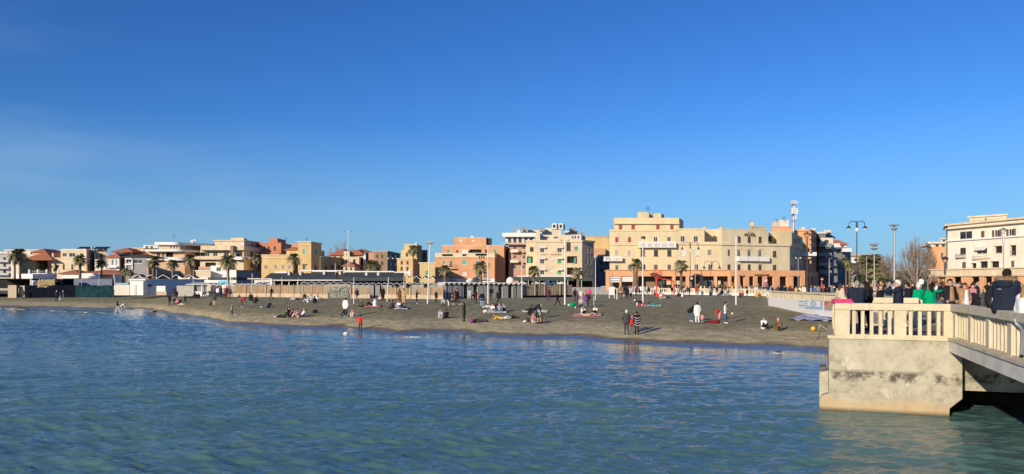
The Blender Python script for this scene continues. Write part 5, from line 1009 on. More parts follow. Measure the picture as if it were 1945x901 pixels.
# ================================================================ POLES, LAMPS, SIGNS
def pole(px, yt, yb, label, r=.06, lean=0, name='pole', D=None, mat=METW, kind=None, cat='pole', zb=None, group='tall poles standing on the beach'):
    g = ground(px, yb) if D is None else Vector((X(px, D), D, 1.93 if zb is None else zb)); D = g.y
    zt = Z(yt, D); e = empty(name, g, label, cat, group); x = g.x; xt = x+lean/F*D
    MB().tube([(x, D, g.z-.2), ((x+xt)/2, D, (g.z+zt)/2), (xt, D, zt)], [r*.95, r*.75, r*.55], 8).build('shaft', mat, e)
    if kind is None: return e
    def at(dx, dy): return (xt+dx/F*D, D, zt-dy/F*D)
    s = D/F
    if kind == 'panel': MB().obox(Vector(at(-7, 0)[:2]), Vector(at(7, 0)[:2]), Vector((0, -1)), -.4, .4, zt-.02, zt+.12).build('head', METG, e); MB().tube([at(-3.5, 4), at(-6, 0)], .04).build('bracket', METG, e); MB().tube([at(0, 3), at(6, 0)], .04).build('bracket', METG, e)
    if kind == 'twin':
        for s_ in (-1, 1): MB().tube([at(0, 2), at(3*s_, 0), at(5*s_, .5)], .045).build('arm', mat, e); MB().ball(at(6.5*s_, .6), (2.6*s, .22, .75*s)).build('lantern', METG, e)
    if kind == 'single': MB().tube([at(0, 1), at(2, -.5)], .04).build('arm', mat, e); MB().ball(at(4, -.6), (2.6*s, .2, .7*s)).build('lantern', METG, e)
    if kind == 'hook':
        for s_ in (-1, 1):
            MB().tube([at(0, -1), at(3*s_, -5), at(9*s_, -6), at(14*s_, -3), at(15.5*s_, 3)], .05, 6).build('arm', mat, e); MB().tube([at(15.5*s_, 3), at(15.5*s_, 6), at(15.5*s_, 8)], [.05, .22, .3], 10).build('shade', mat, e); MB().ball(at(15.5*s_, 8.5), (.2, .2, .2)).build('lamp', WHITE, e)
        MB().tube([at(0, 7), at(0, 4), at(0, -6)], [.05, .16, .05], 8).build('finial', mat, e); MB().ball(at(0, 11), (.18, .18, .25)).build('lamp', WHITE, e)
    if kind == 'tee': MB().tube([at(0, 9), at(0, 5)], [.14, .3], 10).build('collar', mat, e); MB().obox(Vector(at(-6, 0)[:2]), Vector(at(6, 0)[:2]), Vector((0, -1)), -.4, .4, zt-.02, zt+.1).build('head', mat, e)
    if kind == 'tri':
        for s_ in (-1, 1): MB().tube([at(0, 8), at(4.5*s_, 0)], .04).build('strut', mat, e)
        MB().obox(Vector(at(-5, 0)[:2]), Vector(at(5, 0)[:2]), Vector((0, -1)), -.35, .35, zt-.02, zt+.12).build('head', mat, e); MB().tube([at(0, 9.5), at(0, 6)], [.08, .3], 10).build('cone', mat, e)
    if kind == 'globe2':
        for s_ in (-1, 1): MB().tube([at(0, 1), at(4*s_, .5)], .04).build('arm', mat, e); MB().ball(at(4.3*s_, -.8), (1.5*s,)*3).build('globe', WHITE, e)
    if kind == 'ornate':
        for s_ in (-1, 1): MB().tube([at(0, 6), at(2.5*s_, 7), at(4*s_, 3)], .05).build('arm', mat, e); MB().tube([at(4*s_, 3), at(4*s_, -1), at(4*s_, -3)], [.08, .19, .04], 8).build('lantern', mat, e)
        MB().tube([at(0, 1), at(0, -3), at(0, -5)], [.08, .2, .04], 8).build('lantern', mat, e); MB().tube([at(0, 30), at(0, 8)], .13).build('sleeve', mat, e)
    if kind == 'mill':
        q = MB()
        for k in range(10):
            an = k*math.pi/5+.3; q.tube([at(0, 0), at(4.5*math.cos(an)+1, 3.4*math.sin(an))], .05, 4)
        q.build('vane', METD, e)
    if kind == 'bulb':
        q = MB().tube([at(0, 6), at(0, 1)], [.1, .35], 8); q.build('floodlight', METG, e); MB().ball(at(0, 0), (2.4*s, .3, 2*s)).build('lamp', METW, e)
    return e
pole(155, 527, 563, 'white goal post nearest the black navy screen'); pole(187.5, 527, 564, 'white goal post with yellow mark before the teal netting'); 
e = empty('pole', ground(213, 564), 'bent white pole at the right end of the teal netting', 'pole', 'tall poles standing on the beach'); g = ground(213, 564); MB().tube([(g.x, g.y, g.z-.1), (X(218.5, g.y), g.y, Z(540, g.y)), (X(216, g.y), g.y, Z(521, g.y))], .09).build('shaft', METW, e)
pole(297, 512, 562, 'white pole in front of the low white hut'); pole(327, 513, 561, 'white pole left of the light grey hut'); pole(367, 511, 556, 'white pole behind the light grey hut', D=132); pole(432, 508, 545, 'white pole in front of the largest beach palm', D=131); pole(441, 524, 560, 'white pole at the left end of the reed fence', D=126)
pole(479, 520, 566, 'thick white pole in front of the left reed fence', r=.08); pole(535, 527, 545, 'white pole left of the pavilion terrace', D=128); pole(564, 529, 545, 'leaning white pole before the pavilion', lean=3, D=128)
pole(672, 527, 577, 'white pole beside the patchwork gate with round foot', r=.07); pole(735, 527, 573, 'leaning white pole near the black draped pushchair', r=.08, lean=3); pole(744, 545, 577, 'short brown stake near the leaning white pole', mat=BEIG); pole(766.5, 500, 567, 'white pole behind the person in the long tan coat', lean=2)
pole(797, 527, 568, 'leaning white pole left of the tall panel lamp', lean=6); pole(812, 462, 577, 'tall white lamp pole with flat panel head and slight lean', r=.1, lean=5, name='lamp_post', kind='panel', cat='lamp post')
pole(845, 536, 562, 'white pole at the left end of the cabin row', D=112.5); pole(927, 467, 577, 'tall white lamp pole in front of the orange block corner', r=.09, name='lamp_post', kind='twin', cat='lamp post'); pole(991, 488, 567, 'white lamp pole before the greyish reed fence', r=.08, kind='single', name='lamp_post', cat='lamp post')
pole(1073, 456, 579, 'tall white lamp pole with twin heads before the cream block', r=.11, name='lamp_post', kind='twin', cat='lamp post'); pole(1131, 488, 570, 'white floodlight pole before the ramp wall', r=.07, name='lamp_post', kind='bulb', cat='lamp post'); pole(1221, 452, 579, 'tall white pole topped by a small dark wind spinner', r=.1, name='spinner_pole', kind='mill'); pole(1398, 450, 579, 'tall white pole on the sand below the hotel lettering', r=.09, kind='single', name='lamp_post', cat='lamp post')
LG = 'street lamps along the promenade'
pole(661, 439, 520, 'very tall lamp with two flat white heads behind the pavilion', r=.13, name='street_lamp', kind='twin', cat='street lamp', D=215, group=LG); pole(742, 492, 520, 'lamp with two white globes before the brown block', D=200, r=.08, kind='globe2', mat=METD, name='street_lamp', cat='street lamp', group=LG); pole(608, 488, 516, 'short lamp before the ochre side wing', D=205, r=.07, kind='single', name='street_lamp', cat='street lamp', group=LG); pole(637, 500, 516, 'plain white mast before the ochre side wing', D=205, r=.1, group=LG)
pole(784, 524, 545, 'plain thin mast left of the small yellow house', D=150, r=.05, group=LG)
pole(1311, 466, 550, 'dark hooked twin lamp before the hotel, nearer the right palm', D=168, r=.09, kind='hook', mat=METD, name='street_lamp', cat='street lamp', group=LG); pole(1320.5, 487, 550, 'thin grey lamp right beside the hooked lamp by the palm', D=166, r=.08, kind='single', mat=METG, name='street_lamp', cat='street lamp', group=LG)
pole(1163, 514, 552, 'thin black mast before the white shop awnings', D=165, r=.05, mat=METD, group=LG); pole(915, 489, 535, 'double hooked dark lamp behind the palm before the orange block', D=195, r=.08, kind='ornate', mat=METD, name='street_lamp', cat='street lamp', group=LG)
pole(1533, 445, 552, 'ornate dark three lantern lamp before the orange street corner', D=140, r=.12, kind='ornate', mat=METD, name='street_lamp', cat='street lamp', group=LG); pole(1516, 491, 548, 'grey twin lamp before the dark end wall of the hotel', D=160, r=.08, kind='globe2', mat=METG, name='street_lamp', cat='street lamp', group=LG); pole(1575, 492, 550, 'grey lamp with flat square head before the shaded side street', D=150, r=.1, kind='single', mat=METG, name='street_lamp', cat='street lamp', group=LG)
pole(1627.5, 426, 553, 'tall dark lamp with two hooked arms rising behind the man in navy', D=95, r=.1, kind='hook', mat=METD, name='street_lamp', cat='street lamp', group=LG, zb=2.2); pole(1646, 488, 556, 'thin pale lamp post between the hooked lamp and the tapered lamp', D=120, r=.08, kind='single', mat=METG, name='street_lamp', cat='street lamp', group=LG)
pole(1660.5, 466, 562, 'pale lamp post with triangular open head', D=62, r=.07, kind='tri', mat=METG, name='street_lamp', cat='street lamp', group=LG, zb=2.45); pole(1698.5, 429, 558, 'tallest grey concrete lamp post with cross bar and collar', D=70, r=.14, kind='tee', mat=METG, name='street_lamp', cat='street lamp', group=LG, zb=2.4)
pole(1742, 490, 556, 'thin grey lamp post in front of the bare poplar', D=110, r=.09, kind='single', mat=METG, name='street_lamp', cat='street lamp', group=LG); pole(1795, 492, 556, 'dark twin lamp at the left corner of the far right arcade', D=105, r=.06, kind='ornate', mat=METD, name='street_lamp', cat='street lamp', group=LG); pole(1906, 437, 560, 'grey ornate lamp rising above the fur hood', D=120, r=.12, kind='ornate', mat=METG, name='street_lamp', cat='street lamp', group=LG)
# no entry sign
e = empty('traffic_sign', (X(1561, 138), 138, 1.95), 'round red no entry sign with white bar by the side street', 'traffic sign'); x = X(1561, 138); MB().tube([(x, 138, 1.95), (x, 138, Z(535, 138))], .04).build('post', METG, e)
a = MB(); a.tube([(x, 137.95, Z(530.5, 138)), (x, 137.9, Z(530.5, 138))], .27, 16); a.build('disc', SH['red'], e); MB().box(x-.18, x+.18, 137.86, 137.89, Z(530.9, 138)-.03, Z(530.1, 138)).build('bar', WHITE, e); MB().box(x-.3, x+.3, 137.5, 137.9, 1.97, Z(541, 138)).build('barrier', SH['red'], e)
# white sandwich sign on the sand
g = ground(1167, 567); e = empty('sign_board', g, 'blank white freestanding board on the sand', 'sign board'); s = g.y/F
MB().box(X(1156.5, g.y), X(1167.5, g.y), g.y, g.y+.08, Z(560.5, g.y), Z(545, g.y)).build('board', WHITE, e)
for p in (1156.5, 1166.3): MB().box(X(p, g.y), X(p+1.2, g.y), g.y+.01, g.y+.07, g.z-.1, Z(560.4, g.y)).build('leg', WHITE, e)
e = empty('sign_board', ground(1172, 569), 'bare pale post and bracket right of the white board', 'post'); g = ground(1172, 569); MB().tube([(g.x, g.y, g.z-.1), (g.x, g.y, Z(548, g.y))], .09).build('post', PALE, e); MB().tube([(g.x, g.y, Z(550, g.y)), (X(1166, g.y), g.y, Z(546, g.y))], .08).build('bracket', PALE, e)
# red frame with heart
REDM = M('red_painted_steel', (.62, .06, .035), .5, .1, 3); g = ground(1262, 564); D_ = g.y; e = empty('photo_frame', g, 'red steel picture frame topped by a round heart emblem on the sand', 'photo frame')
def at(px, py): return (X(px, D_), D_, Z(py, D_))
MB().tube([at(1247, 564), at(1246.5, 528)], .13).build('upright', REDM, e); MB().tube([at(1280.5, 563), at(1279.5, 534.5)], .13).build('upright', REDM, e); MB().tube([at(1256, 530), at(1270, 532), at(1279.5, 534.8)], .12).build('top_bar', REDM, e); MB().tube([at(1247, 561), at(1260, 562), at(1261, 558)], .16).build('base_bar', REDM, e); MB().box(X(1247, D_), X(1259, D_), D_-.05, D_+.05, Z(563, D_), Z(557.5, D_)).build('base_panel', REDM, e)
MB().tube([(at(1249, 521.5)[0]+.72*math.cos(t_), D_, at(1249, 521.5)[2]+.68*math.sin(t_)) for t_ in np.linspace(0, 6.28, 20)], .07).build('ring', REDM, e)
hp = [(.44*math.sin(t_)**3, (.36*math.cos(t_)-.14*math.cos(2*t_)-.055*math.cos(3*t_)-.03*math.cos(4*t_))) for t_ in np.linspace(0, 6.28, 24)]; MB().tube([(at(1249, 521.5)[0]+u, D_, at(1249, 521.5)[2]+v) for u, v in hp], .06).build('heart', REDM, e)
# telephone mast on the roof
MST = 207; e = empty('antenna_mast', (X(1507, MST), MST, Z(440, MST)), 'tall grey antenna mast on the roof right of the hotel', 'antenna'); x = X(1507, MST)
MB().tube([(x, MST, Z(440, MST)), (x, MST, Z(383, MST))], [.35, .25], 8).build('shaft', METG, e)
for dx, y0, y1, w_ in ((-4, 383, 386.5, .7), (0, 382, 388, .8), (4, 384, 387, .7), (-4, 396, 407, .5), (4.2, 396, 408, .55), (-1, 393, 407, .5), (2, 410, 417, .4)): MB().box(x+dx/F*MST-w_/2, x+dx/F*MST+w_/2, MST-.9, MST-.55, Z(y1, MST), Z(y0, MST)).build('antenna_panel', METW, e)
for y in (390, 400, 410, 420): MB().box(x-.6, x+.6, MST-.6, MST+.6, Z(y, MST), Z(y, MST)+.1).build('platform', METG, e)
for y, px in ((421, 1468), (419, 1474)): pass
for px, yb, yt, D_ in ((1475, 432, 417, 209), (1489, 420, 412, 214), (582, 459, 452, 262), (543, 461, 451, 290), (1231, 403, 393, 188), (330, 461, 447, 280)):
    e = empty('aerial', (X(px, D_), D_, Z(yb, D_)), 'thin rooftop aerial '+{1475: 'nearest the roof dishes', 1489: 'between the roof dishes and the tall mast', 582: 'on the ochre tower', 543: 'on the red orange block', 1231: 'on the hotel penthouse', 330: 'on the rounded balcony block'}[px], 'aerial'); q = MB(); x = X(px, D_); q.tube([(x, D_, Z(yb, D_)-.3), (x, D_, Z(yt, D_))], .04, 5)
    for k in range(4): q.tube([(x-.5, D_, Z(yt, D_)-.25*k), (x+.5, D_, Z(yt, D_)-.25*k)], .03, 4)
    q.build('aerial_rods', METD, e)
# ================================================================ PALMS AND TREES
PBARK = M('palm_bark', (.17, .125, .085), .95, .3, 5, .6, 12); PSKIRT = M('dry_fronds', (.28, .21, .13), .95, .3, 8); PLEAF = M('palm_leaf', (.19, .185, .085), .8, .35, 3); PLEAF2 = M('palm_leaf_dry', (.36, .29, .16), .85, .3, 3)
def palm_meshes(seed, rad, skirt, n=46, stiff=1.):
    n = int(n*1.5)
    rr = random.Random(seed); a = MB(); s = MB()
    for k in range(n):
        az = rr.uniform(0, 6.28); el = rr.uniform(-.75, 1.35); L0 = rad*rr.uniform(.8, 1.12); m = 1 if (el < -.25 and rr.random() < .6) or rr.random() < .12 else 0
        d0 = Vector((math.cos(az), math.sin(az), 0)); sd = Vector((-d0.y, d0.x, 0)); pts = []
        for j in range(6):
            t = j/5; pts.append(d0*(L0*t*math.cos(el)*(1 if el < .9 else 1.2))+Vector((0, 0, L0*t*math.sin(el)-L0*.55*t*t*stiff)))
        for j in range(1, 6):
            for q in range(3):
                b = pts[j-1].lerp(pts[j], q/3); dr = (pts[j]-pts[j-1]).normalized(); w_ = L0*.36*(1-abs(j/5-.6)*1.1)
                for sg in (-1, 1):
                    tip = b+sd*sg*w_+dr*w_*.55-Vector((0, 0, w_*.35*rr.random())); a.tri(b-dr*.03*rad, b+dr*.07*rad, tip, m)
        a.tri(pts[0]-sd*.02*rad, pts[0]+sd*.02*rad, pts[4], m)
    for k in range(int(60*skirt)):
        az = rr.uniform(0, 6.28); z0 = -rr.random()*rad*.5*skirt; r0 = rad*.14; r1 = rad*(.34*(1-.5*rr.random())); ln = rad*rr.uniform(.5, .9)
        d0 = Vector((math.cos(az), math.sin(az), 0)); sd = Vector((-d0.y, d0.x, 0)); p0 = d0*r0+Vector((0, 0, z0)); p1 = d0*r1+Vector((0, 0, z0-ln*.5)); p2 = d0*r1*.7+Vector((0, 0, z0-ln))
        w_ = rad*.07; s.quad(p0-sd*w_*.4, p0+sd*w_*.4, p1+sd*w_, p1-sd*w_); s.tri(p1-sd*w_, p1+sd*w_, p2)
    return a.mesh('crown', [PLEAF, PLEAF2]), (s.mesh('dry_skirt', PSKIRT) if skirt else None)
PV = [palm_meshes(k, 1.0, sk, n, st) for k, (sk, n, st) in enumerate([(1, 50, .9), (1, 44, 1.1), (1.6, 50, .8), (.5, 40, .7), (.0, 90, .8), (1, 60, 1.3)])]
def palm(px, pyc, D, rpx, label, v=0, zb=1.93, tr=.22, lean=0):
    rad = rpx*1.08/F*D; zc = Z(pyc, D); x = X(px, D); e = empty('palm_tree', (x, D, zb), label, 'palm tree', 'palm trees behind the beach'); cr_, sk = PV[v]
    xt = x; xb = x-lean; n = 7; t = MB().tube([(xb+(xt-xb)*k/n, D, zb-.2+(zc-zb+.2)*k/n) for k in range(n+1)], [tr*(1.35-.5*k/n)*(1+.06*(k % 2)) for k in range(n+1)], 8); t.build('trunk', PBARK, e)
    for me in (cr_, sk):
        if me is None: continue
        o = bpy.data.objects.new('crown' if me is cr_ else 'dry_skirt', me); COL.objects.link(o); o.parent = e; o.location = (0, 0, zc-zb); o.scale = (rad,)*3; o.rotation_euler = (0, 0, px*1.7)
for a_ in ((28, 484, 172, 13, 'left of the twin palms before the ochre house', 2, .2), (38, 481, 176, 15, 'right of the twin palms before the ochre house', 2, .22), (152, 491, 178, 13, 'palm before the cream villa with solar panels', 0, .28), (193, 498, 182, 12, 'thin palm before the blue shuttered house', 3, .16),
           (238, 513, 165, 8, 'small dark palm left of the kiosk, nearer the bent pole', 5, .12), (247.5, 516, 162, 7, 'small dark palm directly behind the kiosk', 5, .1), (291, 494, 165, 13, 'shaggy palm behind the left of the two close white poles', 2, .25), (328, 500, 172, 12, 'palm before the rounded balconies', 0, .2), (363, 491, 180, 14, 'shaggy palm between the rounded balconies and the cream block', 2, .28),
           (433, 493, 175, 17, 'largest palm above the arched window', 0, .3), (488, 489, 180, 11, 'shaggy palm before the shaded side of the cream block', 2, .3), (559, 489, 190, 13, 'palm with brown skirt before the ochre building', 2, .32), (577, 536, 140, 5, 'tiny palm on the pavilion terrace', 3, .08), (708, 505, 190, 17, 'broad leafy short palm beside the brown block', 4, .4),
           (785, 472, 215, 12, 'very tall thin palm before the yellow stepped block', 1, .17), (845, 510, 185, 12, 'palm before the left balcony of the orange block', 0, .3), (913, 504, 188, 14, 'palm before the right balconies of the orange block', 0, .28), (1014, 512, 172, 13, 'palm before the cream block, nearer the orange block', 0, .25), (1098, 514, 170, 13, 'palm before the right corner of the cream block', 1, .3),
           (1207, 500, 165, 14, 'palm before the white shop awnings of the hotel', 2, .45), (1294, 501, 165, 15, 'palm before the middle of the hotel arcade', 1, .25), (1607, 494, 190, 9, 'palm with drooping skirt at the corner of the side street', 1, .15)): palm(a_[0], a_[1], a_[2], a_[3], a_[4] if 'palm' in a_[4] else 'palm, '+a_[4], a_[5], tr=a_[6])
palm(1653, 505, 240, 34, 'big feathery date palm at the entrance of the avenue', 4, tr=.5); palm(1614, 505, 230, 9, 'shaggy brown palm left of the tall hooked lamp', 2, tr=.3)
BARK = M('bare_bark', (.20, .155, .115), .95, .2, 3); TWIG = M('bare_twigs', (.23, .175, .13), .95, .25, 2)
def bare_tree(px, ytop, D, wpx, label, seed, up=.9, n0=9, group='bare winter trees', zb=1.93, ybot=545):
    rr = random.Random(seed); H = Z(ytop, D)-zb; Wd = wpx/F*D/2; x = X(px, D); e = empty('bare_tree', (x, D, zb), label, 'tree', group); t = MB(); c = MB()
    t.tube([(x, D, zb-.2), (x+.1, D, zb+H*.16), (x, D, zb+H*.3)], [H*.022, H*.018, H*.013], 7)
    for k in range(n0*7):
        az = rr.uniform(0, 6.28); r_ = Wd*math.sqrt(rr.random()); h0 = H*rr.uniform(.08, .35); h1 = H*(rr.uniform(.72, 1.0)-.28*(r_/Wd)**2); bx = Vector((x, D, zb+h0)); tp = Vector((x+math.cos(az)*r_, D+math.sin(az)*r_, zb+h1))
        md = bx.lerp(tp, .45)+Vector((math.cos(az)*r_*.3*up, math.sin(az)*r_*.3*up, 0)); c.tube([bx, md, tp], [H*.006, H*.004, H*.0015], 4, cap=False)
        for j in range(11):
            s_ = rr.uniform(.3, 1); b0 = md.lerp(tp, s_) if s_ > .4 else bx.lerp(md, s_+.4); ln = H*rr.uniform(.06, .15); d0 = Vector((rr.uniform(-1, 1)*.35, rr.uniform(-1, 1)*.35, 1)).normalized(); c.tube([b0, b0+d0*ln*.5+Vector((rr.uniform(-.1, .1), 0, 0)), b0+d0*ln], [H*.0022, H*.0017, H*.0008], 3, cap=False)
    t.build('trunk', BARK, e); c.build('crown', TWIG, e)
bare_tree(1741, 452, 150, 62, 'large bare poplar with upright twigs left of the far right block', 3, .8, 14); bare_tree(1768, 470, 190, 26, 'smaller bare tree between the large poplar and the orange cream block', 9, .7, 7)
bare_tree(1684, 478, 230, 40, 'thin bare tree directly left of the tallest lamp post', 5, .8, 8); bare_tree(1706, 492, 260, 34, 'low bare tree right of the tallest lamp post', 6, .9, 7); bare_tree(1668, 486, 250, 36, 'bare tree beside the date palm crown', 7, .9, 7); bare_tree(1632, 500, 235, 34, 'low brown bare tree below the long white block', 8, 1, 8); bare_tree(1722, 505, 280, 30, 'small bare tree at the end of the avenue', 12, 1, 5)
bare_tree(650, 458, 420, 60, 'bare tree far behind the tallest twin lamp', 13, 1, 9)
def bush(px, yc, D, wpx, hpx, label, mat, n=900, seed=1, name='green_tree', cat='tree'):
    rr = random.Random(seed); s = D/F; e = empty(name, (X(px, D), D, 1.93), label, cat); c = MB(); z0 = Z(yc, D)
    cl = [(rr.gauss(0, .42), rr.gauss(0, .42), rr.uniform(-.8, .75), rr.uniform(.2, .42)) for _ in range(16)]
    for k in range(n):
        q = rr.choice(cl); v = Vector((rr.gauss(0, 1), rr.gauss(0, 1), rr.gauss(0, 1))).normalized()*q[3]*rr.uniform(.5, 1); p0 = Vector((X(px, D)+(q[0]+v.x)*wpx*s/2, D+(q[1]+v.y)*wpx*s/2, z0+(q[2]+v.z)*hpx*s/2)); r_ = rr.uniform(.12, .3)*(hpx*s/8+.3)
        a1 = Vector((rr.gauss(0, 1), rr.gauss(0, 1), rr.gauss(0, 1))).normalized()*r_; a2 = Vector((rr.gauss(0, 1), rr.gauss(0, 1), rr.gauss(0, 1))).normalized()*r_; c.quad(p0-a1, p0-a2, p0+a1, p0+a2)
    c.build('crown', mat, e); MB().tube([(X(px, D), D, 1.8), (X(px, D), D, z0)], [.3, .15]).build('trunk', BARK, e)
G1 = M('pine_foliage', (.045, .065, .03), .9, .3, 1); G2 = M('hedge_foliage', (.06, .075, .03), .9, .3, 1)
bush(1712, 525, 270, 34, 26, 'round dark pine at the end of the avenue', G1, 1500, 1); bush(1690, 532, 230, 40, 18, 'dark green shrub mass left of the pine', G1, 1300, 2, 'shrub', 'shrub'); bush(1640, 532, 200, 50, 22, 'green brown shrub under the date palm', G2, 1500, 3, 'shrub', 'shrub'); bush(1730, 536, 200, 30, 14, 'low shrub at the foot of the bare poplar', G2, 900, 4, 'shrub', 'shrub'); bush(1772, 540, 160, 10, 8, 'small clipped green bush at the left of the far right arcade', G2, 500, 5, 'shrub', 'shrub')
bush(75, 508, 225, 16, 14, 'green shrub beside the white terrace', G2, 600, 6, 'shrub', 'shrub'); bush(106, 508, 225, 12, 16, 'dark green shrub before the cream villa', G2, 500, 7, 'shrub', 'shrub'); bush(1371, 545, 152, 16, 8, 'leafy planter below the hotel arcade', G2, 400, 8, 'planter', 'plant'); bush(1283, 543, 168, 10, 7, 'small planter beside the palm before the hotel', G2, 300, 9, 'planter', 'plant')
bush(303, 551, 146, 12, 6, 'plants with orange flowers on the low counter', M('flowering_plants', (.20, .13, .05), .9, .4, 6), 300, 10, 'planter', 'plant')
# distant tree belt at the end of the avenue
rr = random.Random(20); a = MB()
for k in range(5000):
    p0 = Vector((rr.uniform(150, 420), rr.uniform(430, 520), 1.9+rr.random()**1.5*9)); r_ = rr.uniform(.6, 1.6); a1 = Vector((rr.gauss(0, 1), rr.gauss(0, 1), rr.gauss(0, 1))).normalized()*r_; a2 = Vector((rr.gauss(0, 1), rr.gauss(0, 1), rr.gauss(0, 1))).normalized()*r_; a.quad(p0-a1, p0-a2, p0+a1, p0+a2)
a.build('far_trees', G1, None, label='far dark trees beyond the end of the avenue', kind='stuff')

# ================================================================ CARS
def car(px, D, label, col, rz=0, dark=False):
    e = empty('parked_car', (X(px, D), D, 1.95), label, 'car', 'cars parked along the promenade road'); ca, sa = math.cos(rz), math.sin(rz)
    def T(x, y, z): return (X(px, D)+x*ca-y*sa, D+x*sa+y*ca, 1.95+z)
    def ext(prof, y0, y1, mat, name, y0t=None):
        a = MB(); n = len(prof); i = len(a.v); a.v += [T(x, y0, z) for x, z in prof]+[T(x, y1, z) for x, z in prof]; a.f.append(tuple(range(i, i+n))); a.m.append(0); a.f.append(tuple(range(i+2*n-1, i+n-1, -1))); a.m.append(0)
        for k in range(n): a.f.append((i+(k+1) % n, i+k, i+n+k, i+n+(k+1) % n)); a.m.append(0)
        o = a.build(name, mat, e); 
        if name in ('body', 'cabin'): b_ = o.modifiers.new('b', 'BEVEL'); b_.width = .07; b_.segments = 2; b_.limit_method = 'ANGLE'
    cm = M('car_paint_'+label.split()[0], col, .25, .04, 2, spec=.6)
    ext([(-2.05, .3), (-2.1, .72), (-1.95, .92), (-1.0, .98), (1.1, 1.0), (1.95, .85), (2.08, .6), (2.05, .3)], -.82, .82, cm, 'body'); ext([(-1.55, .96), (-1.15, 1.38), (-.6, 1.47), (.35, 1.45), (.75, 1.32), (1.25, .98)], -.7, .7, cm, 'cabin')
    ext([(-1.3, 1.0), (-1.02, 1.33), (.3, 1.38), (.62, 1.28), (1.0, 1.0)], -.73, .73, GLASS, 'side_window')
    for x in (-1.3, 1.3):
        for y in (-.84, .66): MB().tube([T(x, y, .32), T(x, y+.18, .32)], .32, 14).build('wheel', METD, e)
    for y in (-.6, .6): MB().ball(T(2.06, y, .68), (.06, .16, .09)).build('headlight', WHITE, e)
car(1092, 200, 'silver car parked under the right end of the green awning', (.35, .36, .38)); car(1118, 198, 'white car parked before the ramp wall', (.6, .6, .6)); car(1447, 163, 'grey blue car parked before the hotel arcade', (.16, .20, .24)); car(1527, 150, 'black car parked before the side street corner', (.03, .03, .035), .3); car(1148, 205, 'pale car in the gap left of the hotel', (.45, .45, .44), 1.2); car(1784, 160, 'light grey car before the left corner of the far right arcade', (.4, .4, .42))

# ================================================================ PEOPLE
COLS = {'black': (.018, .018, .022), 'dark grey': (.06, .06, .065), 'grey': (.2, .2, .21), 'light grey': (.42, .42, .42), 'white': (.72, .71, .69), 'navy': (.018, .024, .042), 'blue': (.04, .10, .30), 'jeans blue': (.07, .12, .22), 'light blue': (.25, .38, .52), 'red': (.55, .03, .03), 'dark red': (.16, .03, .035), 'burgundy': (.10, .03, .045), 'pink': (.62, .25, .28), 'hot pink': (.62, .06, .18),
        'tan': (.42, .28, .15), 'camel': (.36, .21, .11), 'brown': (.14, .08, .045), 'beige': (.50, .42, .31), 'green': (.0, .30, .13), 'dark green': (.03, .055, .04), 'olive': (.12, .13, .05), 'yellow': (.70, .42, .04), 'orange': (.6, .22, .04), 'purple': (.16, .06, .2), 'teal': (.03, .22, .25), 'cream': (.60, .52, .40), 'lilac': (.4, .35, .5)}
HAIRC = {'dark': (.02, .014, .01), 'brown': (.07, .038, .02), 'grey': (.26, .25, .24), 'white': (.62, .6, .56), 'blond': (.32, .2, .09), 'red': (.4, .04, .03), 'pink': (.6, .3, .3), 'hood': (.03, .03, .035)}
PM = {}
def pmat(kind, c):
    k = kind+c
    if k not in PM: PM[k] = M((kind+'_'+c).replace(' ', '_'), COLS[c] if kind == 'cloth' else HAIRC[c], .9 if kind == 'cloth' else .7, .16, 9, .25, 30, spec=.08)
    return PM[k]
SKIN = M('skin', (.50, .29, .20), .6, .06, 8); SHOE = {c: pmat('cloth', c) for c in ('black', 'white', 'brown')}
def V3(*a): return Vector(a)
def J_stand(): return dict(pel=V3(0, 0, .93), che=V3(0, .01, 1.30), nec=V3(0, 0, 1.47), hed=V3(0, -.02, 1.60), sL=V3(-.17, 0, 1.41), sR=V3(.17, 0, 1.41), eL=V3(-.24, .03, 1.13), eR=V3(.24, .03, 1.13), hL=V3(-.23, -.07, .88), hR=V3(.23, -.07, .88),
        kL=V3(-.10, -.02, .50), kR=V3(.10, -.02, .50), aL=V3(-.11, .03, .09), aR=V3(.11, .03, .09), hf=V3(0, -1, 0), hu=V3(0, 0, 1), tL=V3(-.12, -.15, .045), tR=V3(.12, -.15, .045))
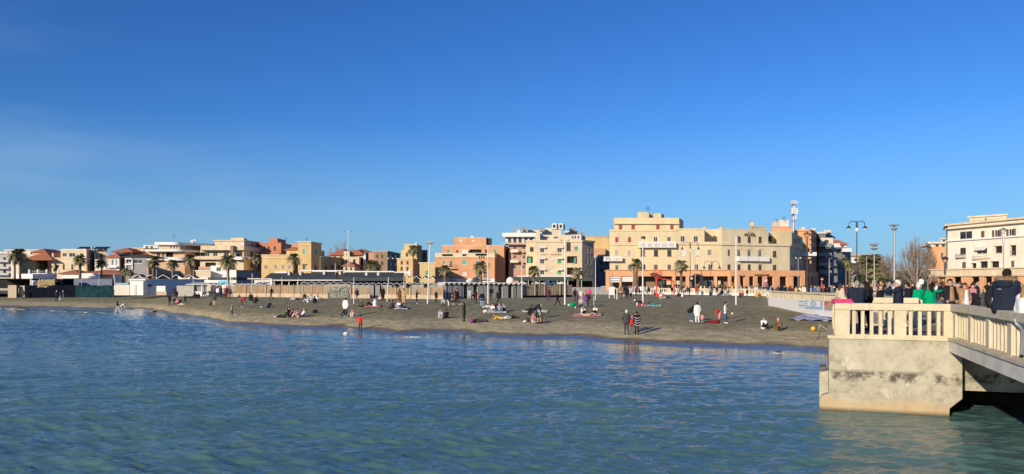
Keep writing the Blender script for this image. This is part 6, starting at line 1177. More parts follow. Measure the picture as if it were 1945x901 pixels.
def pose(name):
    J = J_stand(); U = lambda **k: J.update({a: V3(*b) for a, b in k.items()})
    if name == 'stand': pass
    elif name == 'hold': U(eL=(-.22, -.02, 1.15), eR=(.22, -.02, 1.15), hL=(-.06, -.27, 1.15), hR=(.06, -.27, 1.17), hed=(0, -.05, 1.59))
    elif name == 'pockets': U(eL=(-.30, .05, 1.16), eR=(.30, .05, 1.16), hL=(-.19, -.06, .96), hR=(.19, -.06, .96), aL=(-.15, .03, .09), tL=(-.2, -.14, .045))
    elif name == 'walk': U(kL=(-.09, -.22, .54), aL=(-.09, -.33, .13), tL=(-.09, -.50, .10), kR=(.09, .04, .50), aR=(.09, .34, .17), tR=(.09, .2, .04), hL=(-.25, .2, .95), hR=(.24, -.26, .98), eR=(.24, -.06, 1.14), eL=(-.25, .12, 1.14))
    elif name == 'armsout': U(eL=(-.40, 0, 1.28), hL=(-.64, -.02, 1.22), eR=(.40, 0, 1.30), hR=(.64, -.02, 1.27), kL=(-.13, -.06, .5), aR=(.14, .05, .12))
    elif name == 'raise': U(eL=(-.40, -.02, 1.42), hL=(-.64, -.06, 1.50), hR=(.2, -.1, .9))
    elif name == 'reach': U(eL=(-.2, -.22, 1.32), hL=(-.12, -.48, 1.38), eR=(.2, -.22, 1.32), hR=(.10, -.48, 1.40))
    elif name == 'bend': U(pel=(0, .12, .90), che=(0, -.18, 1.12), nec=(0, -.32, 1.16), hed=(0, -.44, 1.12), sL=(-.17, -.26, 1.14), sR=(.17, -.26, 1.14), eL=(-.2, -.34, .86), eR=(.2, -.34, .86), hL=(-.13, -.42, .62), hR=(.13, -.42, .62), hf=(0, -.5, -.85), hu=(0, -.85, .5))
    elif name == 'crouch': U(pel=(0, .12, .30), che=(0, -.06, .62), nec=(0, -.12, .80), hed=(0, -.19, .91), sL=(-.17, -.08, .73), sR=(.17, -.08, .73), eL=(-.2, -.28, .50), eR=(.2, -.28, .50), hL=(-.1, -.42, .36), hR=(.1, -.42, .36), kL=(-.16, -.28, .48), kR=(.16, -.28, .48), aL=(-.13, -.02, .08), aR=(.13, -.02, .08), tL=(-.14, -.2, .04), tR=(.14, -.2, .04))
    elif name == 'kneel': U(pel=(0, .1, .38), che=(0, -.03, .74), nec=(0, -.07, .92), hed=(0, -.12, 1.04), sL=(-.17, -.05, .85), sR=(.17, -.05, .85), eL=(-.22, -.14, .60), eR=(.22, -.14, .60), hL=(-.12, -.32, .50), hR=(.12, -.32, .50), kL=(-.12, -.28, .10), kR=(.12, -.28, .10), aL=(-.12, .16, .09), aR=(.12, .16, .09), tL=(-.12, .30, .05), tR=(.12, .30, .05))
    elif name == 'sit': U(pel=(0, 0, .13), che=(0, .04, .48), nec=(0, -.02, .66), hed=(0, -.07, .78), sL=(-.17, .01, .59), sR=(.17, .01, .59), eL=(-.24, -.18, .42), eR=(.24, -.18, .42), hL=(-.08, -.40, .40), hR=(.08, -.40, .42), kL=(-.13, -.40, .46), kR=(.13, -.40, .46), aL=(-.10, -.64, .09), aR=(.10, -.64, .09), tL=(-.11, -.80, .05), tR=(.11, -.80, .05))
    elif name == 'sitback': U(pel=(0, 0, .13), che=(0, .20, .44), nec=(0, .26, .61), hed=(0, .26, .75), sL=(-.17, .24, .54), sR=(.17, .24, .54), eL=(-.25, .40, .30), eR=(.25, .40, .30), hL=(-.27, .46, .05), hR=(.27, .46, .05), kL=(-.12, -.42, .28), kR=(.10, -.44, .12), aL=(-.12, -.80, .08), aR=(.12, -.86, .08), tL=(-.12, -.9, .16), tR=(.12, -.95, .18))
    elif name == 'crossed': U(pel=(0, 0, .13), che=(0, 0, .48), nec=(0, -.04, .66), hed=(0, -.08, .78), sL=(-.17, -.01, .59), sR=(.17, -.01, .59), eL=(-.25, -.12, .38), eR=(.25, -.12, .38), hL=(-.08, -.32, .26), hR=(.08, -.32, .26), kL=(-.34, -.26, .16), kR=(.34, -.26, .16), aL=(.10, -.36, .08), aR=(-.10, -.40, .10), tL=(.22, -.38, .07), tR=(-.22, -.42, .07))
    elif name == 'lie': U(pel=(0, 0, .13), che=(0, .36, .14), nec=(0, .56, .15), hed=(0, .70, .16), sL=(-.18, .48, .13), sR=(.18, .48, .13), eL=(-.32, .28, .08), eR=(.32, .28, .08), hL=(-.26, .04, .06), hR=(.12, .12, .26), kL=(-.12, -.38, .34), kR=(.12, -.44, .12), aL=(-.12, -.66, .08), aR=(.12, -.84, .08), tL=(-.12, -.8, .05), tR=(.12, -.88, .2), hf=(0, -.2, .98), hu=(0, 1, .2))
    elif name == 'prone': U(pel=(0, 0, .13), che=(0, -.36, .20), nec=(0, -.54, .30), hed=(0, -.64, .38), sL=(-.18, -.46, .24), sR=(.18, -.46, .24), eL=(-.22, -.52, .06), eR=(.22, -.52, .06), hL=(-.08, -.72, .07), hR=(.08, -.72, .07), kL=(-.12, .44, .09), kR=(.12, .44, .09), aL=(-.12, .82, .08), aR=(.12, .70, .38), tL=(-.12, .95, .05), tR=(.12, .76, .5))
    elif name == 'bench': U(pel=(0, .05, .50), che=(0, .02, .86), nec=(0, -.02, 1.03), hed=(0, -.06, 1.16), sL=(-.18, 0, .97), sR=(.18, 0, .97), eL=(-.25, -.08, .72), eR=(.25, -.08, .72), hL=(-.14, -.30, .58), hR=(.14, -.30, .58), kL=(-.12, -.40, .50), kR=(.12, -.40, .50), aL=(-.12, -.42, .09), aR=(.12, -.42, .09), tL=(-.12, -.58, .045), tR=(.12, -.58, .045))
    elif name == 'railman': U(pel=(0, .0, .90), che=(0, -.05, 1.26), nec=(0, -.10, 1.43), hed=(0, -.16, 1.55), eL=(-.26, -.18, 1.13), eR=(.26, -.18, 1.13), hL=(-.12, -.42, 1.12), hR=(.16, -.42, 1.12), sL=(-.19, -.06, 1.38), sR=(.19, -.06, 1.38))
    return J
def caps(J, st):
    """body as tapered round segments: (a, b, ra, rb, material slot)  0 skin 1 hair 2 top 3 legs 4 shoes"""
    bu = st.get('bulk', 1.); c = []; A = lambda a, b, ra, rb, m: c.append((Vector(a), Vector(b), ra, rb, m))
    ax = (J['sR']-J['sL']).normalized(); hipL = J['pel']-ax*.09; hipR = J['pel']+ax*.09
    for s_, sh, hp in ((-1, 'sL', hipL), (1, 'sR', hipR)):
        q = J[sh]-ax*s_*.055; A(hp+(J['che']-J['pel'])*.12, q, .105*bu, .085*bu, 2)
    A(J['pel']+(J['che']-J['pel'])*.15, J['che'], .125*bu, .125*bu, 2); A(J['sL'], J['sR'], .068*bu, .068*bu, 2); A(J['che'], J['nec']-(J['nec']-J['che'])*.1, .11*bu, .06, 2)
    A(hipL, hipR, .125*min(bu, 1.05), .125*min(bu, 1.05), 3)
    up = J['hu']; f = J['hf']; h = J['hed']
    A(J['nec']-(J['hed']-J['nec'])*.2, h, .052, .055, 0); A(h-up*.035+f*.015, h+up*.05, .078, .088, 0); A(h-up*.05+f*.045, h-up*.02+f*.04, .045, .05, 0)
    if st.get('face'):
        A(h+f*.098+up*.01, h+f*.115-up*.012, .012, .016, 0)
        for s_ in (-1, 1): A(h+ax*s_*.088+up*.01, h+ax*s_*.092-up*.02, .018, .014, 0)
    hk = st.get('hair', 'short')
    if hk == 'short': A(h+up*.055-f*.025, h+up*.075-f*.0, .092, .085, 1); A(h+up*.02-f*.04, h+up*.05-f*.03, .082, .085, 1)
    elif hk == 'long': A(h+up*.05-f*.02, h+up*.07, .096, .09, 1); A(h-f*.05, h-f*.075-up*.17, .088, .085, 1); A(h-f*.075-up*.17, h-f*.08-up*.33, .085, .045, 1)
    elif hk == 'hat': A(h+up*.05-f*.01, h+up*.10-f*.01, .102, .085, 1); A(h+up*.045-f*.01, h+up*.05+f*.03, .105, .09, 1)
    elif hk == 'hood': A(h+up*.03-f*.03, h+up*.06-f*.02, .115, .11, 2); A(h-up*.08-f*.04, h+up*.03-f*.03, .10, .11, 2)
    ar = .052*bu
    for s_ in 'LR':
        A(J['s'+s_], J['e'+s_], ar*1.12, ar*.92, 2); A(J['e'+s_], J['h'+s_], ar*.92, .040*bu, 2); d = (J['h'+s_]-J['e'+s_]).normalized(); hh = J['h'+s_]
        if st.get('hands'):
            A(hh+d*.01, hh+d*.07, .032, .036, 0); up2 = Vector((0, 0, 1)) if abs(d.z) < .8 else Vector((0, -1, 0)); sd = d.cross(up2).normalized(); cu = sd.cross(d).normalized()
            for k, (o, ln) in enumerate(((-.03, .055), (-.011, .066), (.009, .062), (.028, .048))): b0 = hh+d*.07+sd*o; b1 = b0+d*ln*.6; A(b0, b1, .0105, .010, 0); A(b1, b1+d*ln*.45-cu*ln*.45, .010, .009, 0)
            A(hh+d*.02-sd*.03, hh+d*.06-sd*.062, .013, .011, 0)
        else: A(hh+d*.01, hh+d*.09, .036, .03, 0)
    for s_, hp in (('L', hipL), ('R', hipR)):
        lw = 1.0 if not st.get('slim') else .88
        A(hp, J['k'+s_], .098*lw, .064*lw, 3); A(J['k'+s_], J['a'+s_]+(J['k'+s_]-J['a'+s_])*.12, .066*lw, .046*lw, 3); A(J['a'+s_], J['t'+s_], .047, .036, 4); A(J['a'+s_], J['a'+s_]+(J['k'+s_]-J['a'+s_])*.12, .045, .045, 4)
    if st.get('coat'):
        for s_, hp in (('L', hipL), ('R', hipR)): k_ = J['k'+s_]; A(hp, hp.lerp(k_, st['coat']), .13, .125, 2)
        A(J['pel'], J['pel'].lerp((J['kL']+J['kR'])/2, st['coat']), .13, .125, 2)
    elif st.get('jacket', True): A(hipL+(J['che']-J['pel'])*-.08, hipR+(J['che']-J['pel'])*-.08, .132*bu, .132*bu, 2)
    return c
tmpc = {}
def body(posename, st, vox=.03):
    key = (posename, tuple(sorted(st.items())), vox)
    if key in tmpc: return tmpc[key]
    cs = caps(pose(posename), st); a = MB()
    for (p, q, r0, r1, m) in cs:
        d = q-p
        if d.length < .012: a.ball(p, max(r0, r1), 0, 10, 8); continue
        t = d.normalized(); pts = []; rd = []
        for k in range(4, 0, -1): an = k/5*math.pi/2; pts.append(p-t*r0*math.sin(an)); rd.append(r0*math.cos(an))
        pts += [p, q]; rd += [r0, r1]
        for k in range(1, 5): an = k/5*math.pi/2; pts.append(q+t*r1*math.sin(an)); rd.append(r1*math.cos(an))
        a.tube(pts, rd, 12)
    me = a.mesh('t', []); o = bpy.data.objects.new('t', me); COL.objects.link(o); rm = o.modifiers.new('r', 'REMESH'); rm.mode = 'VOXEL'; rm.voxel_size = vox; rm.use_smooth_shade = True; sm = o.modifiers.new('s', 'SMOOTH'); sm.factor = .5; sm.iterations = 2
    dg = bpy.context.evaluated_depsgraph_get(); n = bpy.data.meshes.new_from_object(o.evaluated_get(dg)); bpy.data.objects.remove(o); bpy.data.meshes.remove(me)
    n.name = 'person'; n.materials.clear()
    for m in (SKIN, pmat('hair', 'dark'), pmat('cloth', 'black'), pmat('cloth', 'black'), SHOE['black']): n.materials.append(m)
    k = len(n.polygons); ctr = np.empty(k*3, 'f'); n.polygons.foreach_get('center', ctr); ctr = ctr.reshape(-1, 3); best = np.full(k, 9.); mi = np.zeros(k, 'i')
    for (p, q, r0, r1, m) in cs:
        p_, q_ = np.array(p), np.array(q); d = q_-p_; t = np.clip(((ctr-p_)@d)/max(1e-9, d@d), 0, 1); ds = np.linalg.norm(ctr-(p_+t[:, None]*d), axis=1)-(r0+(r1-r0)*t)
        u = ds < best; best[u] = ds[u]; mi[u] = m
    n.polygons.foreach_set('material_index', mi); n.polygons.foreach_set('use_smooth', np.ones(k, 'b')); n.update(); tmpc[key] = n; return n
PNAMES = {'stand': 'standing', 'hold': 'standing holding a phone', 'pockets': 'standing with hands in pockets', 'walk': 'walking', 'armsout': 'standing with arms stretched out', 'raise': 'standing with one arm raised', 'reach': 'standing with arms forward', 'bend': 'bending forward', 'crouch': 'crouching', 'kneel': 'kneeling', 'sit': 'sitting knees up', 'sitback': 'sitting leaning back', 'crossed': 'sitting cross legged', 'lie': 'lying on the back', 'prone': 'lying on the front', 'bench': 'sitting', 'railman': 'leaning on the rail'}
PEOPLE = []
def person(px, py, ps, face, top, legs, hair='dark', hk='short', h=1.70, D=None, z=None, where='', label=None, shoe='black', vox=.03, group=None, **st):
    if z is None: g = ground(px, py) if D is None else Vector((X(px, D), D, float(pave_z(0, D))))
    else: g = Vector((X(px, D), D, z))
    st['hair'] = hk; me = body(ps, st, vox); o = bpy.data.objects.new('person', me); COL.objects.link(o); o.location = g-Vector((0, 0, .01)); o.rotation_euler = (0, 0, R(face)); s = h/1.70; o.scale = (s, s, s)
    for k, m in enumerate((SKIN, pmat('hair', hair), pmat('cloth', top), pmat('cloth', legs), pmat('cloth', shoe))): o.material_slots[k].link = 'OBJECT'; o.material_slots[k].material = m
    ORG[o.name] = g; o['category'] = 'person' if h > 1.35 else 'child'
    if group: o['group'] = group
    nm = 'child' if h < 1.36 else 'person'
    o['label'] = label or '%s in %s top and %s trousers %s %s' % (nm, top, legs, PNAMES[ps], where); PEOPLE.append((o, px)); return o
BG = 'people on the beach'
def bp(px, py, ps, face, top, legs, where, **k): return person(px, py, ps, face, top, legs, where=where, group=BG, **k)
# face: 0 looks at the viewer, 90 to the right, 180 away, 270 to the left
bp(44, 567, 'stand', 180, 'dark grey', 'dark grey', 'beside the masonry block', h=1.75)
bp(107.5, 573, 'hold', 200, 'navy', 'navy', 'left of the trio by the black screen', hair='white', h=2.0, bulk=1.15); bp(114, 574, 'stand', 160, 'black', 'light grey', 'middle of the trio by the black screen', h=1.8); bp(119.5, 572, 'stand', 150, 'dark grey', 'light grey', 'right of the trio by the black screen', hair='white', h=1.9)
bp(223, 592, 'walk', 120, 'black', 'white', 'at the water edge on the left', hk='long', h=1.7); bp(232, 592, 'bend', 100, 'white', 'beige', 'over the water edge on the left', hair='grey', h=1.7)
bp(291, 594, 'prone', 75, 'black', 'light grey', 'at the water edge left of the seated group', h=1.7)
bp(322, 580, 'stand', 170, 'black', 'black', 'left of the group near the light grey hut', h=1.75); bp(331, 577, 'sit', 30, 'dark grey', 'light grey', 'with the group left of the light grey hut', hk='long'); bp(337, 579, 'crossed', 0, 'pink', 'dark grey', 'in the group near the light grey hut', hair='blond', hk='long'); bp(343, 578, 'sit', 330, 'black', 'brown', 'right of the group near the light grey hut'); bp(346, 580, 'lie', 250, 'cream', 'beige', 'at the right end of the group by the hut', hair='brown')
bp(365, 567, 'sitback', 280, 'black', 'black', 'before the light grey hut, left of three'); bp(371, 568, 'crouch', 190, 'black', 'dark grey', 'before the light grey hut'); bp(377, 567, 'sit', 200, 'navy', 'black', 'before the light grey hut, right of three', bulk=1.2)
bp(389, 565, 'sit', 20, 'black', 'white', 'at the foot of the low wall of the hut'); bp(395, 566, 'crouch', 0, 'white', 'beige', 'right of the light grey hut', hair='blond')
bp(407, 582, 'stand', 180, 'dark grey', 'light grey', 'before the dark group on the left beach', h=1.75, bulk=1.2); bp(399, 581, 'crouch', 140, 'brown', 'dark grey', 'beside the person in pale trousers', h=1.2)
bp(413.5, 565, 'stand', 170, 'white', 'black', 'left of the dark standing cluster', h=1.7, bulk=1.15); bp(420, 566, 'stand', 160, 'black', 'black', 'in the dark standing cluster before the reed fence', h=1.8, bulk=1.25, coat=.6); bp(425, 567, 'hold', 190, 'light grey', 'dark grey', 'in the middle of the dark standing cluster', h=1.65); bp(430, 567, 'stand', 200, 'dark red', 'black', 'at the right of the dark standing cluster', h=1.85, bulk=1.3, coat=.9)
bp(441, 598, 'armsout', 260, 'beige', 'black', 'on the wet sand left of the sunbathers', h=1.15, hair='blond'); bp(459, 584, 'bend', 100, 'red', 'jeans blue', 'before the left reed fence', h=1.7, shoe='white'); bp(476.5, 584, 'stand', 180, 'black', 'grey', 'right of the person in red', h=1.75, bulk=1.1); bp(485, 577, 'crouch', 90, 'black', 'black', 'behind the person in black and grey')
bp(515.5, 570, 'walk', 260, 'burgundy', 'dark grey', 'past the left reed fence', h=1.85, hair='brown'); bp(509, 585, 'sitback', 255, 'black', 'jeans blue', 'below the walking person in burgundy', shoe='white'); bp(540, 604, 'sitback', 270, 'dark green', 'black', 'at the left of the sunbathing group', shoe='white', h=1.8); bp(549, 603, 'crouch', 20, 'brown', 'pink', 'beside the reclining person in dark green', hair='brown')
bp(557.5, 602, 'sit', 340, 'cream', 'dark grey', 'in the middle of the sunbathing group', hk='long', hair='blond'); bp(566, 604, 'sit', 300, 'pink', 'beige', 'in the sunbathing group', hair='brown', hk='long'); bp(573, 602, 'sitback', 300, 'white', 'black', 'at the right of the sunbathing group', hair='blond')
bp(561, 570, 'lie', 290, 'black', 'white', 'close before the reed fence'); bp(585, 575, 'sit', 280, 'white', 'cream', 'left of the group by the reed fence', hair='brown', hk='long'); bp(591, 571, 'crossed', 0, 'light grey', 'white', 'in the middle of the group by the reed fence', hair='brown', hk='long'); bp(597, 576, 'sit', 170, 'black', 'black', 'with the back turned, in the reed fence group', bulk=1.1); bp(603, 571, 'sit', 60, 'white', 'light grey', 'right of the group by the reed fence', hair='red', hk='long')
bp(656.5, 603, 'stand', 165, 'white', 'black', 'in puffy jacket beside a seated child', h=1.95, bulk=1.3, shoe='white'); bp(651, 602, 'crouch', 100, 'navy', 'jeans blue', 'beside the puffy white jacket', h=1.4); bp(669.5, 603, 'sit', 0, 'pink', 'white', 'right of the puffy white jacket', h=1.4, hk='hood'); bp(684.5, 628.5, 'armsout', 170, 'red', 'black', 'at the water edge', h=1.35, hair='dark', bulk=1.15)
bp(686, 583, 'crossed', 20, 'olive', 'black', 'right of the white pole with round foot', hk='long'); bp(704, 582, 'sitback', 110, 'black', 'black', 'on the pink and white towel'); bp(712, 583, 'sit', 180, 'white', 'white', 'on the pink and white towel', hk='hood', bulk=1.2); bp(721, 571, 'crouch', 90, 'pink', 'white', 'left of the black coat near the leaning pole', hair='blond'); bp(727, 572, 'stand', 180, 'black', 'black', 'in wide long coat by the leaning pole', h=1.9, bulk=1.35, coat=1.0)
bp(759, 577, 'stand', 190, 'brown', 'brown', 'in long brown coat beside the tan coat', h=1.8, coat=1.0, hk='long', hair='brown'); bp(767, 578, 'stand', 170, 'tan', 'beige', 'in long tan coat beside the brown coat', h=1.85, coat=1.1, bulk=1.1, hair='brown')
bp(752, 587, 'lie', 265, 'black', 'black', 'at the left of the towel below the long coats'); bp(757.5, 587, 'sit', 350, 'white', 'light grey', 'on the towel below the long coats', hair='blond'); bp(765, 587, 'sitback', 60, 'purple', 'navy', 'on the towel below the long coats'); bp(779.5, 567, 'stand', 10, 'dark red', 'white', 'behind the gap between the poles', h=1.6, hk='long'); bp(791.5, 577, 'reach', 90, 'black', 'black', 'left of the leaning white pole', h=1.65, shoe='white'); bp(828.5, 575, 'stand', 150, 'black', 'black', 'right of the tall panel lamp', h=1.55, hair='blond')
bp(869, 580, 'walk', 280, 'black', 'black', 'before the left cabins', h=1.9, bulk=1.1, shoe='white'); bp(865, 575, 'stand', 170, 'burgundy', 'brown', 'behind the walking person in black', h=1.8, hair='blond'); bp(892.5, 570, 'stand', 180, 'light grey', 'light grey', 'in long pale coat before the cabins', h=1.55, coat=.8); bp(904.5, 577, 'hold', 90, 'black', 'black', 'left of the light jeans', h=1.8); bp(915.5, 586, 'stand', 190, 'black', 'light blue', 'beside the reclining group', h=1.85, hair='grey'); bp(911, 571, 'crouch', 0, 'red', 'grey', 'between the two standing people in black', hair='brown'); bp(933, 568, 'stand', 180, 'black', 'black', 'right of the tall lamp by the cabins', h=1.8); bp(947, 580, 'stand', 180, 'black', 'dark grey', 'with arms folded near the reclining group', h=1.75, bulk=1.1, hair='brown')
bp(945, 588, 'sit', 190, 'black', 'black', 'behind the person in white sweater'); bp(927, 585, 'lie', 290, 'cream', 'white', 'beside the light jeans', hair='brown'); bp(936, 594, 'sit', 340, 'white', 'light grey', 'left on the pale towel'); bp(948, 593, 'sit', 20, 'lilac', 'light blue', 'right on the pale towel', hair='blond')
bp(842, 583, 'crouch', 0, 'light grey', 'dark grey', 'above the seated pair', hair='white'); bp(853, 584, 'bend', 60, 'black', 'white', 'above the seated pair', h=1.5); bp(836.5, 605, 'sit', 10, 'light grey', 'light grey', 'left of the seated pair on the middle beach', hair='brown'); bp(848, 605, 'sit', 200, 'black', 'beige', 'right of the seated pair on the middle beach', bulk=1.15, hair='dark')
bp(881.5, 611, 'hold', 250, 'dark green', 'black', 'alone on the middle beach', h=1.75, coat=.75, hk='long', slim=True); bp(952, 607, 'prone', 270, 'yellow', 'light grey', 'below the towel group', hair='brown'); bp(968, 606, 'lie', 100, 'white', 'navy', 'right of the yellow jacket')
bp(1012.5, 615, 'kneel', 20, 'pink', 'beige', 'in the group on the centre beach', h=1.35, hair='blond', hk='long'); bp(1019, 604, 'bend', 80, 'navy', 'navy', 'over the kneeling child', h=1.7, hair='grey', bulk=1.2); bp(1026, 614, 'sit', 350, 'dark green', 'tan', 'right of the kneeling child', hair='grey'); bp(1007, 600, 'crouch', 120, 'black', 'dark grey', 'behind the kneeling child', bulk=1.1)
bp(1042, 572, 'stand', 180, 'burgundy', 'burgundy', 'on the open sand below the grey reed fence', h=1.8, coat=.6, slim=True); bp(1058.5, 582, 'walk', 100, 'black', 'black', 'left of the tall twin lamp', h=1.6)
bp(1097, 578, 'stand', 90, 'dark red', 'black', 'left of the crowd by the green bag', h=1.4); bp(1103, 585, 'kneel', 350, 'light grey', 'dark grey', 'in front of the crowd by the green bag'); bp(1104, 574, 'stand', 0, 'cream', 'light grey', 'at the back of the crowd by the green bag', h=1.6, hair='blond', hk='long'); bp(1111, 585, 'stand', 170, 'purple', 'grey', 'in the middle of the crowd by the green bag', h=1.6, hair='pink'); bp(1117, 582, 'bend', 270, 'black', 'black', 'in the crowd by the green bag', h=1.85, bulk=1.2); bp(1120, 568, 'stand', 180, 'hot pink', 'dark grey', 'behind the crowd by the green bag', h=1.6, bulk=1.1); bp(1128.5, 584, 'stand', 260, 'light grey', 'light grey', 'right of the crowd by the green bag', h=1.3)
bp(1107, 598, 'sit', 30, 'white', 'black', 'left on the pink beach mat', hk='long'); bp(1118, 601, 'lie', 90, 'beige', 'tan', 'in the middle of the pink beach mat', hair='blond'); bp(1131, 598, 'sit', 330, 'white', 'black', 'right on the pink beach mat', hk='long')
bp(1191, 568, 'stand', 180, 'navy', 'navy', 'right of the white board', h=1.85, bulk=1.1, coat=.5); bp(1198, 568, 'walk', 180, 'light grey', 'navy', 'beside the navy coat near the white board', h=1.8, shoe='white'); bp(1185, 568, 'stand', 180, 'pink', 'grey', 'holding on to the navy coat', h=.8); bp(1208, 562, 'stand', 180, 'dark red', 'dark grey', 'near the promenade wall', h=1.6); bp(1223, 580, 'prone', 270, 'red', 'black', 'behind the dog on the sand'); 
bp(1255, 568, 'sit', 340, 'white', 'beige', 'below the red frame', hair='grey'); bp(1264, 567, 'lie', 80, 'light grey', 'black', 'below the red frame'); bp(1288, 564, 'sit', 100, 'black', 'black', 'right of the red frame', bulk=1.1); bp(1296, 564, 'sit', 190, 'white', 'white', 'right of the red frame', hair='brown')
bp(1232, 560, 'stand', 180, 'black', 'dark grey', 'before the wall left of the red frame', h=1.7); bp(1350, 562, 'sit', 180, 'navy', 'jeans blue', 'against the promenade wall', h=1.8); bp(1372, 563, 'bench', 180, 'black', 'black', 'on the dark bench, left'); bp(1379, 563, 'bench', 180, 'light grey', 'black', 'on the dark bench, right', hair='blond')
bp(1406, 565, 'sit', 0, 'black', 'dark grey', 'right of the lamp pole below the hotel lettering'); bp(1411, 563, 'sit', 180, 'red', 'black', 'before the wall below the hotel'); bp(1419, 564, 'stand', 180, 'black', 'dark grey', 'before the wall below the hotel', h=1.3); bp(1437, 564, 'sit', 180, 'yellow', 'grey', 'before the wall below the hotel'); bp(1442, 564, 'sit', 0, 'orange', 'brown', 'next to the yellow jacket')
bp(1469.5, 581, 'stand', 180, 'black', 'jeans blue', 'at the start of the white banner wall', h=1.75, bulk=1.15); bp(1458, 573, 'stand', 200, 'yellow', 'brown', 'left of the person in black and jeans', h=1.0); bp(1503, 584, 'walk', 200, 'dark green', 'dark grey', 'walking along the white banner wall', h=1.75, bulk=1.1)
bp(1313, 612, 'bend', 110, 'black', 'jeans blue', 'behind the person in white coat', h=1.8, bulk=1.2, shoe='white'); bp(1324.5, 616, 'stand', 180, 'white', 'white', 'in white coat with the back turned', h=1.75, bulk=1.15, hair='dark', coat=.5); bp(1334, 616, 'stand', 180, 'pink', 'grey', 'small, beside the white coat', h=.85); bp(1366, 609, 'bend', 280, 'red', 'pink', 'behind the white jacket and jeans', h=1.35); bp(1378, 615, 'stand', 60, 'white', 'jeans blue', 'in white jacket and jeans', h=1.75, hk='long', shoe='white')
bp(1450.5, 625, 'sit', 0, 'white', 'black', 'on the sand left of the pink hat', hair='brown'); bp(1478, 628, 'sit', 350, 'brown', 'brown', 'on the sand near the blue striped sheet', hk='hat', hair='pink', bulk=1.15)
for k_, (px, py, ps, fa, tp, lg_, wh) in enumerate(((335, 571, 'stand', 200, 'black', 'dark grey', 'behind the group near the light grey hut'), (351, 573, 'crouch', 40, 'dark grey', 'jeans blue', 'between the seated group and the grey hut'), (437, 567, 'stand', 180, 'dark grey', 'black', 'closest to the reed fence end'), (579, 568, 'crossed', 0, 'black', 'jeans blue', 'behind the group by the reed fence'),
    (678, 572, 'stand', 170, 'navy', 'grey', 'before the short reed fence'), (735, 567, 'sit', 20, 'white', 'dark grey', 'beside the wide black coat'), (745, 586, 'sit', 200, 'dark grey', 'black', 'near the short brown stake'), (809, 568, 'walk', 90, 'grey', 'black', 'before the rear cabins'), (859, 573, 'sit', 0, 'black', 'beige', 'at the left foot of the front cabins'), (898, 570, 'crouch', 60, 'black', 'grey', 'at the middle foot of the front cabins'),
    (958, 593, 'sit', 330, 'grey', 'black', 'right of the pale towel'), (1112, 575, 'stand', 160, 'grey', 'black', 'deep in the crowd by the green bag'), (1092, 573, 'walk', 200, 'navy', 'dark grey', 'behind the green bag'), (1243, 562, 'sit', 10, 'red', 'dark grey', 'inside the red frame'), (1214, 563, 'walk', 270, 'black', 'jeans blue', 'between the white board and the red frame'), (1306, 562, 'stand', 180, 'dark grey', 'beige', 'before the promenade wall')))  : bp(px, py, ps, fa, tp, lg_, wh, hair=('dark', 'brown', 'blond')[k_ % 3], hk=('short', 'long')[k_ % 2], bulk=1.1)
o = person(1190, 636, 'pockets', 185, 'dark grey', 'dark grey', hair='white', h=1.80, group=BG, label='older man with white hair in dark leather jacket standing at the water edge', bulk=1.2, vox=.022)
o = person(1209.5, 636, 'stand', 190, 'black', 'black', h=1.68, group=BG, label='woman in black and white zigzag poncho standing at the water edge', bulk=1.2, coat=.35, vox=.022); g = ORG[o.name]
ch = MB()
for k, z in enumerate((1.28, 1.10, .92, .74)):
    for s_ in (-1, 1):
        ch.quad((g.x, g.y-.21, g.z+z-.06), (g.x+s_*.2, g.y-.17, g.z+z+.03), (g.x+s_*.2, g.y-.17, g.z+z-.02), (g.x, g.y-.21, g.z+z-.11)); ch.quad((g.x, g.y+.21, g.z+z-.06), (g.x+s_*.2, g.y+.17, g.z+z+.03), (g.x+s_*.2, g.y+.17, g.z+z-.02), (g.x, g.y+.21, g.z+z-.11))
q = ch.build('zigzag_stripes', pmat('cloth', 'light grey'), None); q.parent = o; q.location = ((q.location-o.location)); q.location = Vector([c/o.scale[0] for c in q.location]); mw = Matrix.Rotation(-o.rotation_euler.z, 4, 'Z'); q.location = mw @ q.location; q.rotation_euler = (0, 0, -o.rotation_euler.z); q.scale = [1/s for s in o.scale]
person(1200.5, 630, 'stand', 180, 'red', 'dark grey', h=1.15, group=BG, label='small child in red jacket between the old man and the zigzag poncho', hair='pink', hk='hat')

# ---- people on the pier
PG = 'people on the pier'
def pp(px, D, ps, face, top, legs, label, **k):
    k.setdefault('vox', .018); return person(px, None, ps, face, top, legs, D=D, z=DZ, label=label, group=PG, hands=True, face=True, **k) if False else person(px, None, ps, face, top, legs, D=D, z=DZ, label=label, group=PG, **k)
H = dict(hands=True)
def _face(d): d = dict(d); return d
pp(1627, 26.3, 'railman', 150, 'navy', 'black', 'grey haired man in navy jacket leaning at the left of the platform rail', hair='grey', h=1.80, bulk=1.3, hands=True)
pp(1645, 27.3, 'stand', 200, 'black', 'black', 'person with black hair close behind the man in navy', hk='long', h=1.72, bulk=1.15, hands=True)
pp(1706, 27.2, 'reach', 250, 'navy', 'navy', 'white haired man in dark hooded jacket holding a phone forward', hair='white', h=1.78, bulk=1.3, hands=True)
pp(1596, 40, 'stand', 120, 'beige', 'brown', 'woman with brown hair and beige coat behind the pink cloth', hk='long', hair='brown', h=1.65, vox=.025)
pp(1745, 33, 'stand', 180, 'green', 'navy', 'person in bright green shirt with white cap, back turned', hk='hat', hair='white', h=1.63, bulk=1.2, hands=True)
pp(1768, 32.5, 'raise', 180, 'green', 'dark grey', 'long haired woman in bright green stretching one arm out to the right', hk='long', hair='dark', h=1.62, bulk=1.1, hands=True)
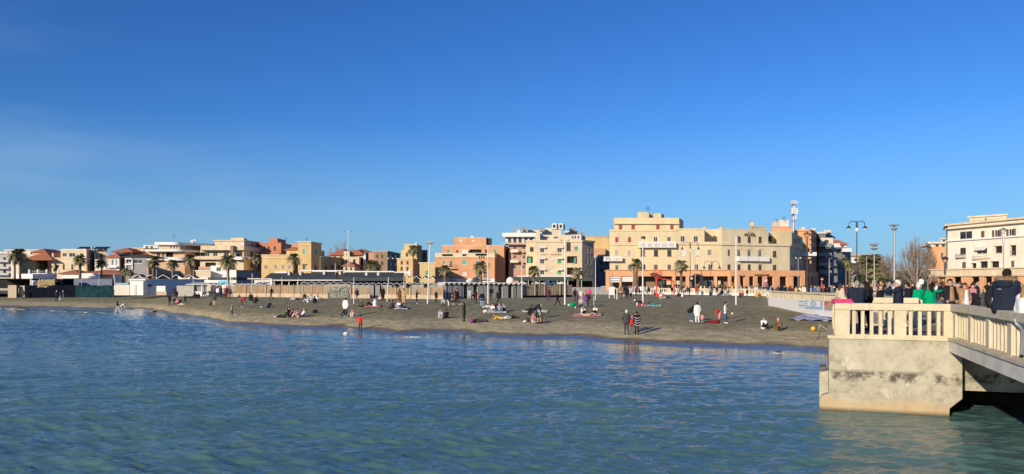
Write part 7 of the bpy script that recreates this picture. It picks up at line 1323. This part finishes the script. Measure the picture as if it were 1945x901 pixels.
m = pp(1804, 30.5, 'pockets', 8, 'black', 'jeans blue', 'man with sunglasses in black coat over brown sweater', h=1.83, bulk=1.15, coat=.35, hands=True)
wv = pp(1832, 31.0, 'pockets', 5, 'camel', 'cream', 'woman in open tan coat over white top with sunglasses', hk='long', hair='brown', h=1.68, bulk=1.15, coat=.5, hands=True)
def front_panel(o, w0, w1, z0, z1, mat, name, yf=-.17):
    a = MB(); n = 6
    for k in range(n):
        t0, t1 = -1+2*k/n, -1+2*(k+1)/n; f = lambda t, w_: (w_*t, yf+.05*t*t, 0)
        a.quad((w0*t0, yf+.03*t0*t0, z0), (w0*t1, yf+.03*t1*t1, z0), (w1*t1, yf+.03*t1*t1+.035, z1), (w1*t0, yf+.03*t0*t0+.035, z1))
    me = a.mesh(name, mat); q = bpy.data.objects.new(name, me); COL.objects.link(q); q.parent = o; sd = q.modifiers.new('s', 'SOLIDIFY'); sd.thickness = .03; sd.offset = -1; return q
front_panel(m, .11, .07, .93, 1.46, pmat('cloth', 'camel'), 'sweater'); front_panel(wv, .12, .06, .70, 1.45, pmat('cloth', 'white'), 'white_top', -.185)
for o in (m, wv):
    a = MB()
    for s_ in (-1, 1): a.ball((s_*.034, -.112, 1.615), (.03, .012, .02))
    a.box(-.01, .01, -.125, -.115, 1.615, 1.622); me = a.mesh('sunglasses', METD); q = bpy.data.objects.new('sunglasses', me); COL.objects.link(q); q.parent = o
pp(1819, 35, 'stand', 0, 'camel', 'brown', 'man in camel jacket behind the black coat and tan coat', h=1.7, vox=.022); pp(1847, 36, 'stand', 10, 'pink', 'dark grey', 'person in pink behind the tan coat', hair='dark', hk='long', h=1.66, vox=.022)
pp(1856, 33, 'bend', 200, 'black', 'black', 'person in black leaning forward right of the tan coat', h=1.75, bulk=1.2, vox=.022)
pp(1875, 23, 'stand', 200, 'dark grey', 'dark grey', 'person in plain grey coat beside the black backpack', h=1.60, bulk=1.3, hands=True)
pp(1725, 36, 'stand', 200, 'black', 'black', 'person in black behind the white haired man', h=1.68, vox=.022); pp(1672, 34, 'stand', 30, 'black', 'dark grey', 'short haired person in black left of the white haired man', h=1.6, hair='brown', vox=.022)
pp(1936, 27, 'stand', 20, 'pink', 'grey', 'pink faced person with red scarf behind the parka', hair='blond', h=1.68, vox=.022)
# seated navy parka on the bridge rail
D_ = 18.45; rz_ = DZ+1.05; sx_ = X(1910, D_); e_scale = 1.0
o = person(1911, None, 'bench', 128, 'navy', 'black', D=D_, z=rz_-.44, h=1.88, hair='dark', label='person in navy parka with fur hood sitting on the bridge rail, seen from behind', group=PG, bulk=1.45, vox=.016, hands=True, jacket=True); par = o
def local(name, mb, mat, o, mods=None):
    me = mb.mesh(name, mat, smooth=True); q = bpy.data.objects.new(name, me); COL.objects.link(q); q.parent = o; return q
a = MB(); rr = random.Random(3)
for k in range(1500):
    th = rr.uniform(-.25*math.pi, 1.25*math.pi); ph = rr.uniform(0, 6.28); rx, ry, tz = .155, .135, .055; c0 = Vector((math.cos(th)*rx, .03+math.sin(th)*ry, 1.075)); nd = Vector((math.cos(th)*math.cos(ph), math.sin(th)*math.cos(ph), math.sin(ph))); b = c0+nd*tz*.7; tp = c0+nd*(tz+rr.uniform(.01, .045))+Vector((rr.uniform(-.02, .02), 0, rr.uniform(-.02, .02))); sd = nd.cross(Vector((rr.random(), rr.random(), rr.random()))).normalized()*.007; a.tri(b-sd, b+sd, tp)
a.tube([(math.cos(t_)*.155, .03+math.sin(t_)*.135, 1.075) for t_ in np.linspace(-.25*math.pi, 1.25*math.pi, 16)], .045, 8)
local('fur_hood_trim', a, M('fur_trim', (.30, .21, .12), .95, .45, 14), o)
a = MB().ball((0, .14, .98), (.17, .10, .11), 0, 14, 10); local('hood', a, pmat('cloth', 'navy'), o)
a = MB(); a.tube([(.02+.0, .155+.045, .86), (.10, .155+.045, .865)], .008, 6); local('chest_logo', a, pmat('cloth', 'light grey'), o)
for s_ in (-.012, .012, .036):
    a = MB(); a.tube([(-.21, .05, .56+s_), (-.205, -.15, .555+s_), (-.19, -.40, .545+s_)], .008, 6); local('trouser_stripe', a, pmat('cloth', 'cream'), o)
bk_ = empty('backpack', (X(1886, 19.9), 19.9, DZ+.6), 'black backpack with pale trim beside the navy parka', 'backpack'); x = X(1886, 19.9)
a = MB().ball((x, 19.9, 3.80), (.20, .16, .34), 0, 14, 10); q = a.build('body', pmat('cloth', 'black'), bk_, smooth=True); MB().ball((x-.06, 19.77, 3.68), (.10, .07, .14), 0, 12, 8).build('pocket', pmat('cloth', 'dark grey'), bk_, smooth=True); MB().tube([(x-.12, 19.73, 3.97), (x-.14, 19.70, 3.8), (x-.12, 19.68, 3.62)], .012).build('zip_trim', pmat('cloth', 'light grey'), bk_); MB().tube([(x-.04, 19.85, 4.12), (x, 19.85, 4.19), (x+.05, 19.85, 4.12)], .015).build('handle', pmat('cloth', 'black'), bk_)
person(1950, None, 'stand', 100, 'white', 'grey', D=16.8, z=DZ, h=1.66, label='person in white sleeve cut by the right edge of the view', group=PG, bulk=1.4, vox=.02, hands=True, hk='long', hair='blond')
# pink cloth on the rail, white balloon
g0_ = P(-3.05, .2); a = MB(); rr = random.Random(1)
for k in range(3): a.prism([g0_+Vector((-.32+.03*k, -.12)), g0_+Vector((.30-.04*k, -.2)), g0_+Vector((.34-.04*k, .2)), g0_+Vector((-.28+.03*k, .22))], 3.555+.045*k, 3.595+.045*k, 0)
a.build('folded_cloth', pmat('cloth', 'hot pink'), None, label='folded hot pink cloth lying on the left end of the platform rail', cat='cloth')
e = empty('balloon', (X(1750, 36), 36, 4.05), 'crumpled white foil balloon above the person in green shirt', 'balloon'); a = MB(); rr = random.Random(8)
for k in range(7): a.ball((X(1750, 36)+rr.uniform(-.12, .12), 36+rr.uniform(-.08, .08), 4.22+rr.uniform(-.08, .12)), (rr.uniform(.08, .13), .09, rr.uniform(.07, .11)), 0, 10, 8)
a.build('envelope', WHITE, e, smooth=True); MB().tube([(X(1750, 36), 36, 4.1), (X(1748, 36), 36, 3.6)], .006, 4).build('string', WHITE, e)
# phone of the white haired man
q = MB().box(X(1688, 27), X(1688, 27)+.015, 26.9, 26.98, 3.92, 4.07).build('phone', METD, None, label='dark phone held up by the white haired man', cat='phone')

# ---- crowds, each person separately built and described
LMS = [(1176, 'below the white shop awnings'), (1207, 'near the palm before the shop awnings'), (1235, 'left of the red frame'), (1262, 'behind the red frame'), (1294, 'near the palm right of the red frame'), (1316, 'near the hooked twin lamp'), (1345, 'below the grey shop window'), (1372, 'near the leafy planter'), (1398, 'near the white lamp pole on the sand'),
       (1427, 'below the hotel lettering'), (1450, 'before the pink poster'), (1475, 'before the last arcade openings'), (1515, 'near the end of the hotel arcade'), (1540, 'near the ornate three lantern lamp'), (1561, 'near the no entry sign'), (1580, 'near the flat headed lamp'), (1610, 'behind the beige coat woman'), (1646, 'behind the man in navy'), (1665, 'near the triangular lamp'), (1698, 'near the tallest lamp post'), (1725, 'behind the white haired man'), (1750, 'behind the green shirts'), (1785, 'before the left arcade opening on the right'), (1830, 'behind the tan coat woman'), (1860, 'before the far right arcade'), (1900, 'behind the navy parka'), (1940, 'at the right edge')]
rr = random.Random(21)
tops = ['black']*7+['navy']*4+['dark grey']*4+['white']*4+['grey', 'light grey', 'light grey', 'brown', 'burgundy', 'red', 'pink', 'beige', 'cream', 'camel', 'dark green', 'jeans blue', 'light blue', 'olive', 'dark red', 'hot pink', 'orange', 'yellow']
lg = ['black']*5+['dark grey']*3+['jeans blue']*5+['grey', 'navy', 'beige', 'light grey']
def where_of(px): return min(LMS, key=lambda a: abs(a[0]-px))[1]
def crowd(n, p0, p1, D0, D1, group, poses, hs=1.68):
    for k in range(n):
        px = p0+(p1-p0)*(k+rr.uniform(.1, .9))/n; D = rr.uniform(D0, D1); x = X(px, D); hh = hs*rr.uniform(.93, 1.07)
        if rr.random() < .1: hh *= .68
        uu = V_.x*(x-C_.x)+V_.y*(D-C_.y)
        person(px, None, rr.choice(poses), rr.choice([0, 20, 60, 90, 150, 180, 200, 270, 320]), rr.choice(tops), rr.choice(lg), hair=rr.choice(['dark', 'dark', 'brown', 'brown', 'blond', 'grey']), hk=rr.choice(['short', 'short', 'long']), h=hh, D=D, z=None if D > 56 else DZ, where=where_of(px), group=group, vox=.035, bulk=rr.choice([1., 1.15]))
G_P = 'crowd on the promenade before the hotel'; G_S = 'crowd on the square and the pier'
crowd(74, 1178, 1462, 144, 166, G_P, ['stand', 'walk', 'hold', 'pockets']); crowd(26, 1400, 1590, 140, 152, G_P, ['stand', 'walk', 'pockets']); crowd(18, 1470, 1592, 88, 130, G_S, ['stand', 'walk', 'hold'])
crowd(16, 1600, 1690, 70, 120, G_S, ['stand', 'walk', 'hold']); crowd(12, 1640, 1740, 44, 66, G_S, ['stand', 'walk', 'hold']); crowd(18, 1690, 1900, 66, 120, G_S, ['stand', 'walk', 'pockets']); crowd(10, 1790, 1944, 40, 60, G_S, ['stand', 'walk'])
# single out every label
seen = {}
for o, px in PEOPLE: seen.setdefault(o['label'], []).append((px, o))
NUM = ['leftmost', 'second from left', 'third from left', 'fourth from left', 'fifth from left', 'sixth from left']
for lb, l in seen.items():
    if len(l) > 1:
        l.sort(key=lambda a: a[0])
        for k, (px, o) in enumerate(l):
            w = lb.replace(' trousers', '').split(); o['label'] = ' '.join(w)+', '+NUM[min(k, 5)]
for o, px in PEOPLE:
    w = o['label'].split()
    if len(w) > 16: o['label'] = o['label'].replace(' trousers', '').replace(' top', '')
    w = o['label'].split()
    if len(w) > 16: o['label'] = ' '.join(w[:16])

# ================================================================ THINGS ON THE SAND
def mat_on_sand(p0, p1, y0, y1, name, mat, label, cat, h=.05, skew=0):
    a = MB(); cs = [ground(p0+skew, y0), ground(p1+skew, y0), ground(p1, y1), ground(p0, y1)]; n = 8; m = 5; vs = [[None]*(n+1) for _ in range(m+1)]; rr = random.Random(int(p0))
    for j in range(m+1):
        for i in range(n+1):
            q = cs[0].lerp(cs[1], i/n).lerp(cs[3].lerp(cs[2], i/n), j/m); z = float(gz(np.array(q.x), np.array(q.y))); vs[j][i] = (q.x+rr.uniform(-.04, .04), q.y+rr.uniform(-.04, .04), z+h+rr.uniform(0, .05))
    for j in range(m):
        for i in range(n): a.quad(vs[j][i], vs[j][i+1], vs[j+1][i+1], vs[j+1][i])
    o = a.build(name, mat, None, label=label, cat=cat); s = o.modifiers.new('s', 'SOLIDIFY'); s.thickness = .02; return o
mat_on_sand(692, 722, 580.5, 584.5, 'beach_towel', pmat('cloth', 'pink'), 'pink and white towel near the pole with round foot', 'towel'); mat_on_sand(748, 775, 585, 589, 'beach_towel', WHITE, 'white towel under the people below the long coats', 'towel'); mat_on_sand(926, 962, 592, 595.5, 'beach_towel', WHITE, 'pale towel under the lilac and white sweaters', 'towel'); mat_on_sand(1090, 1142, 597, 602, 'beach_mat', pmat('cloth', 'pink'), 'large pink beach mat under three people', 'beach mat'); mat_on_sand(992, 1040, 591, 595, 'beach_towel', WHITE, 'pale towel behind the kneeling child', 'towel')
mat_on_sand(1344, 1364, 611, 615, 'beach_towel', pmat('cloth', 'red'), 'red towel between the white coat and the jeans', 'towel', skew=3); mat_on_sand(1222, 1256, 580, 583.5, 'beach_towel', pmat('cloth', 'cream'), 'cream towel behind the black and white dog', 'towel')
# striped sheet
def stripes_mat():
    m = bpy.data.materials.new('striped_cloth'); m.use_nodes = True; t = m.node_tree; b = t.nodes['Principled BSDF']; c = t.nodes.new('ShaderNodeTexCoord'); w_ = t.nodes.new('ShaderNodeTexWave'); w_.bands_direction = 'Y'; w_.inputs['Scale'].default_value = .20; w_.inputs['Distortion'].default_value = 1.2; w_.inputs['Detail'].default_value = 2; t.links.new(c.outputs['Object'], w_.inputs[0]); r = t.nodes.new('ShaderNodeValToRGB'); r.color_ramp.elements[0].color = (.22, .24, .46, 1); r.color_ramp.elements[1].color = (.52, .54, .62, 1); t.links.new(w_.outputs[0], r.inputs[0]); t.links.new(r.outputs[0], b.inputs['Base Color']); b.inputs['Roughness'].default_value = .9; return m
a = MB(); q = [ground(1527, 599.5), ground(1600, 599.5), ground(1582, 612), ground(1496, 609)]; n = 16; m = 10; rr = random.Random(3)
vs = [[None]*(n+1) for _ in range(m+1)]
for j in range(m+1):
    for i in range(n+1):
        c = q[0].lerp(q[1], i/n).lerp(q[3].lerp(q[2], i/n), j/m); vs[j][i] = (c.x, c.y, float(gz(np.array(c.x), np.array(c.y)))+.06+.08*rr.random()+.06*math.sin(i*1.3))
for j in range(m):
    for i in range(n): a.quad(vs[j][i], vs[j][i+1], vs[j+1][i+1], vs[j+1][i])
a.build('ground_sheet', stripes_mat(), None, label='large blue and white striped sheet spread on the sand beside the pier', cat='sheet', smooth=True)
def ball(px, py, r, mat, label, name='ball', cat='ball'):
    g = ground(px, py)
    if name != 'beach_bag': MB().ball((g.x, g.y, g.z+r), r, 0, 14, 10).build(name, mat, None, label=label, cat=cat, smooth=True); return
    a = MB(); rq = random.Random(int(px)); r *= .85
    for k in range(5): a.ball((g.x+rq.uniform(-.5, .5)*r, g.y+rq.uniform(-.3, .3)*r, g.z+r*rq.uniform(.4, .8)), (r*rq.uniform(.5, .8), r*.6, r*rq.uniform(.45, .7)), 0, 10, 8)
    a.tube([(g.x-r*.4, g.y, g.z+r), (g.x-r*.2, g.y, g.z+r*1.45), (g.x+r*.2, g.y, g.z+r*1.45), (g.x+r*.4, g.y, g.z+r)], r*.06, 5); a.build(name, mat, None, label=label, cat=cat, smooth=True)
ball(1544.5, 629, .17, pmat('cloth', 'yellow'), 'yellow buoy lying on the sand beside the pier', 'buoy', 'buoy'); ball(1087.5, 583, .42, pmat('cloth', 'green'), 'round green bag left of the crowd', 'beach_bag', 'bag'); ball(598, 595, .34, pmat('cloth', 'black'), 'round black bag right of the sunbathing group', 'beach_bag', 'bag'); ball(1001, 611, .30, pmat('cloth', 'dark grey'), 'dark bag left of the kneeling child', 'beach_bag', 'bag'); ball(1000-3, 612.5, .18, WHITE, 'small white bag beside the dark bag', 'beach_bag', 'bag'); ball(1082, 582, .22, WHITE, 'white bag beside the round green bag', 'beach_bag', 'bag'); ball(922, 594.5, .25, WHITE, 'white bag left of the pale towel', 'beach_bag', 'bag'); ball(1391, 598, .1, WHITE, 'small white ball right of the white jacket', 'ball', 'ball')
ball(898, 613.5, .30, pmat('cloth', 'purple'), 'purple bag right of the woman in the long coat', 'beach_bag', 'bag'); ball(894, 610, .2, pmat('cloth', 'red'), 'red bag right of the woman in the long coat', 'beach_bag', 'bag'); ball(1093, 586, .1, WHITE, 'small white cup before the crowd', 'cup', 'cup')
for px, py, c, lb in ((908, 613, 'black', 'black jacket lying right of the purple bag'), (916, 612.5, 'dark grey', 'grey black bag lying beside the black jacket'), (1242, 582, 'teal', 'crumpled teal blanket on the cream towel'), (1006, 588+4, 'black', 'black jacket on the pale towel behind the child')):
    g = ground(px, py); a = MB()
    for k in range(5): a.ball((g.x+(k-2)*.16, g.y+.08*(k % 2), g.z+.1+.04*(k % 3)), (.2, .2, .13+.03*(k % 2)), 0, 10, 8)
    a.build('clothing_heap', pmat('cloth', c), None, label=lb, cat='bag' if 'bag' in lb else 'clothing', smooth=True)
g = ground(657, 633); g = Vector((X(657, 62), 62, 0)); MB().ball((X(657, 62.6), 62.6, .06), (.22, .2, .14), 0, 12, 8).build('plastic_tub', WHITE, None, label='rounded white object in the shallow water beside the child in red', cat='float', smooth=True)
# rope with stake
a = MB(); g1, g2, g3 = ground(1556, 627), ground(1553, 645), ground(1541, 656); a.tube([(g1.x, g1.y, g1.z+.4), (g1.x, g1.y, g1.z+.1), (g2.x, g2.y, g2.z+.05), (g3.x, g3.y, g3.z+.04)], .02, 5); a.tube([(g1.x, g1.y, g1.z+.4), ground(1572, 627)], .018, 5); a.build('rope', M('pale_rope', (.5, .44, .33), .9), None, label='pale rope running down the sand beside the pier', cat='rope')
# bench and pushchair
g = ground(1375, 564); e = empty('bench', g, 'dark bench before the white promenade wall', 'bench'); MB().box(g.x-1.3, g.x+1.3, g.y-.3, g.y+.2, g.z+.38, g.z+.45).build('seat', METD, e)
for x in (-1.1, 1.0): MB().box(g.x+x, g.x+x+.08, g.y-.28, g.y+.18, g.z-.05, g.z+.38).build('leg', METD, e)
# dog
def dog(px, py, face, label):
    g = ground(px, py); a = MB(); cs = [((-.28, 0, .46), (.26, 0, .50), .12, .14, 0), ((.26, 0, .50), (.42, 0, .66), .09, .075, 0), ((.42, 0, .68), (.50, 0, .68), .08, .065, 1), ((.50, 0, .67), (.62, 0, .64), .045, .035, 1), ((-.36, 0, .50), (-.55, 0, .62), .03, .02, 1), ((.40, .06, .74), (.38, .07, .80), .028, .012, 0), ((.40, -.06, .74), (.38, -.07, .80), .028, .012, 0)]
    for y in (-.08, .08): cs += [((.24, y, .44), (.24, y, .24), .06, .035, 1), ((.24, y, .24), (.26, y, .03), .033, .028, 1), ((-.28, y, .44), (-.20, y, .28), .08, .045, 0), ((-.20, y, .28), (-.33, y, .17), .04, .028, 1), ((-.33, y, .17), (-.30, y, .03), .028, .028, 1)]
    for (p, q, r0, r1, m) in cs:
        p, q = Vector(p), Vector(q); t = (q-p).normalized(); a.tube([p-t*r0*.9, p-t*r0*.5, p, q, q+t*r1*.5, q+t*r1*.9], [r0*.4, r0*.85, r0, r1, r1*.85, r1*.4], 10)
    me = a.mesh('t', []); o = bpy.data.objects.new('t', me); COL.objects.link(o); rm = o.modifiers.new('r', 'REMESH'); rm.mode = 'VOXEL'; rm.voxel_size = .02; n = bpy.data.meshes.new_from_object(o.evaluated_get(bpy.context.evaluated_depsgraph_get())); bpy.data.objects.remove(o); n.materials.clear(); n.materials.append(pmat('cloth', 'black')); n.materials.append(pmat('cloth', 'white'))
    for p_ in n.polygons:
        c = p_.center; b = 9
        for (p, q, r0, r1, m) in cs:
            p, q = Vector(p), Vector(q); d = q-p; t = max(0, min(1, (c-p).dot(d)/d.dot(d))); ds = (c-p-d*t).length-(r0+(r1-r0)*t)
            if ds < b: b = ds; p_.material_index = m
        p_.use_smooth = True
    o = bpy.data.objects.new('dog', n); COL.objects.link(o); o.location = g; o.rotation_euler = (0, 0, R(face)); tag(o, label, 'dog')
dog(1214, 582, 185, 'black and white dog standing on the sand beside the tall spinner pole')
# foam lines where the swash breaks
def foam(pts, wd, label):
    a = MB(); rr = random.Random(len(pts)); P_ = [Vector((X(px, CH*F/(py-HY)), CH*F/(py-HY))) for px, py in pts]; Q = []
    for k in range(len(P_)-1):
        for j in range(12): Q.append(P_[k].lerp(P_[k+1], j/12))
    for k in range(len(Q)-1):
        if rr.random() < .12: continue
        w0 = wd*rr.uniform(.25, 1)*math.sin(math.pi*(k+.5)/len(Q))**.5; a.prism([Q[k]+Vector((0, -w0)), Q[k+1]+Vector((0, -w0*rr.uniform(.5, 1.2))), Q[k+1]+Vector((0, w0)), Q[k]+Vector((0, w0*rr.uniform(.5, 1.2)))], -.05, .02+.02*rr.random())
    a.build('sea_foam', M('foam', (.62, .62, .62), .9, .1, 4), None, label=label, kind='stuff')
foam([(183, 593.5), (205, 596), (228, 598.5), (246, 600)], .5, 'white foam line below the two waders'); foam([(90, 590), (110, 591.5), (128, 592)], .35, 'faint foam line near the left shore'); foam([(150, 593), (168, 594)], .3, 'short foam patch near the left shore'); foam([(334, 604), (350, 609), (362, 611)], .35, 'foam patch below the seated group'); foam([(325, 616), (345, 618), (362, 618)], .25, 'thin foam farther out'); foam([(1465, 670), (1478, 672), (1492, 671)], .12, 'small foam curl near the pier'); foam([(760, 641), (780, 640.5), (800, 641)], .05, 'thin foam near the middle shore'); foam([(0, 586.5), (40, 588), (60, 589)], .3, 'foam at the left edge of the shore')
